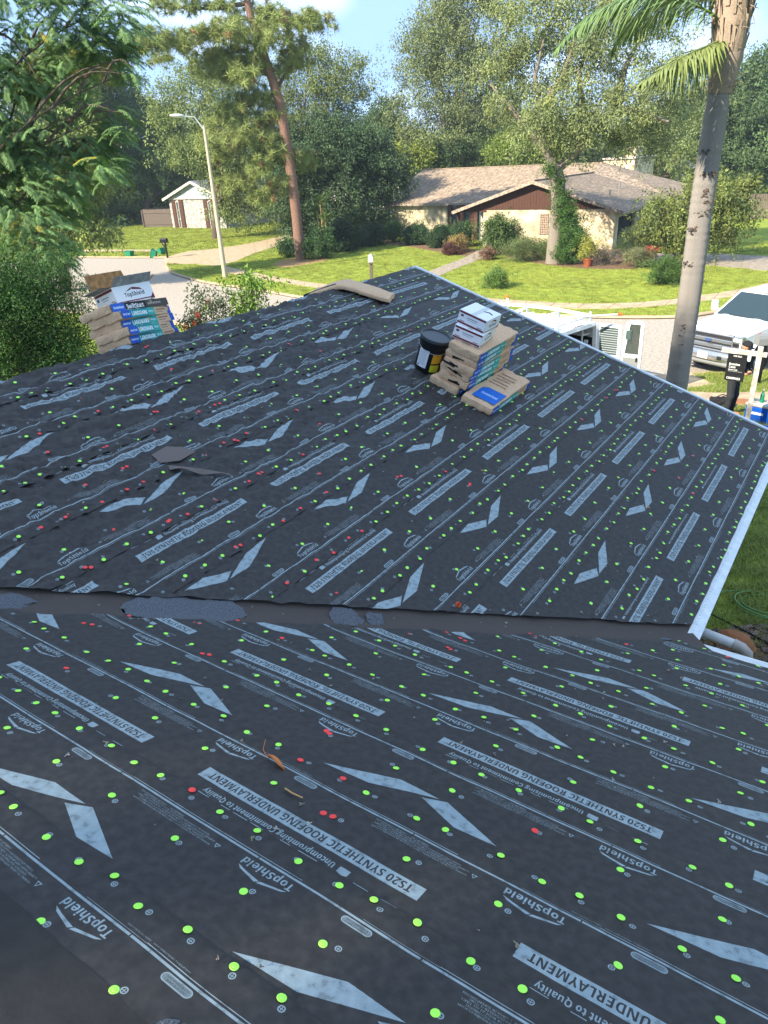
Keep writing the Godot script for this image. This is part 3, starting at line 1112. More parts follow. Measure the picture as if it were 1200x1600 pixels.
	de.box(Transform3D(Basis(Vector3(1, 0, 0), deg_to_rad(-19.1)), V(4.83, EY + 0.012, 0.042)), V(9.6, 0.006, 0.176))
	de.box(at(V(4.81, EY - 0.045, 0.0)), V(9.6, 0.09, 0.006))
	part(h, "drip_edge", de, M.white_metal).transform = inv
	de = MB.new()
	for e in [[V(0.0, EY + 0.012, -4.40), V(RX, RY + 0.012, -4.40)], [V(RX, RY + 0.012, -4.40), V(RX - 4.9, EY - 0.01, -4.40)]]:
		de.bar(e[0] + V(0, -0.045, -0.012), e[1] + V(0, -0.045, -0.012), 0.05, 0.12)
	part(h, "drip_edge", de, M.white_metal).transform = inv
	var nm := MB.new()
	for i in 108:
		nm.ball(pB(0.02 + i * 0.0405, 0.012 + rf(-0.003, 0.003), 0.0035), V(0.0055, 0.002, 0.0055), 3, 6)
	for i in 60:
		nm.ball(V(0.1 + i * 0.16, EY + 0.033, 0.09), V(0.0035, 0.002, 0.0035), 3, 6)
	part(h, "nail_head", nm, M.car_grey, "stuff").transform = inv
	var fm := MB.new()
	fm.bx(V(-0.12, EY - 0.14, -2.2), V(0.03, 0.16, 4.3))
	fm.bx(V(4.9, EY - 0.14, 0.022), V(9.4, 0.16, 0.03))
	part(h, "fascia", fm, M.trim_white).transform = inv
	var sf := MB.new()
	sf.bx(V(-0.27, EY - 0.19, -2.2), V(0.56, 0.02, 4.3))
	sf.bx(V(4.9, EY - 0.19, 0.27), V(9.4, 0.02, 0.56))
	part(h, "soffit", sf, M.trim_white).transform = inv
	# grit and chips blown over the felt
	var dm := MB.new()
	for i in 5:
		dm.ball(V(rf(-0.004, 0.004), 0.001, rf(-0.004, 0.004)), V(rf(0.002, 0.006), 0.0015, rf(0.001, 0.003)), 3, 5)
	var dx: Array = []
	var dc: Array = []
	for i in 700:
		var far := i % 2 == 0
		var w := rf(0.2, 5.0)
		var a := rf(0.2 - w * CS, 4.2) if far else rf(-4.0, w * CS - 0.1)
		var p := pB(a, w, 0.022 + ripple(a, w, true)) if far else pA(a, w, 0.022 + ripple(a, w, false))
		if i % 5 == 0:
			var t := rf(0.1, 4.5)
			var e := rf(-0.1, 0.06)
			p = V(-t + e, EY + SL * (t + absf(e) * 0.5) + 0.012, t + e)
		dx.append(Transform3D(Basis.from_euler(V(rf(-0.3, 0.3), rf(0, TAU), rf(-0.3, 0.3))).scaled(Vector3.ONE * rf(0.4, 1.6)), p))
		var b := rf(0.12, 0.6)
		dc.append(Color(b, b * rf(0.8, 1.0), b * rf(0.55, 0.95)))
	scatter(h, "grit", dm.mesh(), dx, dc, M.blade).transform = inv
	# cap nails: the 300 that show largest as parts, the rest in one
	var cm := cap_mesh()
	var order: Array = []
	for i in nails.size():
		var p: Vector3 = nails[i][0].origin
		var q := p - CAM
		var z := q.dot(CF)
		var sx := 600 + FOC * q.dot(CR) / z
		var sy := 800 - FOC * q.dot(CU) / z
		var seen := z > 0.1 and sx > -10 and sx < 1210 and sy > 380 and sy < 1615
		order.append([q.length() + (0.0 if seen else 1000.0), i])
	order.sort_custom(func(a, b): return a[0] < b[0])
	var xf: Array = []
	var cl: Array = []
	for k in order.size():
		var e: Array = nails[order[k][1]]
		if k < 298:
			var sl: Node3D = slope_a
			if e[0].basis.y.x > 0.2:
				sl = slope_b
			part(sl, "cap_nail", cm, M.cap_red if e[1] else M.cap_green).transform = e[0]
		elif order[k][0] < 1000.0 or k % 3 == 0:
			xf.append(e[0])
			cl.append(Color(0.90, 0.06, 0.06) if e[1] else Color(0.40, 0.93, 0.10))
	var capm := mat("cap_any", Color.WHITE, 0.45)
	capm.vertex_color_use_as_albedo = true
	scatter(slope_b, "cap_nail", cm, xf, cl, capm)

# ---------------------------------------------------------------- buildings across the street
func Z(x: float, y: float, z: float) -> Vector3:     # where a ray meets an upright plane across z
	var d := ray(x, y)
	return CAM + d * ((z - CAM.z) / d.z)
func shingle_mat(called: String, base: Color, spread: float, seed_: int) -> StandardMaterial3D:
	var im := Image.create(512, 512, false, Image.FORMAT_RGB8)
	var r := RandomNumberGenerator.new()
	r.seed = seed_
	for row in 32:
		var x := -r.randi_range(0, 20)
		while x < 512:
			var w := r.randi_range(8, 26)
			var k := 1.0 + spread * (r.randf() - 0.5)
			var c := Color(base.r * k, base.g * k * (0.98 + 0.04 * r.randf()), base.b * k * (0.96 + 0.08 * r.randf()))
			im.fill_rect(Rect2i(x, row * 16, w, 16), c)
			x += w
	for i in 24000:
		var p := Vector2i(r.randi_range(0, 511), r.randi_range(0, 511))
		var c := im.get_pixelv(p)
		im.set_pixelv(p, c * rf(0.75, 1.12))
	var m := mat(called, Color.WHITE, 0.95)
	m.albedo_texture = ImageTexture.create_from_image(im)
	return m
func shingles(e0: Vector3, e1: Vector3, r1: Vector3, r0: Vector3, butt := 0.016, course := 0.14) -> MB:   # stepped courses from eave to ridge
	var m := MB.new()
	var n := maxi(3, int(e0.distance_to(r0) / course))
	var nrm := (e1 - e0).cross(r0 - e0).normalized()
	if nrm.y < 0:
		nrm = -nrm
	for i in n:
		var t0 := float(i) / n
		var t1 := float(i + 1) / n
		var a := e0.lerp(r0, t0)
		var b := e1.lerp(r1, t0)
		var c := e1.lerp(r1, t1)
		var d := e0.lerp(r0, t1)
		var h := nrm * butt
		var ua := (a - e0).dot((e1 - e0).normalized()) / 4.0
		var ub := (b - e0).dot((e1 - e0).normalized()) / 4.0
		var q: Array = [a + h, b + h, c + nrm * 0.002, d + nrm * 0.002]
		var fl: bool = (q[1] - q[0]).cross(q[3] - q[0]).dot(nrm) < 0
		var va := (i % 32) / 32.0
		var vb := va + 1.0 / 32.0
		var U := [Vector2(ua, vb), Vector2(ub, vb), Vector2(ub, va), Vector2(ua, va)]
		if fl:
			m.tri(q[0], q[2], q[1], U[0], U[2], U[1])
			m.tri(q[0], q[3], q[2], U[0], U[3], U[2])
			m.quad(a, a + h, b + h, b, U[0], U[1])
		else:
			m.tri(q[0], q[1], q[2], U[0], U[1], U[2])
			m.tri(q[0], q[2], q[3], U[0], U[2], U[3])
			m.quad(a, b, b + h, a + h, U[0], U[1])
	return m
func window(parent: Node, x: Transform3D, w: float, h: float, rails := 1, bars := 0, deep := 0.1) -> void:   # local x across, y up from the sill, z outwards
	var f := MB.new()
	var t := 0.06
	f.box(x * Transform3D(Basis(), V(0, t / 2, 0)), V(w, t, deep))
	f.box(x * Transform3D(Basis(), V(0, h - t / 2, 0)), V(w, t, deep))
	for s in [-1, 1]:
		f.box(x * Transform3D(Basis(), V(s * (w - t) / 2, h / 2, 0)), V(t, h - 2 * t, deep))
	for i in rails:
		f.box(x * Transform3D(Basis(), V(0, h * (i + 1) / (rails + 1), 0)), V(w - 2 * t, 0.04, deep * 0.7))
	for i in bars:
		f.box(x * Transform3D(Basis(), V(-w / 2 + w * (i + 1) / (bars + 1), h / 2, 0.003)), V(0.035, h - 2 * t, deep * 0.65))
	var o := part(parent, "window", f, M.trim_white)
	var g := MB.new()
	g.box(x * Transform3D(Basis(), V(0, h / 2, -0.02)), V(w - 2 * t, h - 2 * t, 0.012))
	part(o, "pane", g, M.glass)
func center_house() -> void:
	var h := thing("ranch_house", "cream stucco ranch house with brown board gable and tan shingle roof across the street", "house", at(V(-22, GY, -48)))
	var inv := h.transform.affine_inverse()
	var sh := shingle_mat("shingle_tan", rgb(146, 130, 114), 0.42, 77)
	var zg := -43.0
	var yt := 1.94
	# walls: gable wing in front, long wing set back at the left
	var w := MB.new()
	var b0 := GY - 0.1
	w.bx(V(-18.52, (yt + b0) / 2, zg - 0.1), V(9.0, yt - b0, 0.2))
	w.bx(V(-22.92, (yt + b0) / 2, zg - 2.9), V(0.2, yt - b0, 5.4))
	w.bx(V(-31.0, (yt + b0) / 2, -48.62), V(6.9, yt - b0, 0.2))
	w.bx(V(-34.35, (yt + b0) / 2, -55.4), V(0.2, yt - b0, 13.3))
	w.bx(V(-24.2, (yt + b0) / 2, -62.1), V(20.5, yt - b0, 0.2))
	w.bx(V(-14.12, (yt + b0) / 2, -43.5), V(0.2, yt - b0, 0.6))
	w.bx(V(-14.12, (yt + 1.35) / 2, -45.6), V(0.2, yt - 1.35, 3.6))
	w.bx(V(-14.12, (yt + b0) / 2, -54.7), V(0.2, yt - b0, 14.6))
	part(h, "wall", w, M.stucco).transform = inv
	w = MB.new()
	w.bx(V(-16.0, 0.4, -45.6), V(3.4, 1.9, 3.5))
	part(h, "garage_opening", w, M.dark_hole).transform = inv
	# gable boards, each upright board with a proud batten edge
	w = MB.new()
	var pk := V(-19.32, 3.56, 0)
	var x := -24.6
	while x < -13.9:
		var hgt := 3.50 - absf(x + 0.1 - pk.x) * 0.305
		if hgt > yt + 0.02:
			w.bx(V(x + 0.1, (hgt + yt - 0.06) / 2, zg + 0.03 + rf(0, 0.012)), V(0.188, hgt - yt + 0.06, 0.05))
		x += 0.2
	w.bx(V(-23.9, yt - 0.1, zg + 0.02), V(2.2, 0.2, 0.1))
	part(h, "gable_boards", w, M.brown_wood, "stuff").transform = inv
	# porch: boards, sidelights and the front door under the left eave
	w = MB.new()
	x = -27.5
	var k := 0
	while x < -23.1:
		if k % 3 != 1:
			w.bx(V(x, (yt + b0) / 2, -46.4), V(0.34, yt - b0, 0.1))
		x += 0.36
		k += 1
	w.bx(V(-24.95, (yt + b0) / 2, -43.0), V(0.14, yt - b0, 0.14))
	part(h, "porch_boards", w, M.brown_wood, "stuff").transform = inv
	w = MB.new()
	w.bx(V(-25.3, (yt + b0) / 2, -46.55), V(4.5, yt - b0, 0.1))
	part(h, "sidelight", w, M.glass).transform = inv
	w = MB.new()
	w.bx(V(-24.4, 0.45, -46.33), V(0.95, 2.0, 0.07), 0.01)
	var dr := part(h, "door", w, M.trim_white)
	dr.transform = inv
	w = MB.new()
	w.ball(V(-24.05, 0.4, -46.27), V(0.04, 0.04, 0.04), 5, 8)
	part(dr, "handle", w, M.steel)
	# window with a stone panel beside it
	window_at(h, inv, Transform3D(Basis(), V(-17.62, 0.36, zg + 0.05)), 1.1, 1.28, 1, 1)
	w = MB.new()
	for i in 5:
		for j in 9:
			w.bx(V(-18.86 + i * 0.125 + rf(-0.01, 0.01), 0.42 + j * 0.145, zg + 0.04 + rf(0, 0.02)), V(0.11, 0.125, 0.06), 0.015)
	part(h, "stone_panel", w, M.stone, "stuff").transform = inv
	w = MB.new()
	w.bx(V(-17.62, 0.28, zg + 0.1), V(1.3, 0.1, 0.22), 0.01)
	part(h, "window_sill", w, M.trim_white).transform = inv
	# roofs
	var roof := MB.new()
	var zr := -55.6
	var yr := 4.2
	var zf := -42.45
	roof = shingles(V(-35.1, 1.95, -48.1), V(-19.2, 1.95, -48.1), V(-19.2, yr, zr), V(-35.1, yr, zr))
	var rp := part(h, "roof", roof, sh)
	rp.transform = inv
	part(rp, "roof_slope", shingles(V(-25.1, 1.80, zf), V(-25.1, 1.80, -49.0), V(-19.32, 3.60, -54.0), V(-19.32, 3.60, zf)), sh)
	part(rp, "roof_slope", shingles(V(-13.4, 1.78, zf), V(-13.4, 1.78, -54.2), V(-19.32, 3.60, -54.0), V(-19.32, 3.60, zf)), sh)
	part(rp, "roof_slope", shingles(V(-35.1, 1.95, -63.0), V(-13.4, 1.95, -63.0), V(-19.2, yr, zr), V(-35.1, yr, zr)), sh)
	part(rp, "roof_slope", shingles(V(-13.4, 1.80, -54.2), V(-13.4, 1.95, -63.0), V(-19.2, yr, zr), V(-19.21, yr, zr)), sh)
	part(rp, "roof_slope", shingles(V(-13.4, 1.80, -54.2), V(-13.42, 1.80, -54.25), V(-19.2, yr, zr), V(-19.32, 3.58, -53.4)), sh)
	w = MB.new()
	w.bar(V(-35.2, yr + 0.02, zr), V(-19.0, yr + 0.02, zr), 0.32, 0.05)
	w.bar(V(-19.32, 3.63, zf), V(-19.32, 3.63, -55.0), 0.3, 0.05)
	part(rp, "ridge_cap", w, sh)
	w = MB.new()
	for p in [[-16.2, -50.5], [-15.4, -46.0]]:
		var yy: float = 3.6 - (p[0] + 19.32) * 0.307
		w.rod(V(p[0], yy - 0.1, p[1]), V(p[0], yy + 0.4, p[1]), 0.06, 8)
	part(rp, "vent_pipe", w, M.car_grey)
	# fascias
	w = MB.new()
	w.bar(V(-25.15, 1.72, zf + 0.03), V(-19.32, 3.52, zf + 0.03), 0.05, 0.2)
	w.bar(V(-19.32, 3.52, zf + 0.032), V(-13.35, 1.70, zf + 0.032), 0.05, 0.2)
	w.bar(V(-13.36, 1.70, zf), V(-13.36, 1.70, -54.2), 0.05, 0.16)
	w.bar(V(-35.1, 1.86, -48.07), V(-25.0, 1.86, -48.07), 0.05, 0.16)
	w.bar(V(-35.12, 1.9, -48.1), V(-35.12, yr - 0.1, zr), 0.05, 0.2)
	part(h, "fascia", w, M.trim_tan).transform = inv
	w = MB.new()
	w.quad(V(-25.1, 1.69, zf), V(-25.1, 1.69, -46.5), V(-19.32, 3.48, -46.5), V(-19.32, 3.48, zf))
	w.quad(V(-19.32, 3.48, zf), V(-19.32, 3.48, -43.0), V(-13.4, 1.66, -43.0), V(-13.4, 1.66, zf))
	w.quad(V(-13.4, 1.66, -43.0), V(-14.1, 1.86, -43.0), V(-14.1, 1.86, -54.2), V(-13.4, 1.66, -54.2))
	w.quad(V(-35.0, 1.8, -48.1), V(-35.0, 1.8, -48.6), V(-25.0, 1.8, -48.6), V(-25.0, 1.8, -48.1))
	part(h, "soffit", w, M.brown_wood).transform = inv
func window_at(h: Node3D, inv: Transform3D, x: Transform3D, w: float, hh: float, rails := 1, bars := 0) -> void:
	window(h, inv * x, w, hh, rails, bars)
func left_house() -> void:
	var z := -51.9
	var h := thing("grey_house", "small pale grey gable house behind the street lamp at the end of the drive", "house", at(V(-61, GY, -56)))
	var inv := h.transform.affine_inverse()
	var sh := shingle_mat("shingle_grey", rgb(132, 132, 140), 0.3, 5)
	var xl := -64.7
	var xr := -56.6
	var xm := -60.5
	var yt := 2.45
	var w := MB.new()
	w.bx(V((xl + xr) / 2, (yt + GY - 0.1) / 2, z - 5), V(xr - xl, yt - GY + 0.1, 10))
	part(h, "wall", w, M.stucco_grey).transform = inv
	w = MB.new()
	w.prism(Transform3D(Basis(), V(0, 0, z + 0.02)), PackedVector2Array([Vector2(xl, yt - 0.05), Vector2(xr, yt - 0.05), Vector2(xr, yt + 0.05), Vector2(xm, yt + 1.55), Vector2(xl, yt + 0.05)]), 0.12)
	part(h, "gable", w, M.grey_gable).transform = inv
	var rp := part(h, "roof", shingles(V(xl - 0.4, yt - 0.02, z + 0.45), V(xl - 0.4, yt - 0.02, z - 10.4), V(xm, yt + 1.62, z - 10.4), V(xm, yt + 1.62, z + 0.45)), sh)
	rp.transform = inv
	part(rp, "roof_slope", shingles(V(xr + 0.4, yt - 0.02, z + 0.45), V(xr + 0.4, yt - 0.02, z - 10.4), V(xm, yt + 1.62, z - 10.4), V(xm, yt + 1.62, z + 0.45)), sh)
	w = MB.new()
	w.bar(V(xl - 0.45, yt - 0.14, z + 0.48), V(xm, yt + 1.50, z + 0.48), 0.06, 0.24)
	w.bar(V(xm, yt + 1.50, z + 0.483), V(xr + 0.45, yt - 0.14, z + 0.483), 0.06, 0.24)
	part(h, "fascia", w, M.trim_white).transform = inv
	w = MB.new()
	w.bx(V((xl + xr) / 2, yt - 0.06, z + 0.1), V(xr - xl, 0.1, 0.08))
	part(h, "trim_board", w, M.trim_white).transform = inv
	for p in [-63.4, -58.6]:
		window_at(h, inv, Transform3D(Basis(), V(p, GY + 0.1, z + 0.03)), 0.42, 2.6, 2, 0)
		for s in [-1, 1]:
			w = MB.new()
			w.bx(V(p + s * 0.55, 0.9, z + 0.05), V(0.62, 2.75, 0.1), 0.01)
			for i in 7:
				w.bx(V(p + s * 0.55, -0.3 + i * 0.4, z + 0.11), V(0.5, 0.3, 0.03), 0.008)
			part(h, "shutter", w, M.brown_wood).transform = inv
	# board fences
	fence("wood_fence", "dark weathered board fence running left from the grey house", [V(-64.9, GY, -53.0), V(-69.5, GY, -52.0), V(-72.0, GY, -58.0), V(-78.0, GY, -70.0)], 1.9)
	fence("wood_fence", "grey board fence at the far right edge beyond the lawn", [V(-9.6, GY, -63.5), V(-5.0, GY, -64.5), V(6.0, GY, -66.0)], 1.9)
func fence(called: String, label: String, pts: Array, hgt: float) -> void:
	var h := thing(called, label, "fence", at(pts[0]))
	var inv := h.transform.affine_inverse()
	var m := MB.new()
	var posts := MB.new()
	for i in pts.size() - 1:
		var a: Vector3 = pts[i]
		var b: Vector3 = pts[i + 1]
		var n := int(a.distance_to(b) / 0.15)
		var d := (b - a).normalized()
		for k in n:
			var p := a.lerp(b, (k + 0.5) / n)
			var hh := hgt + rf(-0.03, 0.03)
			m.box(Transform3D(Basis(d, Vector3.UP, d.cross(Vector3.UP)), p + V(0, hh / 2, 0)), V(0.135, hh, 0.02))
		var r := maxi(1, n / 16)
		for k in r + 1:
			posts.bx(a.lerp(b, float(k) / r) + V(0, hgt * 0.48, 0) - d.cross(Vector3.UP) * 0.07, V(0.09, hgt * 0.96, 0.09))
		for y in [0.4, hgt - 0.35]:
			posts.bar(a + V(0, y, 0) - d.cross(Vector3.UP) * 0.045, b + V(0, y, 0) - d.cross(Vector3.UP) * 0.045, 0.04, 0.09)
	part(h, "pickets", m, M.fence_wood, "stuff").transform = inv
	part(h, "frame", posts, M.fence_wood).transform = inv
func far_buildings() -> void:
	# cream parapet and pale roof that show over the ranch house's ridge
	var h := thing("cream_building", "cream stepped parapet showing above the tan roof beside the oak", "building", at(V(-22, GY, -70)))
	var inv := h.transform.affine_inverse()
	var a := W(948, 262, 70)
	var m := MB.new()
	m.bx(V(a.x + 1.0, 1.9, a.z - 3), V(2.6, 4.7, 6.0))
	m.bx(V(a.x + 1.6, 4.4, a.z - 2), V(1.0, 1.5, 2.2), 0.04)
	part(h, "wall", m, M.stucco).transform = inv
	m = MB.new()
	m.bx(V(a.x + 1.0, 4.32, a.z - 3), V(2.8, 0.14, 6.3), 0.03)
	part(h, "parapet_cap", m, M.trim_white).transform = inv
	var b := W(995, 250, 82)
	h = thing("white_roof_house", "white roofed house far behind, seen between the oak and the palm", "house", at(V(b.x, GY, b.z)))
	inv = h.transform.affine_inverse()
	m = MB.new()
	m.bx(V(b.x, 1.2, b.z - 4), V(9, 3.6, 8))
	part(h, "wall", m, M.stucco_grey).transform = inv
	m = MB.new()
	m.prism(at(V(b.x, 3.0, b.z - 4), 0.25), PackedVector2Array([Vector2(-5, 0), Vector2(5, 0), Vector2(0, 2.4)]), 9.0)
	part(h, "roof", m, M.trim_white).transform = inv
	# house glimpsed through the dark trees left of the ranch house
	b = W(575, 340, 95)
	h = thing("pale_house", "pale house glimpsed through the dark trees left of the ranch house", "house", at(V(b.x, GY, b.z)))
	inv = h.transform.affine_inverse()
	m = MB.new()
	m.bx(V(b.x, 1.4, b.z - 3), V(16, 4, 6))
	part(h, "wall", m, M.stucco_grey).transform = inv
	m = MB.new()
	m.prism(Transform3D(Basis(Vector3.UP, PI / 2), V(b.x, 3.4, b.z - 3)), PackedVector2Array([Vector2(-3.6, 0), Vector2(3.6, 0), Vector2(0, 1.5)]), 17.0)
	part(h, "roof", m, M.car_grey).transform = inv
	# utility pole
	var p := W(832, 240, 85)
	h = thing("utility_pole", "pale utility pole standing in the trees behind the house", "pole", at(V(p.x, GY, p.z)))
	m = MB.new()
	m.rod(V(0, 0, 0), V(0, 8.6, 0), 0.17, 10, 0.13)
	part(h, "shaft", m, M.pole_concrete)
	m = MB.new()
	m.bx(V(0, 8.0, 0.16), V(2.2, 0.1, 0.1))
	part(h, "crossarm", m, M.fence_wood)

# ---------------------------------------------------------------- plants
func leaf_clump(n: int, R: float, L: float, wd: float, seed_: int, droop := 0.2) -> ArrayMesh:
	var r := RandomNumberGenerator.new()
	r.seed = seed_
	var m := MB.new()
	for i in n:
		var p := Vector3(r.randf_range(-1, 1), r.randf_range(-1, 1), r.randf_range(-1, 1))
		while p.length() > 1.0:
			p = Vector3(r.randf_range(-1, 1), r.randf_range(-1, 1), r.randf_range(-1, 1))
		p *= R
		var d := (Vector3(r.randf_range(-1, 1), r.randf_range(-1, 1) - droop, r.randf_range(-1, 1)) + p.normalized() * 0.7).normalized()
		var up := (Vector3(r.randf_range(-1, 1), r.randf_range(0, 1.6), r.randf_range(-1, 1))).normalized()
		var s := d.cross(up).normalized()
		var nn := s.cross(d)
		var l := L * r.randf_range(0.7, 1.25)
		var w := wd * r.randf_range(0.7, 1.2) * 0.5
		var a := p
		var b := p + d * l
		var mid := p + d * l * 0.45
		m.tri(a, mid + s * w + nn * w * 0.35, b)
		m.tri(a, b, mid - s * w + nn * w * 0.35)
	return m.mesh()
func needle_tuft(n: int, L: float, wd: float, seed_: int) -> ArrayMesh:
	var r := RandomNumberGenerator.new()
	r.seed = seed_
	var m := MB.new()
	for i in n:
		var t := r.randf_range(0, TAU)
		var e := r.randf_range(-0.25, 1.0)
		var d := Vector3(cos(t), e * 1.1, sin(t)).normalized()
		var s := d.cross(Vector3(r.randf_range(-1, 1), r.randf_range(-1, 1), r.randf_range(-1, 1))).normalized() * wd
		var a := Vector3(0, r.randf_range(-0.12, 0.12) * L * 2.0, 0)
		var b := a + d * L * r.randf_range(0.7, 1.1) + Vector3(0, -0.12 * L, 0)
		m.tri(a - s, a + s, b)
	return m.mesh()
func feather(pairs: int, L: float, pl: float, wd: float, seed_: int) -> ArrayMesh:   # a drooping twice-cut frond
	var r := RandomNumberGenerator.new()
	r.seed = seed_
	var m := MB.new()
	var pts: Array = []
	for i in pairs + 1:
		var t := float(i) / pairs
		pts.append(Vector3(0, 0.12 * L * t - 0.42 * L * t * t, L * t * (1.0 - 0.12 * t)))
	for i in pairs:
		m.tri(pts[i] + V(0.004, 0, 0), pts[i + 1], pts[i] - V(0.004, 0, 0))
		var t := float(i) / pairs
		var tw := pl * (0.55 + 0.9 * t * (1.0 - t) * 2.0)
		for s in [-1.0, 1.0]:
			for k in 2:
				var d := Vector3(s * (0.9 - 0.3 * k), -0.25 - r.randf_range(0, 0.5), 0.45 + r.randf_range(-0.2, 0.3)).normalized()
				var p: Vector3 = pts[i].lerp(pts[i + 1], 0.5 * k)
				var b: Vector3 = p + d * tw * r.randf_range(0.7, 1.1)
				var q := d.cross(Vector3.UP).normalized() * wd
				var mid: Vector3 = p.lerp(b, 0.5)
				m.tri(p, mid + q, b)
				m.tri(p, b, mid - q)
	return m.mesh()
func grass_tuft(n: int, R: float, H: float, wd: float, seed_: int) -> ArrayMesh:
	var r := RandomNumberGenerator.new()
	r.seed = seed_
	var m := MB.new()
	for i in n:
		var p := Vector3(r.randf_range(-R, R), 0, r.randf_range(-R, R))
		var t := r.randf_range(0, TAU)
		var d := Vector3(cos(t), 0, sin(t))
		var s := Vector3(-d.z, 0, d.x) * wd
		var h := H * r.randf_range(0.5, 1.15)
		var mid := p + d * h * 0.25 + V(0, h * 0.62, 0)
		var tip := p + d * h * r.randf_range(0.5, 1.0) + V(0, h * r.randf_range(0.75, 1.0), 0)
		m.tri(p - s, p + s, mid + s * 0.8)
		m.tri(p - s, mid + s * 0.8, mid - s * 0.8)
		m.tri(mid - s * 0.8, mid + s * 0.8, tip)
	return m.mesh()
func curve_pts(a: Vector3, b: Vector3, bend: Vector3, n := 6) -> PackedVector3Array:
	var o := PackedVector3Array()
	for i in n + 1:
		var t := float(i) / n
		o.append(a.lerp(b, t) + bend * sin(t * PI) * (1.0 - 0.3 * t))
	return o
func taper(n: int, r0: float, r1: float) -> PackedFloat32Array:
	var o := PackedFloat32Array()
	for i in n:
		o.append(lerpf(r0, r1, float(i) / maxf(1, n - 1)))
	return o
# positions and tints of leaf clumps filling the blobs of a crown; each blob is [centre, radius]
func fill_crown(blobs: Array, per: float, size: float, col: Color, vary: float, hollow := 0.5, flat := 0.85, lit := 0.0) -> Array:
	var xf: Array = []
	var cl: Array = []
	for b in blobs:
		var c: Vector3 = b[0]
		var R: float = b[1]
		var clusters := maxi(4, int(7.5 * per * R * R / (size * size)))
		for i in clusters:
			var d := rdir()
			if d.y < -0.3 and rng.randf() < 0.5:
				d.y = -d.y
			var rr := R * pow(rf(hollow * hollow * hollow, 1.0), 1.0 / 3.0) * (1.0 + 0.25 * n_a.get_noise_3d(d.x * 2.0 + c.x, d.y * 2.0, d.z * 2.0 + c.z))
			var cc := c + Vector3(d.x, d.y * flat, d.z) * rr
			var cr := size * rf(0.7, 1.6)
			var tone := (1.0 + vary * rf(-1, 1)) 
			var warm := rf(-0.12, 0.2) * vary
			for k in 5:
				var p := cc + Vector3(rng.randfn(), rng.randfn() * 0.6, rng.randfn()) * cr * 0.55
				var s := rf(0.75, 1.3)
				xf.append(Transform3D(Basis.from_euler(Vector3(rf(-0.6, 0.6), rf(0, TAU), rf(-0.6, 0.6))).scaled(Vector3.ONE * s * size), p))
				var q := tone * rf(0.85, 1.15)
				cl.append(Color(col.r * q * (1 + warm * 1.5), col.g * q * (1 + warm * 0.6), col.b * q * (1 - warm)))
	return [xf, cl]
func blobs_px(l: Array, dist: float) -> Array:
	var o: Array = []
	for b in l:
		var d: float = dist + (b[3] if b.size() > 3 else 0.0)
		var c := W(b[0], b[1], d)
		o.append([c, b[2] / FOC * (c - CAM).length()])
	return o
var clump := {}
# a tree with trunk, limbs to its leaf masses, and a crown of leaf clumps
func tree(called: String, label: String, px: float, dist: float, bl: Array, kind: String, size: float, col: Color, per := 1.0, trunk_r := 0.25, group := "", vary := 0.3, bark := "bark_dark", fork := 0.35, world_base = null, limbs := 7) -> Node3D:
	var base := W(px, 420, dist)
	if world_base != null:
		base = world_base
	base.y = GY if world_base == null else world_base.y
	var o := thing(called, label, "tree", at(base), group)
	var blobs := blobs_px(bl, dist) if bl.size() and not bl[0][0] is Vector3 else bl
	var mid := Vector3.ZERO
	var wsum := 0.0
	var top := 0.0
	for b in blobs:
		var wt: float = b[1] * b[1]
		mid += b[0] * wt
		wsum += wt
		top = maxf(top, b[0].y)
	mid /= wsum
	var fk := base + Vector3((mid.x - base.x) * 0.25, maxf(1.2, (mid.y - base.y) * fork), (mid.z - base.z) * 0.25)
	var tm := MB.new()
	var tp := curve_pts(base - V(0, 0.2, 0), fk, V(rf(-0.2, 0.2), 0, rf(-0.2, 0.2)))
	tm.tube(tp, taper(tp.size(), trunk_r * 1.25, trunk_r * 0.8), 10)
	var order := blobs.duplicate()
	order.sort_custom(func(a, b): return a[1] > b[1])
	for i in mini(limbs, order.size()):
		var e: Vector3 = order[i][0]
		var p := curve_pts(fk - V(0, 0.15, 0), e, V(rf(-0.4, 0.4), rf(0.1, 0.9), rf(-0.4, 0.4)), 8)
		tm.tube(p, taper(p.size(), trunk_r * 0.55, trunk_r * 0.08), 7)
		for k in 3:
			var q: Vector3 = p[5 + k % 3]
			var f2: Vector3 = e + rdir() * order[i][1] * 0.8
			var p2 := curve_pts(q, f2, V(0, rf(-0.2, 0.4), 0), 4)
			tm.tube(p2, taper(p2.size(), trunk_r * 0.16, trunk_r * 0.04), 5)
	var inv := o.transform.affine_inverse()
	part(o, "trunk", tm, M[bark]).transform = inv
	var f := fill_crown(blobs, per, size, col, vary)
	if label.begins_with("big oak behind"):   # gaps in the leaves that let sun flecks through
		var sd := Vector3(-0.36 * cos(deg_to_rad(33.0)), sin(deg_to_rad(33.0)), 0.933 * cos(deg_to_rad(33.0)))
		var kx: Array = []
		var kc: Array = []
		for i in f[0].size():
			var ok := true
			for g in [[V(-1.43, 3.69, 3.73), 0.42], [V(-0.75, 3.84, 4.14), 0.40], [V(0.27, 3.03, 1.81), 0.22]]:
				var q: Vector3 = f[0][i].origin - g[0]
				if (q - sd * q.dot(sd)).length() < g[1]:
					ok = false
			if ok:
				kx.append(f[0][i])
				kc.append(f[1][i])
		f = [kx, kc]
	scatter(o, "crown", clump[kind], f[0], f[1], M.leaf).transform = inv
	return o
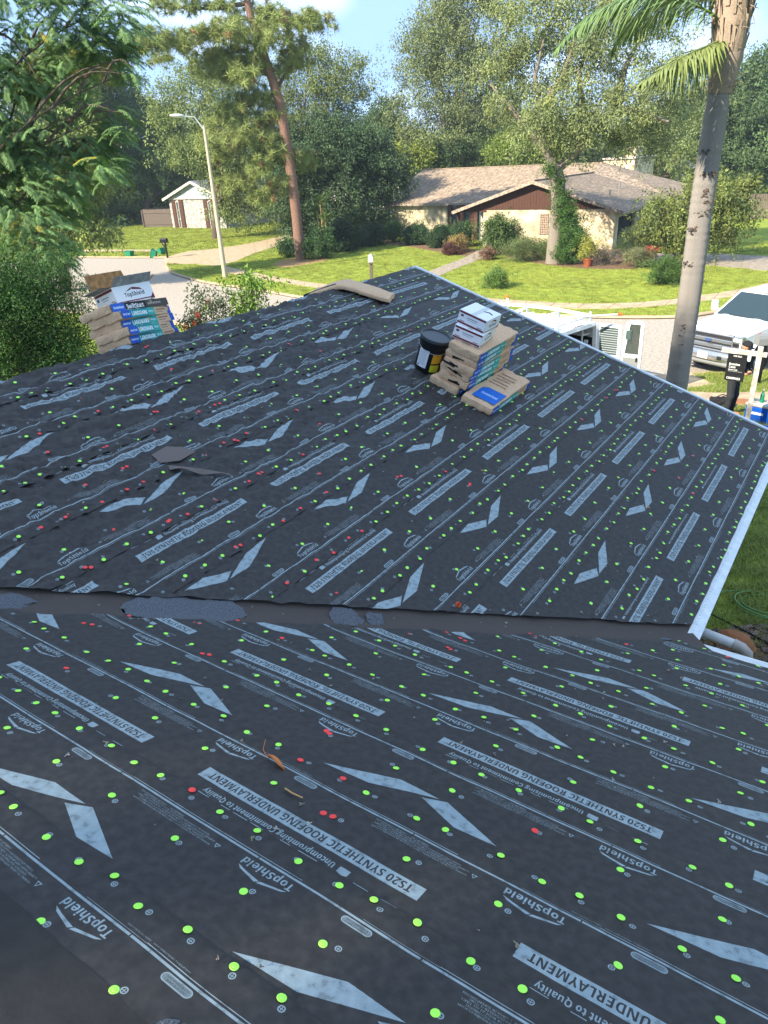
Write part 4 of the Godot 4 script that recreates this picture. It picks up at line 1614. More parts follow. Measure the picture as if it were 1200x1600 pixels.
func bush(called: String, label: String, cat: String, px: float, py: float, hw: float, hp: float, kind: String, size: float, col: Color, per := 1.2, vary := 0.3, group := "") -> Node3D:
	var base := G(px, py, -0.5)
	var sc := (base - CAM).length() / FOC
	var o := thing(called, label, cat, at(base), group)
	var rw := hw * sc * 0.84
	var hh := hp * sc * 0.90
	var bl: Array = []
	for i in 7:
		var t := float(i) / 6.0
		var yy := hh * (0.22 + 0.62 * rf(0.0, 1.0))
		var r := rw * rf(0.38, 0.62)
		bl.append([Vector3(rf(-1, 1) * (rw - r), minf(yy, hh - r * 0.6), rf(-1, 1) * (rw - r)), r])
	bl.append([Vector3(0, hh * 0.35, 0), minf(rw * 0.85, hh * 0.5)])
	var st := MB.new()
	for i in 6:
		var e: Vector3 = bl[i][0]
		st.tube(curve_pts(V(rf(-0.1, 0.1), -0.05, rf(-0.1, 0.1)), e, V(0, 0.05, 0), 4), taper(5, 0.025, 0.008), 5)
	part(o, "stem", st, M.bark_dark)
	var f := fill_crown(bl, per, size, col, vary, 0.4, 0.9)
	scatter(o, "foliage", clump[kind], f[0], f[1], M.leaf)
	return o
func trees() -> void:
	clump["oak"] = leaf_clump(26, 0.42, 0.19, 0.085, 1)
	clump["small"] = leaf_clump(34, 0.40, 0.12, 0.06, 2)
	clump["broad"] = leaf_clump(20, 0.42, 0.26, 0.13, 3, 0.35)
	clump["dense"] = leaf_clump(34, 0.44, 0.20, 0.10, 4, 0.4)
	clump["far"] = leaf_clump(24, 0.46, 0.24, 0.13, 5, 0.3)
	clump["spike"] = leaf_clump(26, 0.10, 0.55, 0.05, 6, -0.7)
	clump["cedar"] = leaf_clump(60, 0.42, 0.11, 0.035, 7, -0.3)
	clump["needle"] = needle_tuft(64, 0.42, 0.011, 8)
	clump["feather"] = feather(19, 0.44, 0.11, 0.0075, 9)
	var olive := Color(0.19, 0.24, 0.085)
	var mid := Color(0.12, 0.18, 0.06)
	var dark := Color(0.085, 0.14, 0.055)
	var lime := Color(0.20, 0.25, 0.05)
	# behind and left of the turning circle
	tree("broadleaf_tree", "dark dense tree with a sunlit yellow-green top, left of the grey house", 150, 97, [[160, 160, 60], [110, 135, 50, 4], [215, 200, 46], [222, 262, 30], [180, 272, 50], [130, 245, 60], [90, 200, 70], [60, 280, 70], [150, 310, 40], [204, 300, 24], [186, 318, 24]], "dense", 0.95, dark, 1.15, 0.4, "trees round the turning circle", 0.35)
	tree("broadleaf_tree", "yellow-green crown peeping over the dark trees at the far left", 100, 92, [[105, 118, 34], [70, 130, 40], [135, 135, 26]], "far", 1.1, lime, 1.1, 0.35, "trees round the turning circle")
	tree("magnolia_tree", "sunlit tree with a low bough hanging over the lawn by the turning circle", 90, 46, [[120, 226, 40], [92, 265, 46], [140, 288, 38], [62, 318, 52], [112, 338, 40], [152, 362, 20, -1], [46, 250, 46], [30, 340, 50], [96, 372, 28], [165, 376, 14, -1]], "broad", 0.8, Color(0.16, 0.21, 0.065), 1.0, 0.3, "trees round the turning circle", 0.45)
	tree("broadleaf_tree", "dark tree standing over the left gable end of the grey house", 235, 95, [[240, 200, 34], [255, 250, 34], [248, 290, 26], [285, 225, 34], [300, 262, 26]], "dense", 1.05, dark, 1.2, 0.4, "trees round the turning circle")
	tree("oak_tree", "olive crowned oak between the street lamp and the pine", 345, 70, [[262, 150, 26], [305, 132, 30], [345, 160, 40], [300, 195, 44], [352, 225, 46], [292, 238, 32], [354, 282, 36], [392, 280, 44], [384, 325, 34], [358, 330, 22], [420, 325, 30], [404, 230, 40]], "oak", 0.95, olive, 1.0, 0.35, "trees behind the pine")
	tree("oak_tree", "light crowned tall oak rising behind the pine into the sky", 470, 66, [[432, 112, 20], [482, 92, 30], [520, 118, 36], [556, 108, 20], [470, 150, 42], [530, 166, 42], [566, 140, 18], [440, 196, 42], [505, 205, 45]], "oak", 0.9, Color(0.16, 0.20, 0.075), 0.75, 0.3, "trees behind the pine", 0.3, "bark_grey")
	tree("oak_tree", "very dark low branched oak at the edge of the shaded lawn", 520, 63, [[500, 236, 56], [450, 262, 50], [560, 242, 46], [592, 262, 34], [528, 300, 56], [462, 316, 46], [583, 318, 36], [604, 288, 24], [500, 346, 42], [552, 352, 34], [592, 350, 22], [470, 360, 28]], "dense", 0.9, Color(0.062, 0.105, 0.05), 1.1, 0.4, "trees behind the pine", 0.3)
	tree("broadleaf_tree", "blue-green tree between the dark oak and the ranch house roof", 610, 88, [[590, 205, 30], [615, 235, 30], [600, 180, 20], [628, 258, 20]], "far", 1.1, Color(0.075, 0.125, 0.06), 1.2, 0.3, "trees behind the pine")
	# behind and over the ranch house
	tree("oak_tree", "great grey-olive oak behind the left half of the ranch house", 705, 84, [[682, 62, 48], [742, 36, 58], [652, 122, 30], [702, 130, 58], [762, 118, 46], [690, 200, 50], [640, 222, 34], [742, 192, 42], [628, 178, 22], [720, 8, 44], [780, 175, 34], [668, 92, 36]], "oak", 1.15, Color(0.175, 0.215, 0.09), 0.9, 0.5, "trees round the ranch house", 0.28, "bark_grey")
	tree("broadleaf_tree", "yellow-green bush-like tree at the left end of the tan ridge", 640, 82, [[632, 252, 20], [650, 245, 18], [668, 250, 16]], "far", 0.9, lime, 1.3, 0.2, "trees round the ranch house")
	tree("broadleaf_tree", "dark round tree over the middle of the tan ridge", 715, 84, [[700, 238, 30], [735, 228, 36], [762, 242, 24], [690, 258, 20]], "dense", 1.0, dark, 1.2, 0.3, "trees round the ranch house")
	tree("broadleaf_tree", "bright yellow-green tree by the utility pole", 808, 80, [[800, 238, 26], [822, 250, 20], [782, 246, 20], [846, 246, 18]], "far", 0.9, Color(0.16, 0.22, 0.045), 1.3, 0.25, "trees round the ranch house")
	tree("broadleaf_tree", "mid green tree far behind the utility pole", 790, 105, [[770, 205, 26], [812, 208, 24], [850, 210, 30]], "far", 1.3, mid, 1.2, 0.3, "trees round the ranch house")
	front_oak()
	tree("broadleaf_tree", "dark tree filling the gap right of the palm trunk", 1150, 88, [[1092, 185, 44], [1150, 172, 52], [1196, 200, 44], [1130, 250, 46], [1184, 268, 34], [1080, 246, 34], [1198, 122, 34], [1230, 240, 50]], "dense", 1.2, Color(0.085, 0.14, 0.06), 1.1, 0.4, "trees round the ranch house")
	tree("broadleaf_tree", "olive tree behind the right end of the ranch house roof", 1030, 78, [[1030, 205, 40], [985, 215, 30], [1060, 245, 30], [1010, 258, 24]], "oak", 1.05, Color(0.15, 0.19, 0.065), 1.0, 0.35, "trees round the ranch house")
	tree("young_magnolia", "round young tree with glossy leaves behind the palm trunk", 1060, 44, [[1040, 328, 24], [1012, 368, 20], [1050, 376, 28], [1092, 330, 32], [1130, 318, 28], [1150, 342, 22], [1130, 368, 24], [1100, 298, 24], [1148, 300, 20], [1022, 346, 16], [1080, 388, 22], [1066, 352, 26]], "broad", 0.62, Color(0.14, 0.175, 0.055), 1.1, 0.12, "", 0.45, "bark_grey", 0.3)
	pine()
	feathery_tree()
	palm()
	# the great oak behind us whose shade lies over the roof
	var bl: Array = []
	for p in [V(-5.6, 17.7, 21), V(-7.1, 18.0, 20.6), V(-8.7, 17.7, 21), V(-10.2, 18.1, 20.5), V(-11.6, 18.8, 21), V(-13.0, 20.0, 21.3), V(-14.3, 20.9, 21), V(-11.9, 20.3, 20.6), V(-9.8, 19.4, 21), V(-8.2, 19.2, 20.7), V(-15.6, 20.2, 21.2), V(-6.4, 19.2, 21.3), V(-13.6, 18.4, 20.6), V(-10.3, 17.0, 20.8), V(-11.8, 17.4, 20.9), V(-8.9, 17.65, 20.6), V(-7.3, 17.75, 21.1), V(-5.8, 17.2, 20.7), V(-12.9, 18.6, 21.0)]:
		bl.append([p, 1.75])
	tree("oak_tree", "big oak behind our house, shading the roof", 0, 0, bl, "dense", 0.9, mid, 1.7, 0.5, "", 0.3, "bark_dark", 0.7, V(-9, 0, 21.5))
	# woods on the horizon, one mass
	var xf: Array = []
	var cl: Array = []
	for i in 5200:
		var a := rf(-1.25, 0.62)
		var d := rf(104, 140)
		var p := CAM + Vector3(sin(a - 0.61) * 1.0, 0, -cos(a - 0.61)) * d
		p.y = GY + pow(rng.randf(), 0.8) * (7.0 + 2.5 * n_a.get_noise_2d(a * 9.0, 3.0))
		xf.append(Transform3D(Basis.from_euler(Vector3(rf(-0.5, 0.5), rf(0, TAU), 0)).scaled(Vector3.ONE * rf(3.0, 4.6)), p))
		var q := rf(0.7, 1.25)
		cl.append(Color(0.06 * q, 0.09 * q, 0.04 * q))
	scatter(self, "far_woods", clump.far, xf, cl, M.leaf)
func front_oak() -> void:
	var d := 47.5
	var base := G(866, 411, -0.5)
	d = Vector2(base.x - CAM.x, base.z - CAM.z).length()
	var o := thing("oak_tree", "ivy clad oak in front of the brown gable, its crown spreading over the ranch house", "tree", at(base))
	var inv := o.transform.affine_inverse()
	var tm := MB.new()
	var tp := PackedVector3Array()
	for p in [[866, 413], [868, 370], [872, 320], [872, 285], [866, 262]]:
		tp.append(W(p[0], p[1], d))
	tm.tube(tp, PackedFloat32Array([0.52, 0.42, 0.38, 0.40, 0.40]), 12)
	var ends := [[[866, 262], [852, 230], [846, 180], [836, 120], [850, 60]], [[868, 266], [890, 248], [920, 215], [960, 170], [1000, 130]], [[850, 225], [825, 200], [790, 160], [765, 130]], [[905, 232], [910, 180], [905, 110], [930, 40]], [[846, 170], [880, 120], [900, 60]], [[960, 170], [1010, 180], [1045, 190]], [[960, 172], [975, 110], [1000, 60]]]
	for l in ends:
		var q := PackedVector3Array()
		var off := rf(-2.0, 2.0)
		for i in l.size():
			q.append(W(l[i][0], l[i][1], d + off * i / l.size()))
		tm.tube(q, taper(q.size(), 0.28, 0.05), 8)
	part(o, "trunk", tm, M.bark_grey).transform = inv
	var bl := blobs_px([[820, 168, 40, 1], [880, 160, 44, -1], [784, 132, 36], [850, 92, 44, 1], [920, 104, 44], [962, 170, 44, -1], [1002, 142, 38], [1040, 190, 38, 1], [900, 215, 40], [840, 222, 34], [1000, 222, 36], [960, 62, 44, 1], [1022, 70, 40], [900, 32, 48], [818, 42, 48], [950, 214, 30], [1062, 130, 40, 3], [990, 10, 46], [790, 90, 30], [862, 190, 36, -2], [932, 190, 36, -2]], d)
	var f := fill_crown(bl, 0.75, 0.72, Color(0.195, 0.235, 0.10), 0.3)
	scatter(o, "crown", clump.oak, f[0], f[1], M.leaf).transform = inv
	bl = blobs_px([[858, 266, 7, -0.4], [870, 282, 6, -0.5], [880, 312, 8, -0.5], [868, 300, 4, -0.6], [886, 330, 11, -0.5], [890, 350, 14, -0.5], [894, 372, 18, -0.5], [890, 392, 18, -0.5], [906, 392, 12, -0.5], [878, 398, 8, -0.5]], d)
	f = fill_crown(bl, 2.2, 0.36, Color(0.06, 0.125, 0.03), 0.3)
	scatter(o, "ivy", clump.broad, f[0], f[1], M.leaf).transform = inv
func pine() -> void:
	var base := G(468, 406, -0.5)
	var d := Vector2(base.x - CAM.x, base.z - CAM.z).length()
	var o := thing("pine_tree", "tall leaning pine with red-brown trunk and long needled boughs by the drive", "tree", at(base))
	var inv := o.transform.affine_inverse()
	var tm := MB.new()
	var tp := PackedVector3Array()
	for p in [[470, 408], [464, 345], [457, 285], [447, 222], [438, 165], [426, 125], [409, 78], [393, 30], [380, -25]]:
		tp.append(W(p[0], p[1], d))
	tm.tube(tp, PackedFloat32Array([0.37, 0.33, 0.32, 0.31, 0.29, 0.28, 0.25, 0.22, 0.18]), 12)
	part(o, "trunk", tm, M.bark_pine).transform = inv
	var limbs := [[[409, 78], [370, 52], [330, 58], [290, 72], [250, 70], [214, 78]], [[424, 120], [380, 96], [345, 92], [318, 108]], [[398, 48], [430, 30], [470, 42], [506, 44]], [[385, 5], [340, 14], [290, 12], [246, 12]], [[438, 165], [405, 152], [380, 172], [350, 182]], [[445, 212], [410, 226], [372, 222], [330, 232]], [[448, 232], [420, 250], [385, 290], [355, 292]], [[440, 175], [425, 190], [405, 205]], [[452, 252], [470, 250], [480, 262]], [[432, 140], [452, 105], [470, 95]], [[456, 280], [430, 300], [405, 312]], [[415, 95], [390, 120], [370, 126], [350, 116]]]
	var lm := MB.new()
	var bl: Array = []
	for l in limbs:
		var q := PackedVector3Array()
		var off := rf(-2.2, 2.2)
		for i in l.size():
			q.append(W(l[i][0], l[i][1], d + off * i / (l.size() - 1)))
		lm.tube(q, taper(q.size(), 0.13, 0.035), 7)
		for i in range(1, l.size()):
			for k in 2:
				var c := q[i].lerp(q[i - 1], 0.5 * k) 
				bl.append([c + V(0, 0.25, 0), rf(0.65, 1.05)])
	part(o, "bough", lm, M.bark_dark).transform = inv
	for p in [[252, 86, 20], [292, 66, 24], [330, 58, 20], [362, 48, 26], [402, 28, 30], [442, 40, 26], [480, 30, 20], [345, 108, 22], [380, 118, 22], [370, 168, 26], [400, 196, 24], [360, 218, 22], [425, 232, 22], [440, 246, 24], [402, 262, 24], [372, 288, 22], [345, 250, 16], [412, 308, 18], [325, 200, 18], [455, 70, 22], [395, 78, 26], [420, 55, 26]]:
		var c := W(p[0], p[1], d + rf(-2, 2))
		bl.append([c, p[2] / FOC * (c - CAM).length()])
	var xf: Array = []
	var cl: Array = []
	for b in bl:
		var n := int(30 * b[1] * b[1] + 5)
		for i in n:
			var e := rdir()
			var p: Vector3 = b[0] + Vector3(e.x, e.y * 0.7, e.z) * b[1] * pow(rng.randf(), 0.4)
			var up := (e + V(0, 0.9, 0)).normalized()
			var s := up.cross(rdir()).normalized()
			xf.append(Transform3D(Basis(s, up, s.cross(up)).scaled(Vector3.ONE * rf(0.8, 1.25)), p))
			var q := rf(0.7, 1.3)
			if rng.randf() < 0.05:
				cl.append(Color(0.30 * q, 0.17 * q, 0.09 * q))
			else:
				cl.append(Color(0.25 * q, 0.30 * q, 0.10 * q))
	scatter(o, "crown", clump.needle, xf, cl, M.needle).transform = inv
func feathery_tree() -> void:
	var d := 17.5
	var base := W(-110, 420, 17.5)
	base.y = 0.0
	var o := thing("feathery_tree", "big tree with drooping feathery leaves filling the upper left", "tree", at(base))
	var inv := o.transform.affine_inverse()
	var bl := blobs_px([[20, 40, 85], [120, 50, 62], [62, 180, 80], [165, 95, 36, -0.5], [172, 180, 22, -1], [100, 262, 60], [20, 290, 84], [190, 228, 26, -1], [145, 215, 44], [40, 372, 56, -1], [15, 430, 40, -1], [-60, 120, 90], [-60, 300, 90], [192, 28, 22, -1], [200, 112, 14, -1], [160, 262, 22, -1.5], [150, 20, 46], [196, 205, 14, -1.5], [78, 395, 22, -1.5]], d)
	var tm := MB.new()
	var fk := base + V(0.5, 8.2, -0.4)
	tm.tube(curve_pts(base - V(0, 0.2, 0), fk, V(0.3, 0, 0.2)), taper(7, 0.34, 0.12), 12)
	for i in range(0, bl.size(), 2):
		var e: Vector3 = bl[i][0]
		var from := base.lerp(fk, clampf((e.y - 1.2 - 0.35 * Vector2(e.x - base.x, e.z - base.z).length()) / 8.2, 0.3, 0.98))
		var p := curve_pts(from, e, V(rf(-0.5, 0.5), rf(0.0, 0.7), rf(-0.5, 0.5)), 9)
		tm.tube(p, taper(p.size(), 0.035, 0.008), 6)
		for k in 4:
			var p2 := curve_pts(p[5 + k], e + rdir() * bl[i][1], V(0, 0.3, 0), 5)
			tm.tube(p2, taper(p2.size(), 0.03, 0.007), 5)
	part(o, "trunk", tm, M.bark_dark).transform = inv
	var xf: Array = []
	var cl: Array = []
	for b in bl:
		var n := int(370 * b[1] * b[1])
		for i in n:
			var e := rdir()
			var p: Vector3 = b[0] + Vector3(e.x, e.y * 0.85, e.z) * b[1] * pow(rng.randf(), 0.36)
			if n_a.get_noise_3d(p.x * 0.75, p.y * 0.75, p.z * 0.75) < -0.05:
				continue
			var yaw := atan2(e.x, e.z) + rf(-0.7, 0.7)
			xf.append(Transform3D(Basis.from_euler(Vector3(rf(-0.2, 0.5), yaw, rf(-0.3, 0.3))).scaled(Vector3.ONE * rf(0.7, 1.25)), p))
			var q := rf(0.75, 1.25)
			if rng.randf() < 0.03:
				cl.append(Color(0.32 * q, 0.30 * q, 0.06 * q))
			else:
				cl.append(Color(0.155 * q, 0.26 * q, 0.105 * q))
	scatter(o, "crown", clump.feather, xf, cl, M.leaf).transform = inv
func palm() -> void:
	var d := 13.0
	var l := [[1040, 745], [1047, 680], [1056, 610], [1065, 545], [1075, 480], [1086, 400], [1095, 330], [1107, 250], [1118, 180], [1124, 140]]
	var base := W(1039, 752, d)
	base.y = gnd(base.x, base.z)
	var o := thing("palm_tree", "leaning palm with ringed grey trunk beside the roof's far gable", "tree", at(base))
	var inv := o.transform.affine_inverse()
	# trunk with leaf-scar rings
	var tp := PackedVector3Array([base - V(0, 0.1, 0)])
	for p in l.slice(1):
		tp.append(W(p[0], p[1], d))
	var fine := PackedVector3Array()
	var rr := PackedFloat32Array()
	var n := 190
	for i in n + 1:
		var t := float(i) / n * (tp.size() - 1)
		var k := mini(int(t), tp.size() - 2)
		var p := tp[k].cubic_interpolate(tp[k + 1], tp[maxi(k - 1, 0)], tp[mini(k + 2, tp.size() - 1)], t - k)
		fine.append(p)
		var s := float(i) / n
		var r := lerpf(0.185, 0.165, s) - 0.015 * smoothstep(0.85, 1.0, s)
		r += 0.007 * (fposmod(s * 66.0 + 0.3 * n_a.get_noise_1d(s * 20.0), 1.0) - 0.5) + 0.008 * n_a.get_noise_1d(s * 60.0)
		rr.append(r)
	var tm := MB.new()
	tm.tube(fine, rr, 22)
	part(o, "trunk", tm, M.palm_trunk).transform = inv
	# scars, torn bark
	var sc := MB.new()
	for q in [[1106, 272, 10, 3], [1100, 300, 4, 5], [1108, 312, 5, 7], [1096, 332, 10, 5], [1082, 358, 6, 4], [1078, 410, 14, 4], [1104, 236, 10, 2], [1066, 520, 3, 14]]:
		var c := W(q[0], q[1], d)
		var r := 0.168
		var out := (CAM - c)
		out.y = 0
		out = out.normalized()
		var sd := out.cross(Vector3.UP).normalized()
		for k in 14:
			var u: float = rf(-1, 1) * q[2] * 0.0125
			var hgt: float = rf(-1, 1) * q[3] * 0.0125
			var pos := c + sd * u + V(0, hgt, 0) + out * sqrt(maxf(0.0, r * r - u * u))
			sc.box(Transform3D(Basis(Vector3.UP.rotated(out, rf(-0.5, 0.5)).cross(out), Vector3.UP, out).orthonormalized(), pos), V(rf(0.015, 0.05), rf(0.01, 0.03), 0.03), 0.006)
	part(o, "bark_scar", sc, M.bark_dark, "stuff").transform = inv
	# fibrous boots under the crown
	var top := W(1150, 0, d)
	var b0 := W(1124, 146, d)
	var fb := MB.new()
	var bp := PackedVector3Array()
	var br := PackedFloat32Array()
	for i in 25:
		var t := i / 24.0
		bp.append(b0.lerp(W(1168, -90, d), t))
		br.append(0.165 + 0.075 * sin(minf(1.0, t * 3.0) * PI * 0.5) - 0.05 * t + 0.015 * n_a.get_noise_1d(t * 40.0))
	fb.tube(bp, br, 18)
	for i in 210:
		var t := rf(0.0, 0.9)
		var p := b0.lerp(W(1168, -90, d), t)
		var a := rf(0, TAU)
		var out := Vector3(cos(a), 0, sin(a))
		var r := 0.17 + 0.06 * minf(1.0, t * 3)
		var s := out.cross(Vector3.UP)
		var h := rf(0.12, 0.4)
		var w := rf(0.015, 0.045)
		var q := p + out * r
		fb.quad(q - s * w, q + s * w, q + s * w * 0.6 + V(0, h, 0) + out * rf(0.0, 0.05), q - s * w * 0.5 + V(0, h, 0) + out * rf(0.0, 0.05))
		if i % 3 == 0:
			fb.tube(curve_pts(q, q + out * rf(0.02, 0.14) + V(0, rf(-0.2, 0.05), 0) + s * rf(-0.1, 0.1), out * 0.03, 3), taper(4, 0.006, 0.002), 4)
	part(o, "leaf_boots", fb, M.palm_fibre).transform = inv
	# fronds: rachis polylines given where the photo shows them, others filling the head above the frame
	var head := W(1160, -40, d)
	var fr: Array = [
		[W(1140, 40, d), W(1080, 5, d - 0.3), W(1000, -8, d - 0.6), W(920, 25, d - 0.9), W(870, 75, d - 1.2)],
		[W(1132, 60, d), W(1110, 70, d - 0.4), W(1075, 85, d - 0.9), W(1040, 105, d - 1.3), W(1005, 128, d - 1.6)],
		[W(1140, 20, d), W(1100, -10, d + 0.5), W(1030, 5, d + 1.0), W(980, 40, d + 1.4), W(955, 80, d + 1.6)],
	]
	for i in 12:
		var a := TAU * i / 12.0 + 0.3
		var out := Vector3(cos(a), 0, sin(a))
		if out.dot(-CR) > 0.5:
			continue
		var up := rf(0.2, 1.2)
		fr.append([head, head + out * 0.7 + V(0, 0.6 * up, 0), head + out * 1.5 + V(0, 0.8 * up, 0), head + out * 2.3 + V(0, 0.55 * up, 0), head + out * 2.9 + V(0, -0.1 + 0.3 * up, 0)])
	var fi := 0
	for f in fr:
		var pts := PackedVector3Array()
		for i in 33:
			var t := i / 32.0 * 4.0
			var k := mini(int(t), 3)
			pts.append(f[k].cubic_interpolate(f[k + 1], f[maxi(k - 1, 0)], f[mini(k + 2, 4)], t - k))
		var m := MB.new()
		m.tube(pts, taper(33, 0.022, 0.004), 6)
		for i in range(4, 33):
			var t := i / 32.0
			var dd := (pts[mini(i + 1, 32)] - pts[i - 1]).normalized()
			var side := dd.cross(Vector3.UP).normalized()
			var L := 0.66 * sin(clampf(t * 1.15, 0.1, 1.0) * PI * 0.86 + 0.25)
			for s in [-1.0, 1.0]:
				for k in 5:
					var p := pts[i].lerp(pts[i - 1], k / 5.0)
					var dir: Vector3 = (side * s * rf(0.25, 0.6) + dd * rf(0.45, 0.8) + V(0, rf(-0.55, 0.0), 0)).normalized()
					var e := p + dir * L * rf(0.8, 1.1) + V(0, -0.28 * L, 0)
					var md := p + dir * L * 0.5
					var w := dir.cross(Vector3.UP.rotated(dd, rf(-0.6, 0.6))).normalized() * 0.014
					m.quad(p - w * 0.5, p + w * 0.5, md + w, md - w)
					m.tri(md - w, md + w, e)
		var fm := mat("palm_green_%d" % fi, rgb(98, 122, 74) if fi != 1 else rgb(118, 130, 76), 0.4)
		fm.backlight_enabled = true
		fm.backlight = Color(0.16, 0.2, 0.07)
		part(o, "frond", m, fm).transform = inv
		fi += 1
func shrubs() -> void:
	var dk := Color(0.042, 0.085, 0.036)
	var md := Color(0.075, 0.125, 0.04)
	var lt := Color(0.13, 0.17, 0.07)
	var gp := "shrubs along the front of the ranch house"
	bush("shrub", "loose shrub at the far left corner of the ranch house wall", "shrub", 616, 378, 16, 42, "broad", 0.42, md, 1.2, 0.3, gp)
	bush("shrub", "dark round shrub under the plain left wall of the ranch house", "shrub", 650, 382, 22, 34, "dense", 0.38, dk, 1.6, 0.25, gp)
	bush("shrub", "wide dark shrub just left of the porch", "shrub", 690, 386, 24, 28, "dense", 0.38, dk, 1.6, 0.25, gp)
	bush("shrub", "leafy dark shrub against the porch boards", "shrub", 722, 386, 18, 36, "broad", 0.40, dk, 1.4, 0.3, gp)
	bush("croton", "croton with orange and yellow leaves by the garden path", "shrub", 715, 394, 14, 24, "broad", 0.34, Color(0.22, 0.17, 0.07), 1.4, 0.5, gp)
	bush("shrub", "low burgundy shrub at the bed's tip by the garden path", "shrub", 704, 398, 12, 15, "spike", 0.30, Color(0.12, 0.055, 0.05), 1.6, 0.3, gp)
	bush("shrub", "big rounded shrub right of the front door", "shrub", 780, 398, 32, 58, "broad", 0.46, md, 1.4, 0.3, gp)
	bush("shrub", "small reddish plant where the path meets the bed", "shrub", 762, 406, 12, 13, "spike", 0.28, Color(0.18, 0.11, 0.08), 1.5, 0.4, gp)
	bush("shrub", "low spreading pale shrub under the window's stone panel", "shrub", 812, 408, 30, 30, "small", 0.42, lt, 1.5, 0.3, gp)
	bush("shrub", "pale green shrub left of the ivy clad oak", "shrub", 845, 406, 20, 32, "small", 0.42, Color(0.12, 0.17, 0.06), 1.4, 0.3, gp)
	bush("shrub", "grey twiggy flowering shrub right of the terracotta pot", "shrub", 942, 414, 18, 26, "small", 0.36, Color(0.22, 0.19, 0.15), 1.0, 0.4, gp)
	bush("shrub", "upright conical shrub at the right corner of the ranch house", "shrub", 976, 408, 17, 62, "small", 0.42, Color(0.07, 0.105, 0.05), 1.6, 0.25, gp)
	bush("shrub", "spiky rosette plant at the right end of the bed", "shrub", 994, 418, 17, 22, "spike", 0.42, Color(0.16, 0.17, 0.09), 1.2, 0.3, gp)
	bush("shrub", "strap leaved clump on the lawn left of the palm trunk", "shrub", 1040, 444, 18, 32, "spike", 0.5, Color(0.07, 0.13, 0.035), 1.5, 0.3)
	bush("shrub", "lone tuft of tall blades standing in the lawn near the kerb", "shrub", 774, 449, 9, 22, "spike", 0.42, Color(0.12, 0.2, 0.05), 1.2, 0.3)
	bush("shrub", "dark shrub hugging the right side of the pine's foot", "shrub", 497, 404, 24, 46, "broad", 0.5, Color(0.05, 0.10, 0.035), 1.4, 0.3, "shrubs at the pine's foot")
	bush("shrub", "leafy shrub on the left of the pine's foot", "shrub", 452, 402, 14, 34, "broad", 0.45, Color(0.06, 0.12, 0.04), 1.4, 0.3, "shrubs at the pine's foot")
	for p in [[540, 392, 30, 40], [580, 384, 24, 34]]:
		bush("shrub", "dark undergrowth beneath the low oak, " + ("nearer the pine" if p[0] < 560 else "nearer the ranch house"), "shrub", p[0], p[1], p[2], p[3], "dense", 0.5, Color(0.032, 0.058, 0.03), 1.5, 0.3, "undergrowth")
	bush("shrub", "hedge-like dark shrub at the back of the far left lawn", "shrub", 160, 352, 46, 36, "dense", 0.9, dk, 1.4, 0.3)
	# slender canes by the pine's foot
	var b := G(505, 402, -0.5)
	var o := thing("cane_plant", "clump of tall slender canes with tufted tops beside the pine", "plant", at(b))
	var m := MB.new()
	var xf: Array = []
	var cl: Array = []
	for c in [[-0.25, 2.9], [0.1, 3.5], [0.42, 2.5]]:
		m.tube(curve_pts(V(c[0] * 0.6, -0.05, 0), V(c[0], c[1], 0), V(0.06, 0, 0), 5), taper(6, 0.05, 0.03), 7)
		for i in 5:
			xf.append(Transform3D(Basis.from_euler(V(rf(-0.4, 0.4), rf(0, TAU), rf(-0.4, 0.4))).scaled(Vector3.ONE * 0.95), V(c[0], c[1], 0)))
			cl.append(Color(0.10, 0.15, 0.05))
	part(o, "cane", m, M.twig)
	scatter(o, "foliage", clump.spike, xf, cl, M.leaf)
	# plants in pots
	for p in [[918, 416, "terracotta pot with a yellow-green croton before the ranch house wall", 9.0, 26.0, Color(0.25, 0.26, 0.06)], [1010, 414, "terracotta pot with a red flowering plant right of the rosette", 5.0, 10.0, Color(0.34, 0.07, 0.06)]]:
		b = G(p[0], p[1], -0.5)
		o = thing("potted_plant", p[2], "potted plant", at(b))
		m = MB.new()
		m.lathe(Transform3D(), [Vector2(0.0, 0.0), Vector2(0.2, 0.0), Vector2(0.28, 0.36), Vector2(0.31, 0.36), Vector2(0.31, 0.42), Vector2(0.27, 0.42), Vector2(0.25, 0.36), Vector2(0, 0.36)], 16)
		part(o, "pot", m, M.terracotta)
		var s: float = (b - CAM).length() / FOC
		var f := fill_crown([[V(0, 0.42 + p[4] * s * 0.4, 0), p[3] * s], [V(0.1, 0.5 + p[4] * s * 0.6, 0), p[3] * s * 0.7]], 2.0, 0.33, p[5], 0.4)
		scatter(o, "foliage", clump.broad, f[0], f[1], M.leaf)
	# beyond our ridge: a cedar-like tree at the left, a bottlebrush and a young laurel
	var bl := blobs_px([[20, 470, 50], [70, 484, 44], [108, 506, 26], [30, 552, 58], [96, 560, 36], [62, 590, 60], [-50, 520, 70], [120, 540, 20], [132, 580, 24], [-20, 430, 40], [55, 448, 26]], 14.2)
	tree("cedar_tree", "dense dark green cedar at the left edge, level with the roof ridge", 0, 0, bl, "cedar", 0.46, Color(0.06, 0.13, 0.035), 2.8, 0.14, "", 0.3, "bark_dark", 0.3, V(-12.2, 0, -1.2))
	roof_shrub("bottlebrush", "thin leafed bottlebrush with red flowers behind the roof ridge", [[318, 492, 20], [340, 478, 9], [300, 505, 12], [335, 505, 12], [322, 466, 8], [350, 512, 12]], "oak", 0.30, Color(0.07, 0.10, 0.05), 0.35, true)
	roof_shrub("laurel", "bright green young laurel behind the roof ridge, right of the bottlebrush", [[385, 478, 15], [388, 456, 9], [376, 498, 14], [402, 496, 12], [388, 440, 4]], "broad", 0.30, Color(0.16, 0.26, 0.05), 1.5, false)
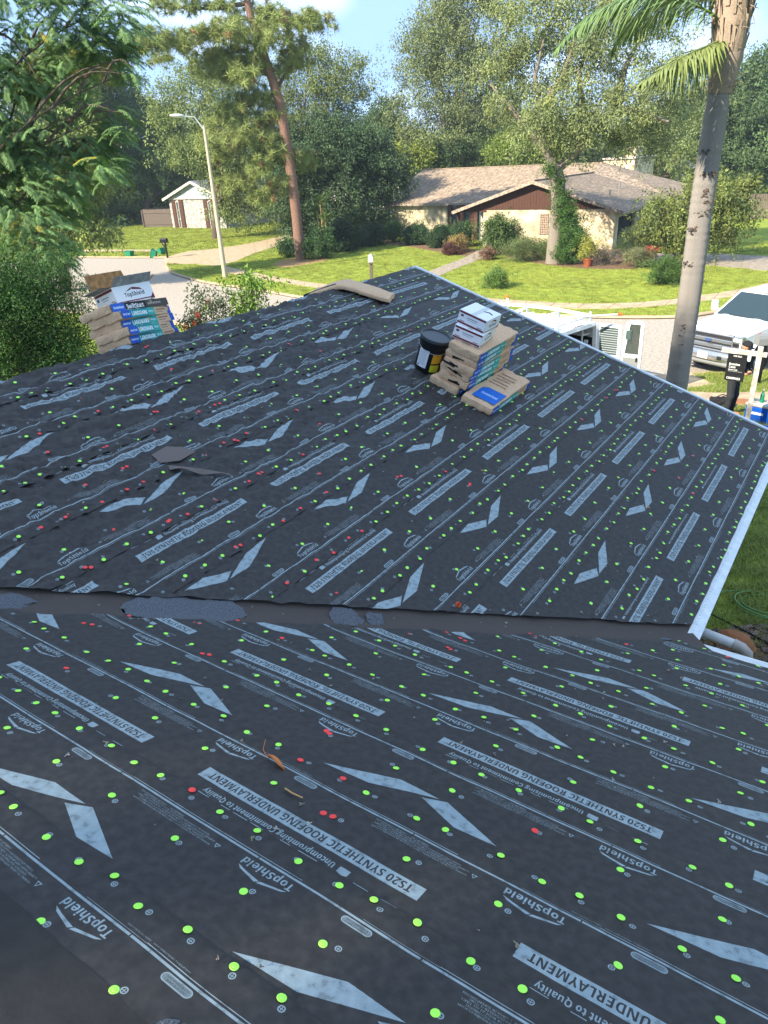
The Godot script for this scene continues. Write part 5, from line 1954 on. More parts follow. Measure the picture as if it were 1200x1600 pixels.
func roof_shrub(called: String, label: String, px: Array, kind: String, size: float, col: Color, per: float, flowers: bool) -> void:
	var d := 14.8
	var c0 := W(px[0][0], px[0][1], d)
	var base := V(c0.x, 0, c0.z)
	var o := thing(called, label, "shrub", at(base))
	var inv := o.transform.affine_inverse()
	var bl := blobs_px(px, d)
	bl.append([V(base.x, 1.2, base.z), 0.6])
	var m := MB.new()
	for i in bl.size():
		var e: Vector3 = bl[i][0]
		for k in 3:
			var q: Vector3 = e + rdir() * bl[i][1] * 1.1
			m.tube(curve_pts(base + V(rf(-0.1, 0.1), -0.1, rf(-0.1, 0.1)), q, V(rf(-0.15, 0.15), 0.1, rf(-0.15, 0.15)), 7), taper(8, 0.022, 0.004), 5)
	part(o, "stem", m, M.bark_dark).transform = inv
	var f := fill_crown(bl, per, size, col, 0.3, 0.1)
	scatter(o, "foliage", clump[kind], f[0], f[1], M.leaf).transform = inv
	if flowers:
		var fc := leaf_clump(60, 0.04, 0.03, 0.008, 44)
		for p in [[308, 490], [309, 494], [346, 512], [304, 505], [352, 518], [325, 470], [290, 512]]:
			var fl := part(o, "flower", fc, M.red)
			fl.transform = inv * at(W(p[0], p[1], d - 0.25), rf(0, 6))
func grass() -> void:
	var t1 := grass_tuft(16, 0.16, 0.075, 0.008, 51)
	var t2 := grass_tuft(22, 0.11, 0.085, 0.004, 52)
	var xf: Array = []
	var cl: Array = []
	for box in [[-42.0, 2.0, -48.0, -22.0, 20.0, 1.0], [-95.0, -40.0, -75.0, -28.0, 8.0, 1.7]]:
		var n := int((box[1] - box[0]) * (box[3] - box[2]) * box[4])
		for i in n:
			var p := Vector2(rf(box[0], box[1]), rf(box[2], box[3]))
			if not Geometry2D.is_point_in_polygon(p, lots[0]):
				continue
			var skip := false
			for h in hard:
				if Geometry2D.is_point_in_polygon(p, h):
					skip = true
					break
			if skip:
				continue
			xf.append(Transform3D(Basis(Vector3.UP, rf(0, TAU)).scaled(Vector3(1, rf(0.7, 1.3), 1) * box[5]), V(p.x, -0.51, p.y)))
			var q := 1.0 + 0.35 * n_a.get_noise_2d(p.x * 0.25, p.y * 0.25) + rf(-0.15, 0.15)
			cl.append(Color(0.27 * q, 0.30 * q, 0.06 * q))
	scatter(self, "grass", t1, xf, cl, M.blade)
	xf = []
	cl = []
	for i in 30000:
		var p := Vector2(rf(-5.5, 5.5), rf(-19.5, -2.5))
		if p.y < kerb_z(p.x) + 0.18 or (p.x < 0.0 and p.y > -4.0 and p.x < -0.5):
			continue
		var skip := false
		for h in hard:
			if Geometry2D.is_point_in_polygon(p, h):
				skip = true
				break
		if skip:
			if not (p.y > -4.9 and p.x > -0.6 and rng.randf() < 0.10):
				continue
		var s := 1.0
		if p.y > -5.2 and n_a.get_noise_2d(p.x * 0.9, p.y * 0.9) < 0.05 and rng.randf() < 0.5:
			s = 0.7
		xf.append(Transform3D(Basis(Vector3.UP, rf(0, TAU)).scaled(Vector3(1, rf(0.7, 1.4), 1) * s), V(p.x, gnd(p.x, p.y) - 0.005, p.y)))
		var q := 1.0 + 0.35 * n_a.get_noise_2d(p.x * 0.5, p.y * 0.5) + rf(-0.2, 0.2)
		cl.append(Color(0.24 * q, 0.29 * q, 0.07 * q))
	scatter(self, "grass", t2, xf, cl, M.blade)

# ---------------------------------------------------------------- things lying on the roof
func roof_frame(x: float, z: float, turn := 0.0, lift := 0.012, back := false) -> Transform3D:
	# a frame on the far slope: x down the slope, y square to it
	var y := EY - SL * x if not back else EY + 4.87 * SL * 2.0 + SL * x
	var s := -1.0 if back else 1.0
	var b := Basis(V(CS, -SN * s, 0), V(SN * s, CS, 0), V(0, 0, 1))
	return Transform3D(b * Basis(Vector3.UP, turn), V(x, y, z) + b.y * lift)
func lump(size: Vector3, r: float, amp: float, seed_: float, nx := 9, ny := 4, nz := 22) -> MB:   # soft-cornered packet
	var m := MB.new()
	var h := size * 0.5
	var cnt := [nx, ny, nz]
	for ax in 3:
		var p := (ax + 1) % 3
		var q := (ax + 2) % 3
		for sg in [-1.0, 1.0]:
			var P: Array = []
			for i in cnt[p] + 1:
				var row := PackedVector3Array()
				for j in cnt[q] + 1:
					var w := Vector3.ZERO
					w[ax] = sg * h[ax]
					w[p] = lerpf(-h[p], h[p], float(i) / cnt[p])
					w[q] = lerpf(-h[q], h[q], float(j) / cnt[q])
					var inn := w.clamp(-h + Vector3.ONE * r, h - Vector3.ONE * r)
					var d := w - inn
					var out := inn + (d.normalized() * r if d.length() > 1e-6 else Vector3.ZERO)
					var nn := d.normalized()
					out += nn * amp * (n_a.get_noise_3d(w.x * 9.0 + seed_, w.y * 9.0, w.z * 7.0) + 0.5 * n_b.get_noise_3d(w.x * 30.0, w.y * 50.0 + seed_, w.z * 30.0))
					row.append(out)
				P.append(row)
			m.grid(P, [], sg < 0)
	return m
var label_side: StandardMaterial3D
var label_top: StandardMaterial3D
var label_starter: StandardMaterial3D
func make_labels() -> void:
	var kraft := rgb(208, 172, 136)
	var im := Image.create(512, 44, false, Image.FORMAT_RGB8)
	im.fill(kraft)
	im.fill_rect(Rect2i(0, 0, 86, 44), rgb(24, 84, 178))
	img_text(im, "CertainTeed", "sans-bold", Rect2(10, 16, 66, 12), Color.WHITE)
	im.fill_rect(Rect2i(86, 0, 250, 44), rgb(10, 138, 140))
	im.fill_rect(Rect2i(262, 0, 74, 44), rgb(52, 160, 150))
	img_text(im, "LANDMARK", "sans-bold", Rect2(98, 11, 156, 23), Color.WHITE)
	img_text(im, "shingles", "sans", Rect2(270, 14, 54, 16), Color.WHITE)
	for k in 6:
		im.fill_rect(Rect2i(350 + k * 17, 13, 12, 8), rgb(120, 60, 48))
		im.fill_rect(Rect2i(350 + k * 13, 28, 9, 5), rgb(110, 84, 66))
	im.fill_rect(Rect2i(470, 0, 42, 44), rgb(24, 84, 178))
	label_side = picture_mat("label_side", im, 0.6)
	im = Image.create(512, 44, false, Image.FORMAT_RGB8)
	im.fill(rgb(34, 34, 38))
	im.fill_rect(Rect2i(0, 0, 110, 44), rgb(34, 96, 190))
	img_text(im, "CertainTeed", "sans-bold", Rect2(14, 15, 84, 14), Color.WHITE)
	img_text(im, "SwiftStart", "sans-bold", Rect2(126, 10, 150, 26), Color.WHITE)
	im.fill_rect(Rect2i(300, 0, 212, 44), rgb(74, 66, 60))
	for k in 8:
		im.fill_rect(Rect2i(318 + k * 16, 15, 11, 12), rgb(170, 160, 148))
	label_starter = picture_mat("label_starter", im, 0.6)
	im = Image.create(320, 256, false, Image.FORMAT_RGB8)
	im.fill(rgb(20, 100, 190))
	img_poly(im, PackedVector2Array([Vector2(0, 0), Vector2(60, 0), Vector2(0, 50)]), rgb(196, 160, 124))
	img_text(im, "CertainTeed", "sans-bold", Rect2(56, 110, 220, 44), rgb(200, 220, 240))
	label_top = picture_mat("label_top", im, 0.6)
func bundle(label: String, x: Transform3D, seed_: float, side: StandardMaterial3D, group: String, print_top := false, torn := false) -> Node3D:
	var o := thing("shingle_bundle", label, "shingle bundle", x, group)
	part(o, "wrapper", lump(V(0.335, 0.085, 1.0), 0.018, 0.015, seed_), M.kraft)
	var m := MB.new()
	var xs := 0.1755
	m.quad(V(xs, -0.037, 0.47), V(xs, -0.037, -0.47), V(xs - 0.001, 0.036, -0.47), V(xs - 0.001, 0.036, 0.47))
	part(o, "label_band", m, side)
	if print_top:
		m = MB.new()
		m.quad(V(-0.10, 0.0515, 0.42), V(0.15, 0.0515, 0.42), V(0.15, 0.0515, 0.12), V(-0.10, 0.0515, 0.12))
		part(o, "printed_patch", m, label_top)
		m = MB.new()
		for k in 5:
			m.bx(V(-0.02, 0.0505, -0.02 - k * 0.075), V(0.2 - 0.02 * (k % 3), 0.001, 0.012))
		part(o, "print_lines", m, mat_once("ink_brown", rgb(120, 90, 70)))
	if torn:
		m = MB.new()
		for k in 2:
			var p := V(rf(-0.1, 0.06), rf(-0.012, 0.014), 0.503)
			m.box(Transform3D(Basis(V(0, 0, 1), rf(-0.25, 0.25)), p), V(rf(0.07, 0.14), rf(0.010, 0.02), 0.012), 0.003)
		part(o, "torn_gap", m, M.rubber)
	return o
func mat_once(called: String, c: Color, rough := 0.8) -> StandardMaterial3D:
	if not M.has(called):
		mat(called, c, rough)
	return M[called]
func carton_mats() -> Array:
	var im := Image.create(320, 150, false, Image.FORMAT_RGB8)      # long side: the word mark
	im.fill(rgb(228, 228, 228))
	im.fill_rect(Rect2i(0, 134, 320, 10), rgb(110, 30, 44))
	img_poly(im, PackedVector2Array([Vector2(280, 150), Vector2(320, 96), Vector2(320, 150)]), rgb(110, 30, 44))
	img_text(im, "TopShield", "sans-bold", Rect2(78, 62, 168, 50), rgb(34, 28, 32))
	img_poly(im, PackedVector2Array([Vector2(90, 58), Vector2(150, 22), Vector2(146, 40)]), rgb(34, 28, 32))
	img_poly(im, PackedVector2Array([Vector2(150, 40), Vector2(156, 20), Vector2(220, 36), Vector2(240, 58)]), rgb(110, 30, 44))
	var a := picture_mat("carton_long", im, 0.55)
	im = Image.create(256, 150, false, Image.FORMAT_RGB8)          # short side: small print between two bands
	im.fill(rgb(226, 226, 228))
	im.fill_rect(Rect2i(0, 4, 256, 22), rgb(110, 30, 44))
	im.fill_rect(Rect2i(0, 124, 256, 22), rgb(110, 30, 44))
	im.fill_rect(Rect2i(18, 40, 26, 24), rgb(90, 34, 44))
	for k in 7:
		im.fill_rect(Rect2i(80 + k * 15, 52, 11, 10), rgb(80, 80, 84))
		im.fill_rect(Rect2i(88 + k * 12, 74, 8, 7), rgb(110, 110, 114))
	im.fill_rect(Rect2i(190, 110, 46, 8), rgb(80, 80, 84))
	im.fill_rect(Rect2i(18, 110, 46, 8), rgb(110, 30, 44))
	var b := picture_mat("carton_short", im, 0.55)
	return [a, b]
func carton(label: String, x: Transform3D, s: Vector3, mats: Array, group := "") -> void:   # closed box of cap nails: long side faces +x, short side faces +z
	var o := thing("nail_carton", label, "carton", x, group)
	var m := MB.new()
	m.bx(V(0, s.y / 2, 0), s, 0.004)
	part(o, "box", m, M.carton_white)
	var e := 0.0012
	m = MB.new()
	m.quad(V(s.x / 2 + e, 0.004, s.z / 2 - 0.005), V(s.x / 2 + e, 0.004, -s.z / 2 + 0.005), V(s.x / 2 + e, s.y - 0.005, -s.z / 2 + 0.005), V(s.x / 2 + e, s.y - 0.005, s.z / 2 - 0.005))
	part(o, "long_print", m, mats[0])
	m = MB.new()
	m.quad(V(-s.x / 2 + 0.005, 0.004, s.z / 2 + e), V(s.x / 2 - 0.005, 0.004, s.z / 2 + e), V(s.x / 2 - 0.005, s.y - 0.005, s.z / 2 + e), V(-s.x / 2 + 0.005, s.y - 0.005, s.z / 2 + e))
	part(o, "short_print", m, mats[1])
	m = MB.new()
	m.bx(V(0, s.y + 0.0006, 0), V(0.05, 0.0012, s.z * 0.98))
	part(o, "packing_tape", m, mat_once("tape", rgb(206, 206, 200), 0.3))
	m = MB.new()
	m.prism(Transform3D(Basis(Vector3.RIGHT, -PI / 2), V(s.x * 0.22, s.y + 0.002, -0.03)), PackedVector2Array([Vector2(-0.05, 0), Vector2(0, 0.03), Vector2(0.05, 0), Vector2(0.04, -0.012), Vector2(0, 0.012), Vector2(-0.04, -0.012)]), 0.001)
	part(o, "top_mark", m, M.rubber)
func roof_things() -> void:
	make_labels()
	var cm := carton_mats()
	# stack beside the bucket: six packets, leaning over one another
	var names := ["bottom bundle of the stack by the black bucket", "second bundle up in the stack by the black bucket", "third bundle up in the stack by the black bucket", "third bundle down in the stack by the black bucket", "second bundle down, just under the topmost of the stack by the bucket", "topmost bundle of the bucket-side stack, carrying two white cartons"]
	var h := 0.045
	for i in 6:
		var x := roof_frame(-2.80 + [-0.03, 0.0, 0.01, 0.02, 0.0, 0.015][i], -2.10 + [0.03, 0.0, -0.015, 0.01, -0.02, -0.01][i], [-0.03, 0.03, -0.02, 0.02, 0.05, 0.03][i], 0.012 + h)
		bundle(names[i], x, i * 3.7 + 1.0, label_side, "kraft bundles stacked by the bucket", false, i > 0 and i < 5)
		h += 0.078
	h -= 0.078 - 0.0470
	bundle("flat bundle lying alone at the stack's foot with a blue printed patch on top", roof_frame(-2.47, -2.02, 0.03, 0.055), 33.0, label_side, "", true)
	carton("lower white cap nail carton on the bucket-side stack", roof_frame(-2.84, -1.90, 0.12, 0.014 + h), V(0.30, 0.135, 0.36), cm, "white cartons")
	carton("upper white cap nail carton, set crosswise on the lower one", roof_frame(-2.84, -1.92, 0.02, 0.150 + h), V(0.30, 0.135, 0.33), cm, "white cartons")
	bucket()
	# stack behind the ridge at the left
	var bx0 := roof_frame(-5.24, 0.02, 0.42, 0.012, true)
	var n2 := ["bottom bundle of the left stack behind the ridge", "second bundle up in the left stack behind the ridge", "middle bundle of the left stack behind the ridge", "second bundle down in the left stack, its teal band showing", "topmost bundle of the left stack, with a black and blue band"]
	var up := bx0.basis.y
	for i in 5:
		var x := bx0
		x.origin += up * (0.045 + i * 0.075)
		x = x * Transform3D(Basis(Vector3.UP, [0.0, 0.05, -0.03, 0.02, -0.06][i]), V([0.0, 0.01, -0.01, 0.012, 0.0][i], 0, [0.0, 0.02, -0.015, 0.01, 0.03][i]))
		bundle(n2[i], x, 60.0 + i * 5.1, label_starter if i == 4 else label_side, "kraft bundles stacked behind the ridge", false, false)
	var ct := bx0
	ct.origin += up * (5 * 0.075 + 0.010)
	open_carton(ct * Transform3D(Basis(Vector3.UP, -0.35), V(0.0, 0, -0.04)), cm)
	ridge_bundle()
	# offcuts, twigs and litter
	var sc := MB.new()
	sc.prism(roof_frame(-3.47, 1.30, 0.0, 0.036) * Transform3D(Basis(Vector3.RIGHT, -PI / 2), Vector3.ZERO), PackedVector2Array([Vector2(-0.07, -0.13), Vector2(0.04, -0.15), Vector2(0.10, -0.02), Vector2(0.08, 0.15), Vector2(-0.02, 0.11), Vector2(-0.09, 0.02)]), 0.004)
	tag(part(self, "felt_offcut", sc, M.scrap), "five sided granule offcut lying on the far slope above the long strip", "offcut")
	sc = MB.new()
	var P: Array = []
	for i in 13:
		var t := i / 12.0
		var row := PackedVector3Array()
		for j in 4:
			var p := roof_frame(lerpf(-3.36, -3.05, t), lerpf(1.44, 1.16, t), 0, 0.036 + 0.02 * sin(t * 9.0) * j / 3.0 + 0.012 * sin(t * PI)) * V(0.055 * (j / 3.0 - 0.5) * (1.0 - 0.5 * t), 0, 0.02 * (j / 3.0 - 0.5))
			row.append(p)
		P.append(row)
	sc.grid(P)
	tag(part(self, "felt_offcut", sc, M.scrap), "long narrow granule strip lying across a chevron on the far slope", "offcut")
	var lf := MB.new()
	P = []
	for i in 9:
		var t := i / 8.0
		var row := PackedVector3Array()
		for j in 3:
			var w := 0.011 * sin(t * PI) * (j - 1)
			row.append(pA(0.985 - 0.105 * t, 3.06 / CS + 0.02 * t + w, 0.024 + 0.012 * absf(j - 1) + 0.006 * sin(t * 5.0)))
		P.append(row)
	lf.grid(P)
	lf.tube(PackedVector3Array([pA(0.985, 3.06 / CS, 0.024), pA(1.03, 3.035 / CS, 0.025), pA(1.07, 2.98 / CS, 0.03)]), PackedFloat32Array([0.0016, 0.0014, 0.001]), 6)
	tag(part(self, "dry_leaf", lf, M.leaf_dry), "curled orange dry leaf with its stalk on the near slope", "leaf")
	lf = MB.new()
	lf.tube(PackedVector3Array([pA(0.80, 3.165 / CS, 0.026), pA(0.765, 3.17 / CS, 0.027), pA(0.72, 3.165 / CS, 0.026)]), PackedFloat32Array([0.003, 0.0032, 0.0026]), 7)
	tag(part(self, "twig", lf, M.twig), "straight pale twig on the near slope below the dry leaf", "twig")
	for q in [[755, 738, "tan sliver of wood by a bar of print on the far slope"], [1011, 795, "brown scrap of paper beside a chevron toward the eave"]]:
		var d := ray(q[0], q[1])
		var tt: float = (EY - SL * CAM.x - CAM.y) / (d.y + SL * d.x)
		var p := CAM + d * tt
		lf = MB.new()
		lf.bar(p + V(-0.02, 0.022, 0.01), p + V(0.02, 0.012, -0.012), 0.016, 0.006, 0.002)
		tag(part(self, "wood_sliver", lf, M.twig), q[2], "scrap")
	# orange twine caught in the felt's lower edge
	lf = MB.new()
	var tw := PackedVector3Array()
	for i in 20:
		var a := i * 0.9
		tw.append(roof_frame(-1.28 + 0.018 * cos(a) * (0.5 + i * 0.03), 1.0 + 0.02 * sin(a), 0, 0.03 + 0.012 * sin(i * 2.1)).origin)
	lf.tube(tw, taper(20, 0.0025, 0.0025), 6)
	tag(part(self, "twine", lf, M.orange), "small tangle of orange twine at the felt's cut edge by the valley", "twine")
func bucket() -> void:
	var x := roof_frame(-3.16, -1.82, 0.0, 0.012)
	var o := thing("paint_bucket", "black lidded bucket with white and yellow labels left of the bundles", "bucket", x)
	var m := MB.new()
	m.lathe(Transform3D(), [Vector2(0.0, 0.0), Vector2(0.134, 0.0), Vector2(0.136, 0.012), Vector2(0.147, 0.27), Vector2(0.155, 0.272), Vector2(0.155, 0.284), Vector2(0.149, 0.286), Vector2(0.150, 0.312), Vector2(0.157, 0.314), Vector2(0.157, 0.326), Vector2(0.151, 0.328), Vector2(0.151, 0.345)], 40)
	part(o, "body", m, M.black_plastic)
	m = MB.new()
	m.lathe(Transform3D(), [Vector2(0.152, 0.342), Vector2(0.160, 0.342), Vector2(0.162, 0.352), Vector2(0.160, 0.370), Vector2(0.152, 0.373), Vector2(0.146, 0.362), Vector2(0.0, 0.362)], 40)
	part(o, "lid", m, mat_once("lid_plastic", rgb(62, 66, 68), 0.3))
	# labels: white to the left, yellow to the right, as seen from the valley
	var im := Image.create(200, 256, false, Image.FORMAT_RGB8)
	im.fill(rgb(224, 226, 230))
	for i in 22:
		im.fill_rect(Rect2i(18, 24 + i * 9, 120 + (i * 37) % 48, 3), rgb(150, 156, 164))
	im.fill_rect(Rect2i(18, 226, 40, 18), rgb(60, 60, 66))
	var wm := picture_mat("bucket_white", im, 0.5)
	im = Image.create(128, 256, false, Image.FORMAT_RGB8)
	im.fill(rgb(232, 190, 30))
	im.fill_rect(Rect2i(0, 0, 128, 130), rgb(228, 164, 40))
	img_poly(im, PackedVector2Array([Vector2(0, 140), Vector2(128, 118), Vector2(128, 150), Vector2(0, 160)]), rgb(60, 56, 20))
	im.fill_rect(Rect2i(0, 160, 128, 96), rgb(206, 200, 40))
	var ym := picture_mat("bucket_yellow", im, 0.5)
	var loc := x.basis.inverse() * (CAM - x.origin)
	var face := atan2(loc.z, loc.x)
	for e in [[face + 0.95, face + 0.12, wm, 0.06, 0.25, "white_label"], [face - 0.18, face - 0.85, ym, 0.035, 0.235, "yellow_label"]]:
		var P: Array = []
		var U: Array = []
		for i in 2:
			var row := PackedVector3Array()
			var uv := PackedVector2Array()
			for j in 13:
				var a: float = lerpf(e[0], e[1], j / 12.0)
				var y: float = e[3] if i == 0 else e[4]
				var r := 0.1375 + 0.0105 * (y / 0.27) + 0.0015
				row.append(V(cos(a) * r, y, sin(a) * r))
				uv.append(Vector2(j / 12.0, 1.0 - i))
			P.append(row)
			U.append(uv)
		m = MB.new()
		m.grid(P, U)
		part(o, e[5], m, e[2])
	m = MB.new()
	var hp := PackedVector3Array()
	for i in 15:
		var a := PI * i / 14.0
		var sd := V(cos(face + 1.4), 0, sin(face + 1.4))
		var fw := V(cos(face - 0.17), 0, sin(face - 0.17))
		hp.append(sd * cos(a) * 0.162 + fw * sin(a) * 0.168 + V(0, 0.30 - 0.06 * sin(a), 0))
	m.tube(hp, taper(15, 0.0028, 0.0028), 6)
	part(o, "wire_handle", m, M.steel)
func open_carton(x: Transform3D, cm: Array) -> void:
	var o := thing("open_carton", "opened white nail carton with flaps up on top of the left stack", "carton", x)
	var s := V(0.28, 0.16, 0.46)
	var m := MB.new()
	m.bx(V(0, 0.003, 0), V(s.x, 0.006, s.z))
	for e in [-1, 1]:
		m.bx(V(e * (s.x / 2 - 0.002), s.y / 2 + 0.004, 0), V(0.004, s.y, s.z))
		m.bx(V(0, s.y / 2 + 0.004, e * (s.z / 2 - 0.002)), V(s.x - 0.009, s.y, 0.004))
	part(o, "box", m, M.carton_white)
	m = MB.new()
	m.quad(V(s.x / 2 + 0.0015, 0.006, s.z / 2 - 0.004), V(s.x / 2 + 0.0015, 0.006, -s.z / 2 + 0.004), V(s.x / 2 + 0.0015, s.y, -s.z / 2 + 0.004), V(s.x / 2 + 0.0015, s.y, s.z / 2 - 0.004))
	part(o, "long_print", m, cm[0])
	m = MB.new()
	m.quad(V(-s.x / 2 + 0.004, 0.006, s.z / 2 + 0.0015), V(s.x / 2 - 0.004, 0.006, s.z / 2 + 0.0015), V(s.x / 2 - 0.004, s.y, s.z / 2 + 0.0015), V(-s.x / 2 + 0.004, s.y, s.z / 2 + 0.0015))
	part(o, "short_print", m, cm[1])
	# flaps: [hinge a, hinge b, swing vector, material]
	var y := s.y + 0.004
	var fl := [[V(-s.x / 2, y, s.z / 2), V(-s.x / 2, y, -s.z / 2), V(-0.03, 0.20, 0), M.carton_brown], [V(s.x / 2, y, s.z / 2), V(s.x / 2, y, -s.z / 2), V(0.07, 0.07, -0.01), M.carton_grey], [V(-s.x / 2 + 0.005, y, s.z / 2), V(s.x / 2 - 0.005, y, s.z / 2), V(-0.01, 0.015, 0.12), M.carton_grey], [V(-s.x / 2 + 0.005, y, -s.z / 2), V(s.x / 2 - 0.005, y, -s.z / 2), V(0.01, 0.05, -0.09), M.carton_brown]]
	for f in fl:
		m = MB.new()
		var a: Vector3 = f[0]
		var b: Vector3 = f[1]
		var d: Vector3 = f[2]
		var nn := (b - a).cross(d).normalized() * 0.0018
		var e := (b - a) * 0.02
		m.outq([a + nn, b + nn, b + d - e + nn, a + d + e + nn], (a + b) / 2 + d / 2)
		m.outq([a - nn, b - nn, b + d - e - nn, a + d + e - nn], (a + b) / 2 + d / 2)
		m.outq([a + d + e + nn, b + d - e + nn, b + d - e - nn, a + d + e - nn], (a + b) / 2)
		part(o, "flap", m, f[3])
	m = MB.new()
	m.bx(V(0.0, 0.05, 0.02), V(0.16, 0.06, 0.2), 0.01)
	part(o, "filling", m, M.carton_brown)
func ridge_bundle() -> void:
	var rx := -4.87
	var ry := EY + 4.87 * SL
	var o := thing("shingle_bundle", "kraft bundle sagging over the roof ridge, bent along its middle", "shingle bundle", at(V(rx, ry, -2.75)), "")
	var dir := V(1, 0, -0.42).normalized()
	var sd := V(0.42, 0, 1).normalized()
	var P: Array = []
	var prof := PackedVector2Array()
	for i in 29:
		var a := TAU * (i % 28) / 28
		var c := cos(a)
		var s := sin(a)
		prof.append(Vector2(signf(c) * pow(absf(c), 0.25) * 0.20, signf(s) * pow(absf(s), 0.45) * 0.031))
	for i in 30:
		var t := -0.40 + i / 29.0
		var c := dir * t
		var fall := -SL * (sqrt(c.x * c.x + 0.004) - 0.063)
		var sc := 1.0 - 0.12 * smoothstep(0.47, 0.5, absf(t - 0.1))
		var row := PackedVector3Array()
		for q in prof:
			var crease := 0.014 * n_a.get_noise_2d(q.x * 24.0, t * 2.5) + 0.007 * n_b.get_noise_2d(q.x * 50.0, t * 9.0)
			row.append(c + sd * q.x * sc + V(0, fall + 0.046 + q.y * sc + crease + 0.012 * cos(q.x * 9.0) - 0.01, 0))
		P.append(row)
	var m := MB.new()
	m.grid(P, [], false)
	for e in [0, 29]:
		var cc := Vector3.ZERO
		for i in 28:
			cc += P[e][i] / 28.0
		for i in 28:
			m.outq([cc, P[e][i], P[e][i + 1]], P[14][0] * 0.2 + P[14][14] * 0.2)
	part(o, "wrapper", m, M.kraft)
	m = MB.new()
	var B: Array = []
	for i in 10:
		var t := -0.46 + 0.42 * i / 9.0
		var c := dir * t
		var fall := -SL * (sqrt(c.x * c.x + 0.004) - 0.063)
		B.append(PackedVector3Array([c + sd * 0.174 + V(0, fall + 0.030, 0), c + sd * 0.168 + V(0, fall + 0.078, 0)]))
	m.grid(B, [], false)
	part(o, "label_band", m, mat_once("band_dark", rgb(48, 52, 60), 0.6))
	m = MB.new()
	m.bx(dir * -0.42 + sd * 0.172 + V(0, -0.09, 0), V(0.10, 0.05, 0.014), 0.004)
	part(o, "blue_print", m, M.cooler_blue)

# ---------------------------------------------------------------- vehicles
func wheel(o: Node3D, p: Vector3, r: float, w: float, side: float) -> void:
	var x := Transform3D(Basis(V(0, 0, 1), -side * PI / 2), p)   # lathe axis points out of the vehicle's side
	var m := MB.new()
	m.lathe(x, [Vector2(r * 0.60, -w / 2), Vector2(r * 0.92, -w / 2), Vector2(r, -w / 2 + 0.03), Vector2(r, w / 2 - 0.03), Vector2(r * 0.92, w / 2), Vector2(r * 0.62, w / 2 + 0.004), Vector2(r * 0.60, w / 2 - 0.03)], 28)
	var t := part(o, "wheel", m, M.rubber)
	m = MB.new()
	m.lathe(x, [Vector2(r * 0.60, w / 2 - 0.01), Vector2(r * 0.56, w / 2 - 0.015), Vector2(r * 0.53, w / 2 - 0.06), Vector2(r * 0.2, w / 2 - 0.05), Vector2(r * 0.18, w / 2 + 0.01), Vector2(0, w / 2 + 0.015)], 28)
	for k in 8:
		var a := TAU * k / 8
		m.box(x * Transform3D(Basis(Vector3.UP, a), Vector3.ZERO) * Transform3D(Basis(), V(r * 0.36, w / 2 - 0.03, 0)), V(r * 0.36, 0.05, r * 0.13), 0.01)
	part(t, "rim", m, M.chrome)
	m = MB.new()
	m.lathe(x, [Vector2(r * 0.52, w / 2 - 0.09), Vector2(0, w / 2 - 0.09)], 20)
	part(t, "brake_disc", m, M.dark_hole)
func arch(cz: float, r: float, y0: float) -> PackedVector2Array:    # points of a wheel arch in (z, y), from front to back
	var o := PackedVector2Array()
	for i in 11:
		var a := PI - PI * i / 10
		o.append(Vector2(cz + cos(a) * r, y0 + sin(a) * r))
	return o
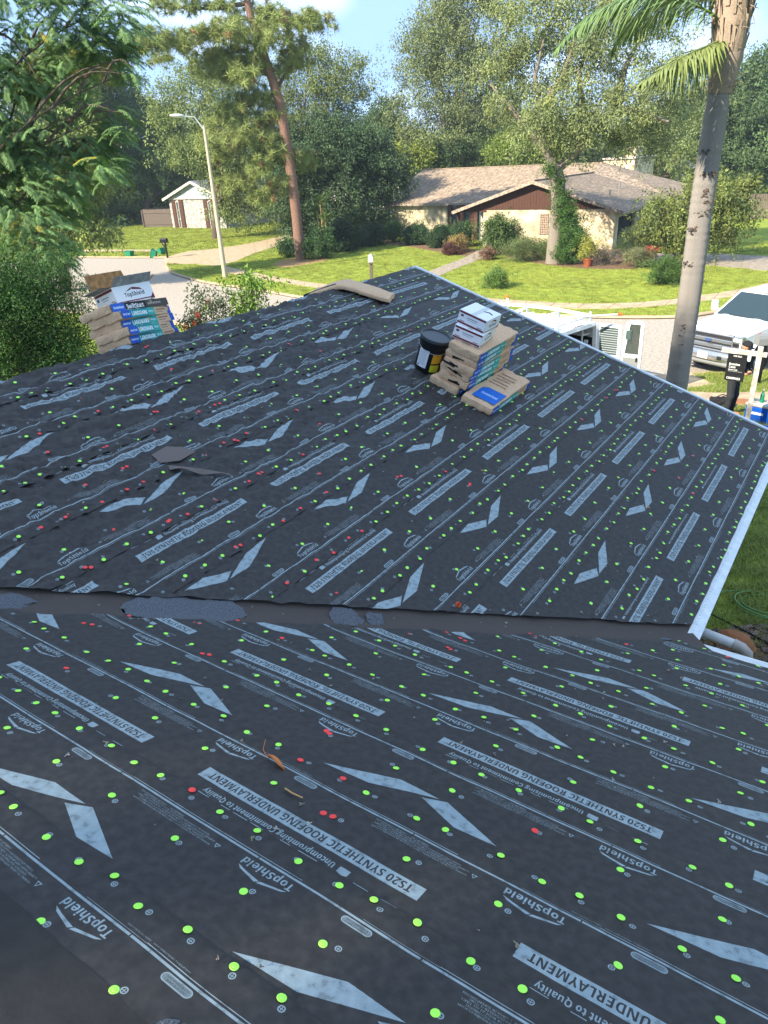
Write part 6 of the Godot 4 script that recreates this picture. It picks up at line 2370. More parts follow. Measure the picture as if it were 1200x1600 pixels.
func truck() -> void:
	var hd := V(-0.42, 0, 0.907).normalized()
	var zb := -hd
	var xb := Vector3.UP.cross(zb)
	var b := Basis(xb, Vector3.UP, zb)
	var wheel_at := G(1175, 586, -0.6)
	var o := thing("pickup_truck", "white heavy pickup with chrome grille parked at the right edge of the street", "pickup truck", Transform3D(b, wheel_at - b * V(-0.84, 0, 1.02)))
	var W2 := 1.0
	# body sides: one outline in (z, y) drawn across the width; prism x -> -z
	var sidex := Transform3D(Basis(V(0, 0, 1), V(0, 1, 0), V(-1, 0, 0)), Vector3.ZERO)
	var pl := PackedVector2Array([Vector2(0.14, 0.62)])
	pl.append_array(arch(1.02, 0.50, 0.52))
	pl.append_array(PackedVector2Array([Vector2(1.6, 0.5), Vector2(4.5, 0.5)]))
	pl.append_array(arch(5.05, 0.50, 0.52))
	pl.append_array(PackedVector2Array([Vector2(5.6, 0.56), Vector2(6.3, 0.6), Vector2(6.34, 1.38), Vector2(4.2, 1.40), Vector2(1.55, 1.36), Vector2(1.2, 1.34), Vector2(0.30, 1.22), Vector2(0.14, 1.16)]))
	var m := MB.new()
	m.prism(sidex, pl, 1.94)
	part(o, "body", m, M.car_white)
	# fender flares and sills
	m = MB.new()
	for s in [-1, 1]:
		for cz in [1.02, 5.05]:
			var tp := PackedVector3Array()
			for i in 13:
				var a := PI * i / 12
				tp.append(V(s * 0.985, 0.52 + sin(a) * 0.525, cz + cos(a) * 0.525))
			m.tube(tp, taper(13, 0.05, 0.05), 8)
	part(o, "wheel_flare", m, M.car_white)
	# hood: crowned sheet with two raised shoulders
	var P: Array = []
	for i in 13:
		var t := i / 12.0
		var row := PackedVector3Array()
		for j in 21:
			var u := -1.0 + j / 10.0
			var x := u * 0.93 * (0.97 + 0.03 * t)
			var y := 1.27 + 0.15 * t + 0.045 * (1.0 - u * u) + 0.028 * exp(-pow((absf(u) - 0.55) * 7.0, 2.0)) - 0.05 * smoothstep(0.1, 0.0, t)
			if absf(u) > 0.9:
				y -= (absf(u) - 0.9) * 0.9
			row.append(V(x, y, 0.16 - 0.10 * (1.0 - u * u) + t * 1.26))
		P.append(row)
	m = MB.new()
	m.grid(P, [], false)
	for j in 20:
		m.quad(P[0][j] - V(0, 0.13, 0), P[0][j + 1] - V(0, 0.13, 0), P[0][j + 1], P[0][j])
	for s in [0, 20]:
		for i in 12:
			m.outq([P[i][s], P[i + 1][s], P[i + 1][s] - V(0, 0.22, 0), P[i][s] - V(0, 0.22, 0)], V(0, 1.2, P[i][s].z))
	part(o, "hood", m, M.car_white)
	# cab
	var lo := [V(-0.95, 1.40, 1.42), V(0.95, 1.40, 1.42), V(0.95, 1.42, 4.18), V(-0.95, 1.42, 4.18)]
	var hi := [V(-0.76, 2.0, 2.25), V(0.76, 2.0, 2.25), V(0.78, 2.02, 3.98), V(-0.78, 2.02, 3.98)]
	m = MB.new()
	for i in 4:
		m.outq([lo[i], lo[(i + 1) % 4], hi[(i + 1) % 4], hi[i]], V(0, 1.6, 2.9))
	var R: Array = []
	for i in 7:
		var row := PackedVector3Array()
		for j in 9:
			var a: Vector3 = hi[0].lerp(hi[1], j / 8.0)
			var c: Vector3 = hi[3].lerp(hi[2], j / 8.0)
			row.append(a.lerp(c, i / 6.0) + V(0, 0.06 * sin(PI * j / 8.0) * (0.4 + 0.6 * sin(PI * i / 6.0)), 0))
		R.append(row)
	m.grid(R, [], true)
	part(o, "cab", m, M.car_white)
	m = MB.new()
	var inset := func(a: Vector3, c: Vector3, d: Vector3, e: Vector3, k: float) -> Array:
		var q := (a + c + d + e) / 4.0
		return [a.lerp(q, k), c.lerp(q, k), d.lerp(q, k), e.lerp(q, k)]
	var ws: Array = inset.call(lo[0], lo[1], hi[1], hi[0], 0.07)
	var nn := V(0, 0.6, -0.8) * 0.008
	m.outq([ws[0] + nn, ws[1] + nn, ws[2] + nn, ws[3] + nn], V(0, 1.6, 2.9))
	part(o, "windshield", m, M.car_glass)
	for s in [[0, 3, -1.0], [1, 2, 1.0]]:
		for k in [[0.10, 0.52], [0.57, 0.94]]:
			m = MB.new()
			var a: Vector3 = lo[s[0]].lerp(lo[s[1]], k[0])
			var c: Vector3 = lo[s[0]].lerp(lo[s[1]], k[1])
			var d: Vector3 = hi[s[0]].lerp(hi[s[1]], clampf((k[1] - 0.1) * 1.12, 0, 0.97))
			var e: Vector3 = hi[s[0]].lerp(hi[s[1]], clampf((k[0] - 0.08) * 1.1, 0.03, 1))
			var q: Array = inset.call(a, c, d, e, 0.10)
			var of := V(s[2] * 0.008, 0.003, 0)
			m.outq([q[0] + of, q[1] + of, q[2] + of, q[3] + of], V(0, 1.6, 2.9))
			part(o, "side_window", m, M.car_glass)
	m = MB.new()
	m.rod(V(-0.75, 1.425, 1.40), V(0.05, 1.47, 1.36), 0.012)
	m.rod(V(0.1, 1.47, 1.36), V(0.75, 1.43, 1.40), 0.012)
	m.bx(V(0, 1.40, 1.40), V(1.7, 0.03, 0.16))
	part(o, "wiper", m, M.rubber)
	for s in [-1, 1]:
		m = MB.new()
		m.bx(V(s * 1.16, 1.60, 1.72), V(0.2, 0.30, 0.12), 0.03)
		m.bar(V(s * 0.93, 1.46, 1.72), V(s * 1.08, 1.52, 1.72), 0.05, 0.05)
		var mi := part(o, "door_mirror", m, M.car_white)
		m = MB.new()
		m.bx(V(s * 1.16, 1.60, 1.785), V(0.16, 0.25, 0.006))
		part(mi, "mirror_glass", m, M.glass)
		m = MB.new()
		for z in [1.75, 2.98, 4.14]:
			m.bx(V(s * 0.972, 1.0, z), V(0.006, 0.72, 0.012))
		for z in [2.75, 3.95]:
			m.bx(V(s * 0.985, 1.20, z), V(0.03, 0.04, 0.2), 0.01)
		part(o, "door_seam", m, M.car_grey)
	# bed
	m = MB.new()
	m.bx(V(0, 1.36, 5.25), V(1.6, 0.06, 1.95))
	part(o, "bed_opening", m, M.dark_hole)
	# grille
	m = MB.new()
	m.bx(V(0, 1.0, 0.10), V(1.42, 0.48, 0.14), 0.02)
	var g := part(o, "grille", m, M.dark_hole)
	m = MB.new()
	for y in [1.215, 1.045, 0.885, 0.775]:
		m.bx(V(0, y, 0.02), V(1.46, 0.04 if y > 1.1 or y < 0.8 else 0.10, 0.07), 0.012)
	for s in [-1, 1]:
		m.bx(V(s * 0.72, 0.99, 0.03), V(0.05, 0.47, 0.08), 0.015)
	part(g, "chrome_bar", m, M.chrome)
	m = MB.new()
	for row in [1.165, 1.115, 0.985, 0.945, 0.83]:
		for k in 17:
			m.bx(V(-0.64 + k * 0.08 + (0.02 if row == 1.115 or row == 0.945 else 0.0), row, 0.035), V(0.03, 0.018, 0.04), 0.006)
	part(g, "mesh", m, M.chrome, "stuff")
	m = MB.new()
	m.lathe(Transform3D(Basis(V(1, 0, 0), -PI / 2).scaled(V(1, 0.42, 1)), V(0, 1.04, -0.022)), [Vector2(0.10, 0), Vector2(0.10, 0.02), Vector2(0.09, 0.026), Vector2(0, 0.027)], 28)
	part(g, "emblem", m, mat_once("emblem_blue", rgb(60, 80, 130), 0.3))
	# lamps
	for s in [-1, 1]:
		m = MB.new()
		m.bx(V(s * 0.85, 1.02, 0.13), V(0.26, 0.46, 0.2), 0.03)
		var l := part(o, "headlight", m, M.chrome)
		m = MB.new()
		m.bx(V(s * 0.84, 1.14, 0.02), V(0.2, 0.10, 0.05), 0.02)
		m.bx(V(s * 0.84, 0.87, 0.02), V(0.2, 0.09, 0.05), 0.02)
		m.bx(V(s * 0.955, 1.0, 0.06), V(0.05, 0.38, 0.1), 0.02)
		part(l, "lens", m, M.lens)
		m = MB.new()
		m.bx(V(s * 0.83, 1.005, 0.024), V(0.16, 0.10, 0.03), 0.01)
		part(l, "lamp_recess", m, M.dark_hole)
	# bumper
	P = []
	for i in 5:
		var row := PackedVector3Array()
		for j in 15:
			var u := -1.0 + j / 7.0
			var zz := -0.10 + 0.16 * pow(absf(u), 2.4)
			var yy: float = [0.74, 0.73, 0.60, 0.50, 0.48][i]
			row.append(V(u * 1.01, yy, zz + [0.12, 0.0, -0.015, 0.0, 0.1][i]))
		P.append(row)
	m = MB.new()
	m.grid(P, [], true)
	part(o, "bumper", m, M.chrome)
	m = MB.new()
	m.bx(V(0, 0.42, 0.06), V(1.7, 0.14, 0.24), 0.05)
	part(o, "valance", m, M.car_grey)
	m = MB.new()
	m.bx(V(0.05, 0.62, -0.122), V(0.32, 0.17, 0.012), 0.004)
	part(o, "number_plate", m, M.carton_white)
	m = MB.new()
	for s in [-1, 1]:
		m.bx(V(s * 0.46, 0.60, -0.09), V(0.14, 0.10, 0.05), 0.02)
		m.bx(V(s * 0.76, 0.60, -0.03), V(0.16, 0.10, 0.06), 0.02)
	part(o, "tow_opening", m, M.dark_hole)
	for p in [V(-0.84, 0.42, 1.02), V(0.84, 0.42, 1.02), V(-0.84, 0.42, 5.05), V(0.84, 0.42, 5.05)]:
		wheel(o, p, 0.42, 0.27, signf(p.x))
	m = MB.new()
	m.bx(V(0, 0.6, 3.0), V(1.5, 0.3, 5.4))
	part(o, "chassis", m, M.dark_hole)
func van() -> void:
	var h := V(-0.974, 0, -0.227).normalized()
	var zb := -h
	var xb := Vector3.UP.cross(zb)
	var b := Basis(xb, Vector3.UP, zb)
	# origin on the drive under the rear doors; the nose points along -z
	var o := thing("cargo_van", "white work van with roof rack and open rear doors beyond the gable", "van", Transform3D(b, V(-5.42, -0.52, -12.95)))
	var hw := 0.92
	var m := MB.new()
	# body as rings along its length: rounded box section
	var sect := func(z: float, w: float, y0: float, y1: float, wt: float) -> PackedVector3Array:
		var r := PackedVector3Array()
		for q in [[-w, y0], [-w, (y0 + y1) * 0.55], [-wt - 0.02, y1 - 0.22], [-wt + 0.06, y1 - 0.07], [-wt + 0.22, y1 - 0.015], [0, y1 + 0.02], [wt - 0.22, y1 - 0.015], [wt - 0.06, y1 - 0.07], [wt + 0.02, y1 - 0.22], [w, (y0 + y1) * 0.55], [w, y0]]:
			r.append(V(q[0], q[1], z))
		return r
	var P: Array = []
	for s in [[0.0, 0.92, 0.4, 2.02, 0.78], [-0.06, 0.95, 0.38, 2.04, 0.80], [-1.5, 0.98, 0.36, 2.06, 0.82], [-3.2, 0.98, 0.36, 2.05, 0.82], [-3.75, 0.97, 0.36, 1.9, 0.76], [-4.25, 0.96, 0.36, 1.36, 0.85], [-4.9, 0.93, 0.4, 1.18, 0.80], [-5.15, 0.85, 0.42, 0.95, 0.74]]:
		P.append((sect as Callable).call(s[0], s[1], s[2], s[3], s[4]))
	m.grid(P, [], false)
	# rear frame round the opening
	m.bx(V(0, 0.42, 0.0), V(1.8, 0.16, 0.08))
	m.bx(V(0, 1.96, 0.0), V(1.5, 0.10, 0.06))
	for s in [-1, 1]:
		m.bar(V(s * 0.88, 0.4, 0.0), V(s * 0.76, 1.98, 0.0), 0.10, 0.07)
	part(o, "body", m, M.car_white)
	m = MB.new()
	for i in 9:
		m.bx(V(0, 2.075 - 0.004 * absf(i - 4), -0.35 - i * 0.36), V(1.2, 0.014, 0.07), 0.005)
	part(o, "roof_rib", m, M.car_white)
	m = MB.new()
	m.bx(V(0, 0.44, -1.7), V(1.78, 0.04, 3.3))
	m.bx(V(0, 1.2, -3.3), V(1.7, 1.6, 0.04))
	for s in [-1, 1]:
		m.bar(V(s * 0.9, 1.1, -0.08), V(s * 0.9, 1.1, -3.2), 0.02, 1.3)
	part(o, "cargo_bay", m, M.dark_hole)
	m = MB.new()
	for k in 4:
		m.bx(V(0.58, 0.75 + k * 0.32, -0.9), V(0.42, 0.025, 1.6))
	m.bar(V(0.38, 0.5, -0.12), V(0.38, 1.85, -0.12), 0.03, 0.03)
	m.bar(V(0.30, 0.9, -0.04), V(0.62, 1.55, -0.14), 0.10, 0.03)
	part(o, "shelf", m, M.galv)
	m = MB.new()
	m.outq([V(-0.70, 1.46, -4.18), V(0.70, 1.46, -4.18), V(0.62, 1.88, -3.79), V(-0.62, 1.88, -3.79)], V(0, 1.2, -2))
	part(o, "windshield", m, M.car_glass)
	# rear doors: far leaf swung square to the back, second leaf folded out beyond it
	var dr := door_leaf(o, "rear_door", V(0.86, 0.42, 0.02), V(0.94, 0.42, 0.66), 1.54, 0.0, true)
	var d2 := door_leaf(o, "rear_door", V(1.02, 0.42, 0.66), V(1.10, 0.42, 1.16), 1.66, 0.14, false)
	m = MB.new()
	m.bx(V(1.02, 1.72, 0.80), V(0.05, 0.26, 0.17), 0.04)
	part(d2, "mirror", m, mat_once("mirror_green", rgb(70, 88, 84), 0.2))
	var nd := door_leaf(o, "rear_door", V(-0.88, 0.42, 0.02), V(-0.98, 0.42, 0.60), 1.54, 0.0, true)
	# rack
	m = MB.new()
	for s in [-1, 1]:
		var tp := PackedVector3Array()
		for i in 13:
			var t := i / 12.0
			tp.append(V(s * 0.74, 2.13 + 0.06 * sin(t * PI), -0.1 - 3.0 * t))
		m.tube(tp, taper(13, 0.045, 0.045), 8)
		for z in [-0.15, -1.1, -2.1, -3.0]:
			m.bar(V(s * 0.76, 2.0, z), V(s * 0.74, 2.15, z), 0.05, 0.05)
			m.bar(V(s * 0.74, 2.15, z), V(s * 0.74, 2.24, z), 0.04, 0.04)
	for z in [-0.15, -1.1, -2.1, -3.0]:
		m.bar(V(-0.76, 2.13, z), V(0.76, 2.13, z), 0.05, 0.04)
	part(o, "roof_rack", m, M.car_white)
	for p in [V(-0.82, 0.36, -0.95), V(0.82, 0.36, -0.95), V(-0.82, 0.36, -4.35), V(0.82, 0.36, -4.35)]:
		wheel(o, p, 0.36, 0.24, signf(p.x))
	for s in [-1, 1]:
		m = MB.new()
		m.bx(V(s * 0.90, 1.0, 0.02), V(0.08, 0.3, 0.05), 0.01)
		part(o, "tail_lamp", m, M.red)
	m = MB.new()
	m.bx(V(0, 0.34, 0.10), V(1.8, 0.16, 0.16), 0.03)
	part(o, "bumper", m, M.steel)
	# a pole lashed slantwise on the rack, its end flagged red
	var pole := thing("rack_pole", "long pale pole with a red end lashed slantwise over the van's rack", "pole", Transform3D(b, V(-5.42, -0.52, -12.95)))
	m = MB.new()
	m.rod(V(-0.72, 2.20, -0.9), V(0.70, 2.26, 0.62), 0.028, 8)
	part(pole, "shaft", m, M.galv)
	m = MB.new()
	m.rod(V(0.70, 2.26, 0.62), V(0.78, 2.264, 0.71), 0.032, 8)
	part(pole, "red_tip", m, M.orange)
	pole = thing("ladder_hook", "small orange tipped hook standing at the front of the van's rack", "hook", Transform3D(b, V(-5.42, -0.52, -12.95)))
	m = MB.new()
	m.rod(V(0.55, 2.14, -2.6), V(0.62, 2.34, -2.7), 0.03, 8)
	part(pole, "stem", m, M.car_white)
	m = MB.new()
	m.bx(V(0.64, 2.37, -2.73), V(0.07, 0.10, 0.10), 0.02)
	part(pole, "tip", m, M.orange)
func door_leaf(o: Node3D, called: String, a: Vector3, c: Vector3, hgt: float, slant: float, slats: bool) -> Node3D:
	# a: hinge foot, c: outer foot; upright leaf with a window in its upper half
	var d := (c - a).normalized()
	var w := a.distance_to(c)
	var nn := d.cross(Vector3.UP)
	var x := Transform3D(Basis(d, Vector3.UP, nn * -1.0), a)
	var m := MB.new()
	var t := 0.07
	var wy := hgt * 0.50
	m.prism(x, PackedVector2Array([Vector2(0, 0), Vector2(w, 0), Vector2(w, wy), Vector2(0, wy)]), t)
	m.prism(x, PackedVector2Array([Vector2(0, wy + 0.001), Vector2(0.08, wy + 0.001), Vector2(0.08 + slant * 0.6, hgt - 0.08), Vector2(w - 0.08, hgt - 0.08), Vector2(w - 0.07, wy + 0.001), Vector2(w, wy + 0.001), Vector2(w - 0.01, hgt - 0.06), Vector2(w - 0.07, hgt), Vector2(slant + 0.05, hgt), Vector2(slant * 0.4, hgt - 0.05)]), t)
	var dr := part(o, called, m, M.car_white)
	m = MB.new()
	m.prism(x, PackedVector2Array([Vector2(0.07, wy), Vector2(w - 0.065, wy), Vector2(w - 0.08, hgt - 0.07), Vector2(0.08 + slant * 0.6, hgt - 0.07)]), 0.012)
	part(dr, "pane", m, M.glass if slats else M.clear_pane)
	for f in [-1, 1]:
		m = MB.new()
		m.box(x * Transform3D(Basis(), V(w / 2, wy * 0.5, f * (t / 2 + 0.006))), V(w * 0.8, wy * 0.8, 0.012), 0.004)
		part(dr, "inner_panel", m, M.car_grey if not slats else M.car_white)
	if slats:
		m = MB.new()
		for k in 11:
			for f in [-1, 1]:
				m.box(x * Transform3D(Basis(), V(w / 2, wy + 0.06 + k * (hgt - wy - 0.2) / 10.0, f * 0.012)), V(w - 0.17, 0.009, 0.006))
		part(dr, "window_guard", m, M.galv)
	m = MB.new()
	m.box(x * Transform3D(Basis(), V(w - 0.10, wy - 0.12, 0)), V(0.05, 0.12, t + 0.05), 0.01)
	part(dr, "handle", m, M.rubber)
	return dr
func vehicles() -> void:
	truck()
	van()

# ---------------------------------------------------------------- street furniture and the rest
func street_things() -> void:
	# street lamp
	var b := G(352, 433, -0.5)
	var d := Vector2(b.x - CAM.x, b.z - CAM.z).length()
	var o := thing("street_lamp", "tall pale concrete street lamp with cobra head beside the pine", "street lamp", at(b))
	var inv := o.transform.affine_inverse()
	var top := W(322, 196, d)
	top.x = b.x
	top.z = b.z
	var m := MB.new()
	m.tube(PackedVector3Array([b - V(0, 0.3, 0), b, b.lerp(top, 0.5), top]), PackedFloat32Array([0.145, 0.145, 0.11, 0.075]), 8)
	part(o, "post", m, M.pole_concrete).transform = inv
	var hp := W(284, 181, d)
	m = MB.new()
	m.tube(PackedVector3Array([top - V(0, 0.25, 0), top.lerp(hp, 0.4) + V(0, 0.22, 0), hp]), PackedFloat32Array([0.035, 0.03, 0.03]), 8)
	part(o, "arm", m, M.galv).transform = inv
	m = MB.new()
	var ad := (hp - top).normalized()
	ad.y = 0.05
	ad = ad.normalized()
	var sb := Basis(ad, V(0, 1, 0), ad.cross(V(0, 1, 0))).orthonormalized()
	var P: Array = []
	for i in 10:
		var t := i / 9.0
		var r := 0.17 * pow(sin(clampf(0.08 + t * 0.92, 0, 1) * PI * 0.93 + 0.05), 0.6)
		var row := PackedVector3Array()
		for s in 13:
			var a := TAU * (s % 12) / 12
			row.append(hp + sb * V(t * 0.72 - 0.1, sin(a) * r * 0.6, cos(a) * r))
		P.append(row)
	m.grid(P, [], true)
	part(o, "lamp_head", m, M.galv).transform = inv
	# letter boxes
	b = G(581, 439, -0.5)
	o = thing("mailbox", "weathered wooden post with an arched grey mailbox just beyond the roof peak", "mailbox", at(b, 0.55))
	m = MB.new()
	m.bx(V(0, 0.45, 0), V(0.16, 1.1, 0.14), 0.01)
	m.bx(V(0, 0.95, 0.02), V(0.2, 0.08, 0.5), 0.01)
	part(o, "post", m, M.fence_wood)
	m = MB.new()
	m.prism(at(V(0, 0.99, 0)), PackedVector2Array([Vector2(-0.13, 0), Vector2(0.13, 0), Vector2(0.13, 0.22), Vector2(0.105, 0.31), Vector2(0.05, 0.36), Vector2(-0.05, 0.36), Vector2(-0.105, 0.31), Vector2(-0.13, 0.22)]), 0.55)
	part(o, "box", m, M.galv)
	m = MB.new()
	m.bx(V(0, 1.13, -0.278), V(0.2, 0.24, 0.012))
	part(o, "door", m, M.dark_hole)
	b = G(262, 403, -0.5)
	o = thing("mailbox", "black post mailbox by the green bins at the turning circle", "mailbox", at(b, 0.2))
	m = MB.new()
	m.bx(V(0, 0.5, 0), V(0.11, 1.2, 0.11), 0.01)
	m.bar(V(0, 0.7, 0), V(-0.3, 1.0, 0), 0.06, 0.06)
	part(o, "post", m, M.black_plastic)
	m = MB.new()
	m.bx(V(-0.08, 1.08, 0), V(0.75, 0.05, 0.26), 0.01)
	m.prism(Transform3D(Basis(Vector3.UP, PI / 2), V(-0.08, 1.11, 0)), PackedVector2Array([Vector2(-0.12, 0), Vector2(0.12, 0), Vector2(0.12, 0.18), Vector2(0.07, 0.26), Vector2(-0.07, 0.26), Vector2(-0.12, 0.18)]), 0.55)
	part(o, "box", m, M.black_plastic)
	# bins at the kerb
	recycling_bin("green recycling bin standing upright on the verge, leftmost of the three", G(203, 400, -0.5), 0.1, 0.0)
	recycling_bin("green recycling bin tipped on its side in the gutter by the black mailbox", G(245, 402, -0.56), 0.5, 1.25)
	recycling_bin("green recycling bin leaning right behind the black mailbox's post", G(254, 397, -0.5), -0.3, 0.25)
	# kerbside mailbox near the truck
	b = G(1184, 598, -0.42)
	o = thing("mailbox", "grey mailbox with red flag behind the sign post, in front of the pickup", "mailbox", at(b, -0.9))
	m = MB.new()
	m.bx(V(0, 0.5, 0), V(0.1, 1.1, 0.1), 0.01)
	part(o, "post", m, M.black_plastic)
	m = MB.new()
	m.prism(at(V(0, 1.03, 0)), PackedVector2Array([Vector2(-0.12, 0), Vector2(0.12, 0), Vector2(0.12, 0.17), Vector2(0.085, 0.25), Vector2(0, 0.285), Vector2(-0.085, 0.25), Vector2(-0.12, 0.17)]), 0.5)
	part(o, "box", m, M.car_grey)
	m = MB.new()
	m.bx(V(-0.13, 1.22, 0.12), V(0.012, 0.16, 0.09), 0.004)
	part(o, "flag", m, M.red)
	# the agent's board hanging from its white post
	var sy := gnd(-1.2, -11.8)
	o = thing("yard_sign", "white post with a hanging black agent's board on the lawn by the cooler", "sign", at(V(-1.19, sy, -11.78)))
	inv = o.transform.affine_inverse()
	m = MB.new()
	m.box(at(V(-1.19, (1.66 + sy - 0.3) / 2, -11.78), 0.15), V(0.10, 1.66 - sy + 0.3, 0.10), 0.006)
	part(o, "post", m, M.trim_white).transform = inv
	m = MB.new()
	m.bar(V(-1.90, 1.555, -11.69), V(-1.05, 1.50, -11.80), 0.09, 0.09, 0.006)
	part(o, "arm", m, M.trim_white).transform = inv
	var im := Image.create(190, 300, false, Image.FORMAT_RGB8)
	im.fill(rgb(28, 29, 33))
	var wh := Color(0.92, 0.92, 0.92)
	img_text(im, "FOR SALE", "sans-bold", Rect2(56, 14, 78, 17), wh)
	img_text(im, "Brandon", "sans-bold", Rect2(26, 100, 104, 26), wh)
	img_text(im, "Cann", "sans-bold", Rect2(26, 134, 64, 24), wh)
	img_text(im, "REALTOR", "sans-bold", Rect2(26, 170, 88, 14), wh)
	for k in 9:
		im.fill_rect(Rect2i(26 + k * 16, 191, 12 - k % 3 * 2, 5), Color(0.7, 0.7, 0.7))
	img_text(im, "COMPASS", "sans-bold", Rect2(20, 258, 134, 25), wh)
	var pm := picture_mat("agent_board", im, 0.5)
	var p0 := V(-1.765, 0.93, -11.70)
	var p1 := V(-1.40, 0.90, -11.755)
	var upv := V(0, 0.565, 0.0)
	m = MB.new()
	var back := V(0.012, 0, 0.075).normalized() * -0.012
	m.outq([p0 + back, p1 + back, p1 + upv + back, p0 + upv + back], (p0 + p1 + upv) / 2)
	m.quad(p0, p1, p1 + upv, p0 + upv)
	m.outq([p0, p0 + back, p0 + upv + back, p0 + upv], (p0 + p1 + upv) / 2)
	m.outq([p1, p1 + back, p1 + upv + back, p1 + upv], (p0 + p1 + upv) / 2)
	part(o, "board", m, pm).transform = inv
	m = MB.new()
	for p in [p0.lerp(p1, 0.12), p0.lerp(p1, 0.88)]:
		m.rod(p + upv, p + upv + V(0, 0.05, 0), 0.006, 6)
	part(o, "hook", m, M.steel).transform = inv
	# cooler, bottle on its lid, bag, blue tarp
	b = V(-1.02, gnd(-1.0, -12.5), -12.62)
	o = thing("cooler", "blue cool box with white lid on the lawn right of the sign post", "cooler", at(b, -0.25))
	m = MB.new()
	m.box(at(V(0, 0.19, 0)), V(0.60, 0.36, 0.38), 0.02)
	part(o, "body", m, M.cooler_blue)
	m = MB.new()
	m.box(at(V(0, 0.405, 0)), V(0.63, 0.07, 0.41), 0.02)
	part(o, "lid", m, M.trim_white)
	m = MB.new()
	m.bx(V(-0.02, 0.23, 0.193), V(0.24, 0.05, 0.01))
	part(o, "badge", m, M.carton_white)
	m = MB.new()
	for s in [-1, 1]:
		m.bx(V(s * 0.315, 0.27, 0), V(0.04, 0.06, 0.2), 0.01)
	part(o, "handle", m, M.trim_white)
	o = thing("green_bottle", "tall green drink bottle standing on the cooler's lid", "bottle", at(b + V(-0.05, 0.442, 0.0)))
	m = MB.new()
	m.lathe(Transform3D(), [Vector2(0, 0), Vector2(0.042, 0), Vector2(0.042, 0.17), Vector2(0.02, 0.22), Vector2(0.02, 0.27), Vector2(0, 0.27)], 14)
	part(o, "body", m, M.bin_green)
	m = MB.new()
	m.lathe(Transform3D(Basis(), V(0, 0.271, 0)), [Vector2(0.023, 0), Vector2(0.023, 0.03), Vector2(0, 0.03)], 12)
	part(o, "cap", m, M.trim_white)
	b = G(1126, 633, gnd(-1.95, -12.9))
	o = thing("tool_bag", "crumpled black bag lying on the grass beside the worker's boots", "bag", at(b, 0.4))
	part(o, "sack", lump(V(0.5, 0.2, 0.3), 0.09, 0.05, 4.0, 10, 6, 8), M.cloth_black).position = V(0, 0.09, 0)
	m = MB.new()
	m.tube(curve_pts(V(-0.16, 0.17, 0), V(0.16, 0.17, 0.02), V(0.02, 0.12, 0.03), 8), taper(9, 0.012, 0.012), 6)
	part(o, "strap", m, M.black_plastic)
	b = G(1199, 676, gnd(-0.7, -11.4))
	o = thing("blue_tarp", "crumpled blue tarp at the right edge, below the cooler", "tarp", at(b))
	part(o, "sheet", lump(V(0.34, 0.12, 0.34), 0.05, 0.06, 9.0, 10, 4, 10), M.cooler_blue).position = V(0.05, 0.05, 0)
	o = thing("manhole_cover", "round rusty meter cover in the near pavement left of the worker", "cover", at(V(-1.62, gnd(-1.62, -14.35) + 0.026, -14.35)))
	m = MB.new()
	m.lathe(Transform3D(Basis(V(1, 0, 0), -0.05), Vector3.ZERO), [Vector2(0.26, -0.02), Vector2(0.26, 0.012), Vector2(0.22, 0.016), Vector2(0, 0.016)], 20)
	part(o, "lid", m, M.rust)
	person()
func recycling_bin(label: String, p: Vector3, turn: float, tip: float) -> void:
	var o := thing("recycling_bin", label, "bin", Transform3D(Basis(Vector3.UP, turn) * Basis(V(0, 0, 1), tip), p + V(0, 0.2 * sin(tip), 0)), "green bins at the turning circle")
	var m := MB.new()
	var lo := 0.24
	var hi := 0.30
	var q0 := [V(-lo, 0, -0.18), V(lo, 0, -0.18), V(lo, 0, 0.18), V(-lo, 0, 0.18)]
	var q1 := [V(-hi, 0.36, -0.23), V(hi, 0.36, -0.23), V(hi, 0.36, 0.23), V(-hi, 0.36, 0.23)]
	m.outq(q0, V(0, 1, 0))
	m.outq([q0[0] * 0.9 + V(0, 0.02, 0), q0[1] * 0.9 + V(0, 0.02, 0), q0[2] * 0.9 + V(0, 0.02, 0), q0[3] * 0.9 + V(0, 0.02, 0)], V(0, -1, 0))
	for i in 4:
		var j := (i + 1) % 4
		m.outq([q0[i], q0[j], q1[j], q1[i]], V(0, 0.2, 0))
		m.outq([q0[i] * 0.92 + V(0, 0.02, 0), q0[j] * 0.92 + V(0, 0.02, 0), V(q1[j].x * 0.94, 0.36, q1[j].z * 0.94), V(q1[i].x * 0.94, 0.36, q1[i].z * 0.94)], q0[i] * 4.0)
	part(o, "tub", m, M.bin_green)
	m = MB.new()
	for i in 4:
		m.bar(q1[i], q1[(i + 1) % 4], 0.035, 0.03, 0.006)
	part(o, "rim", m, M.bin_green)

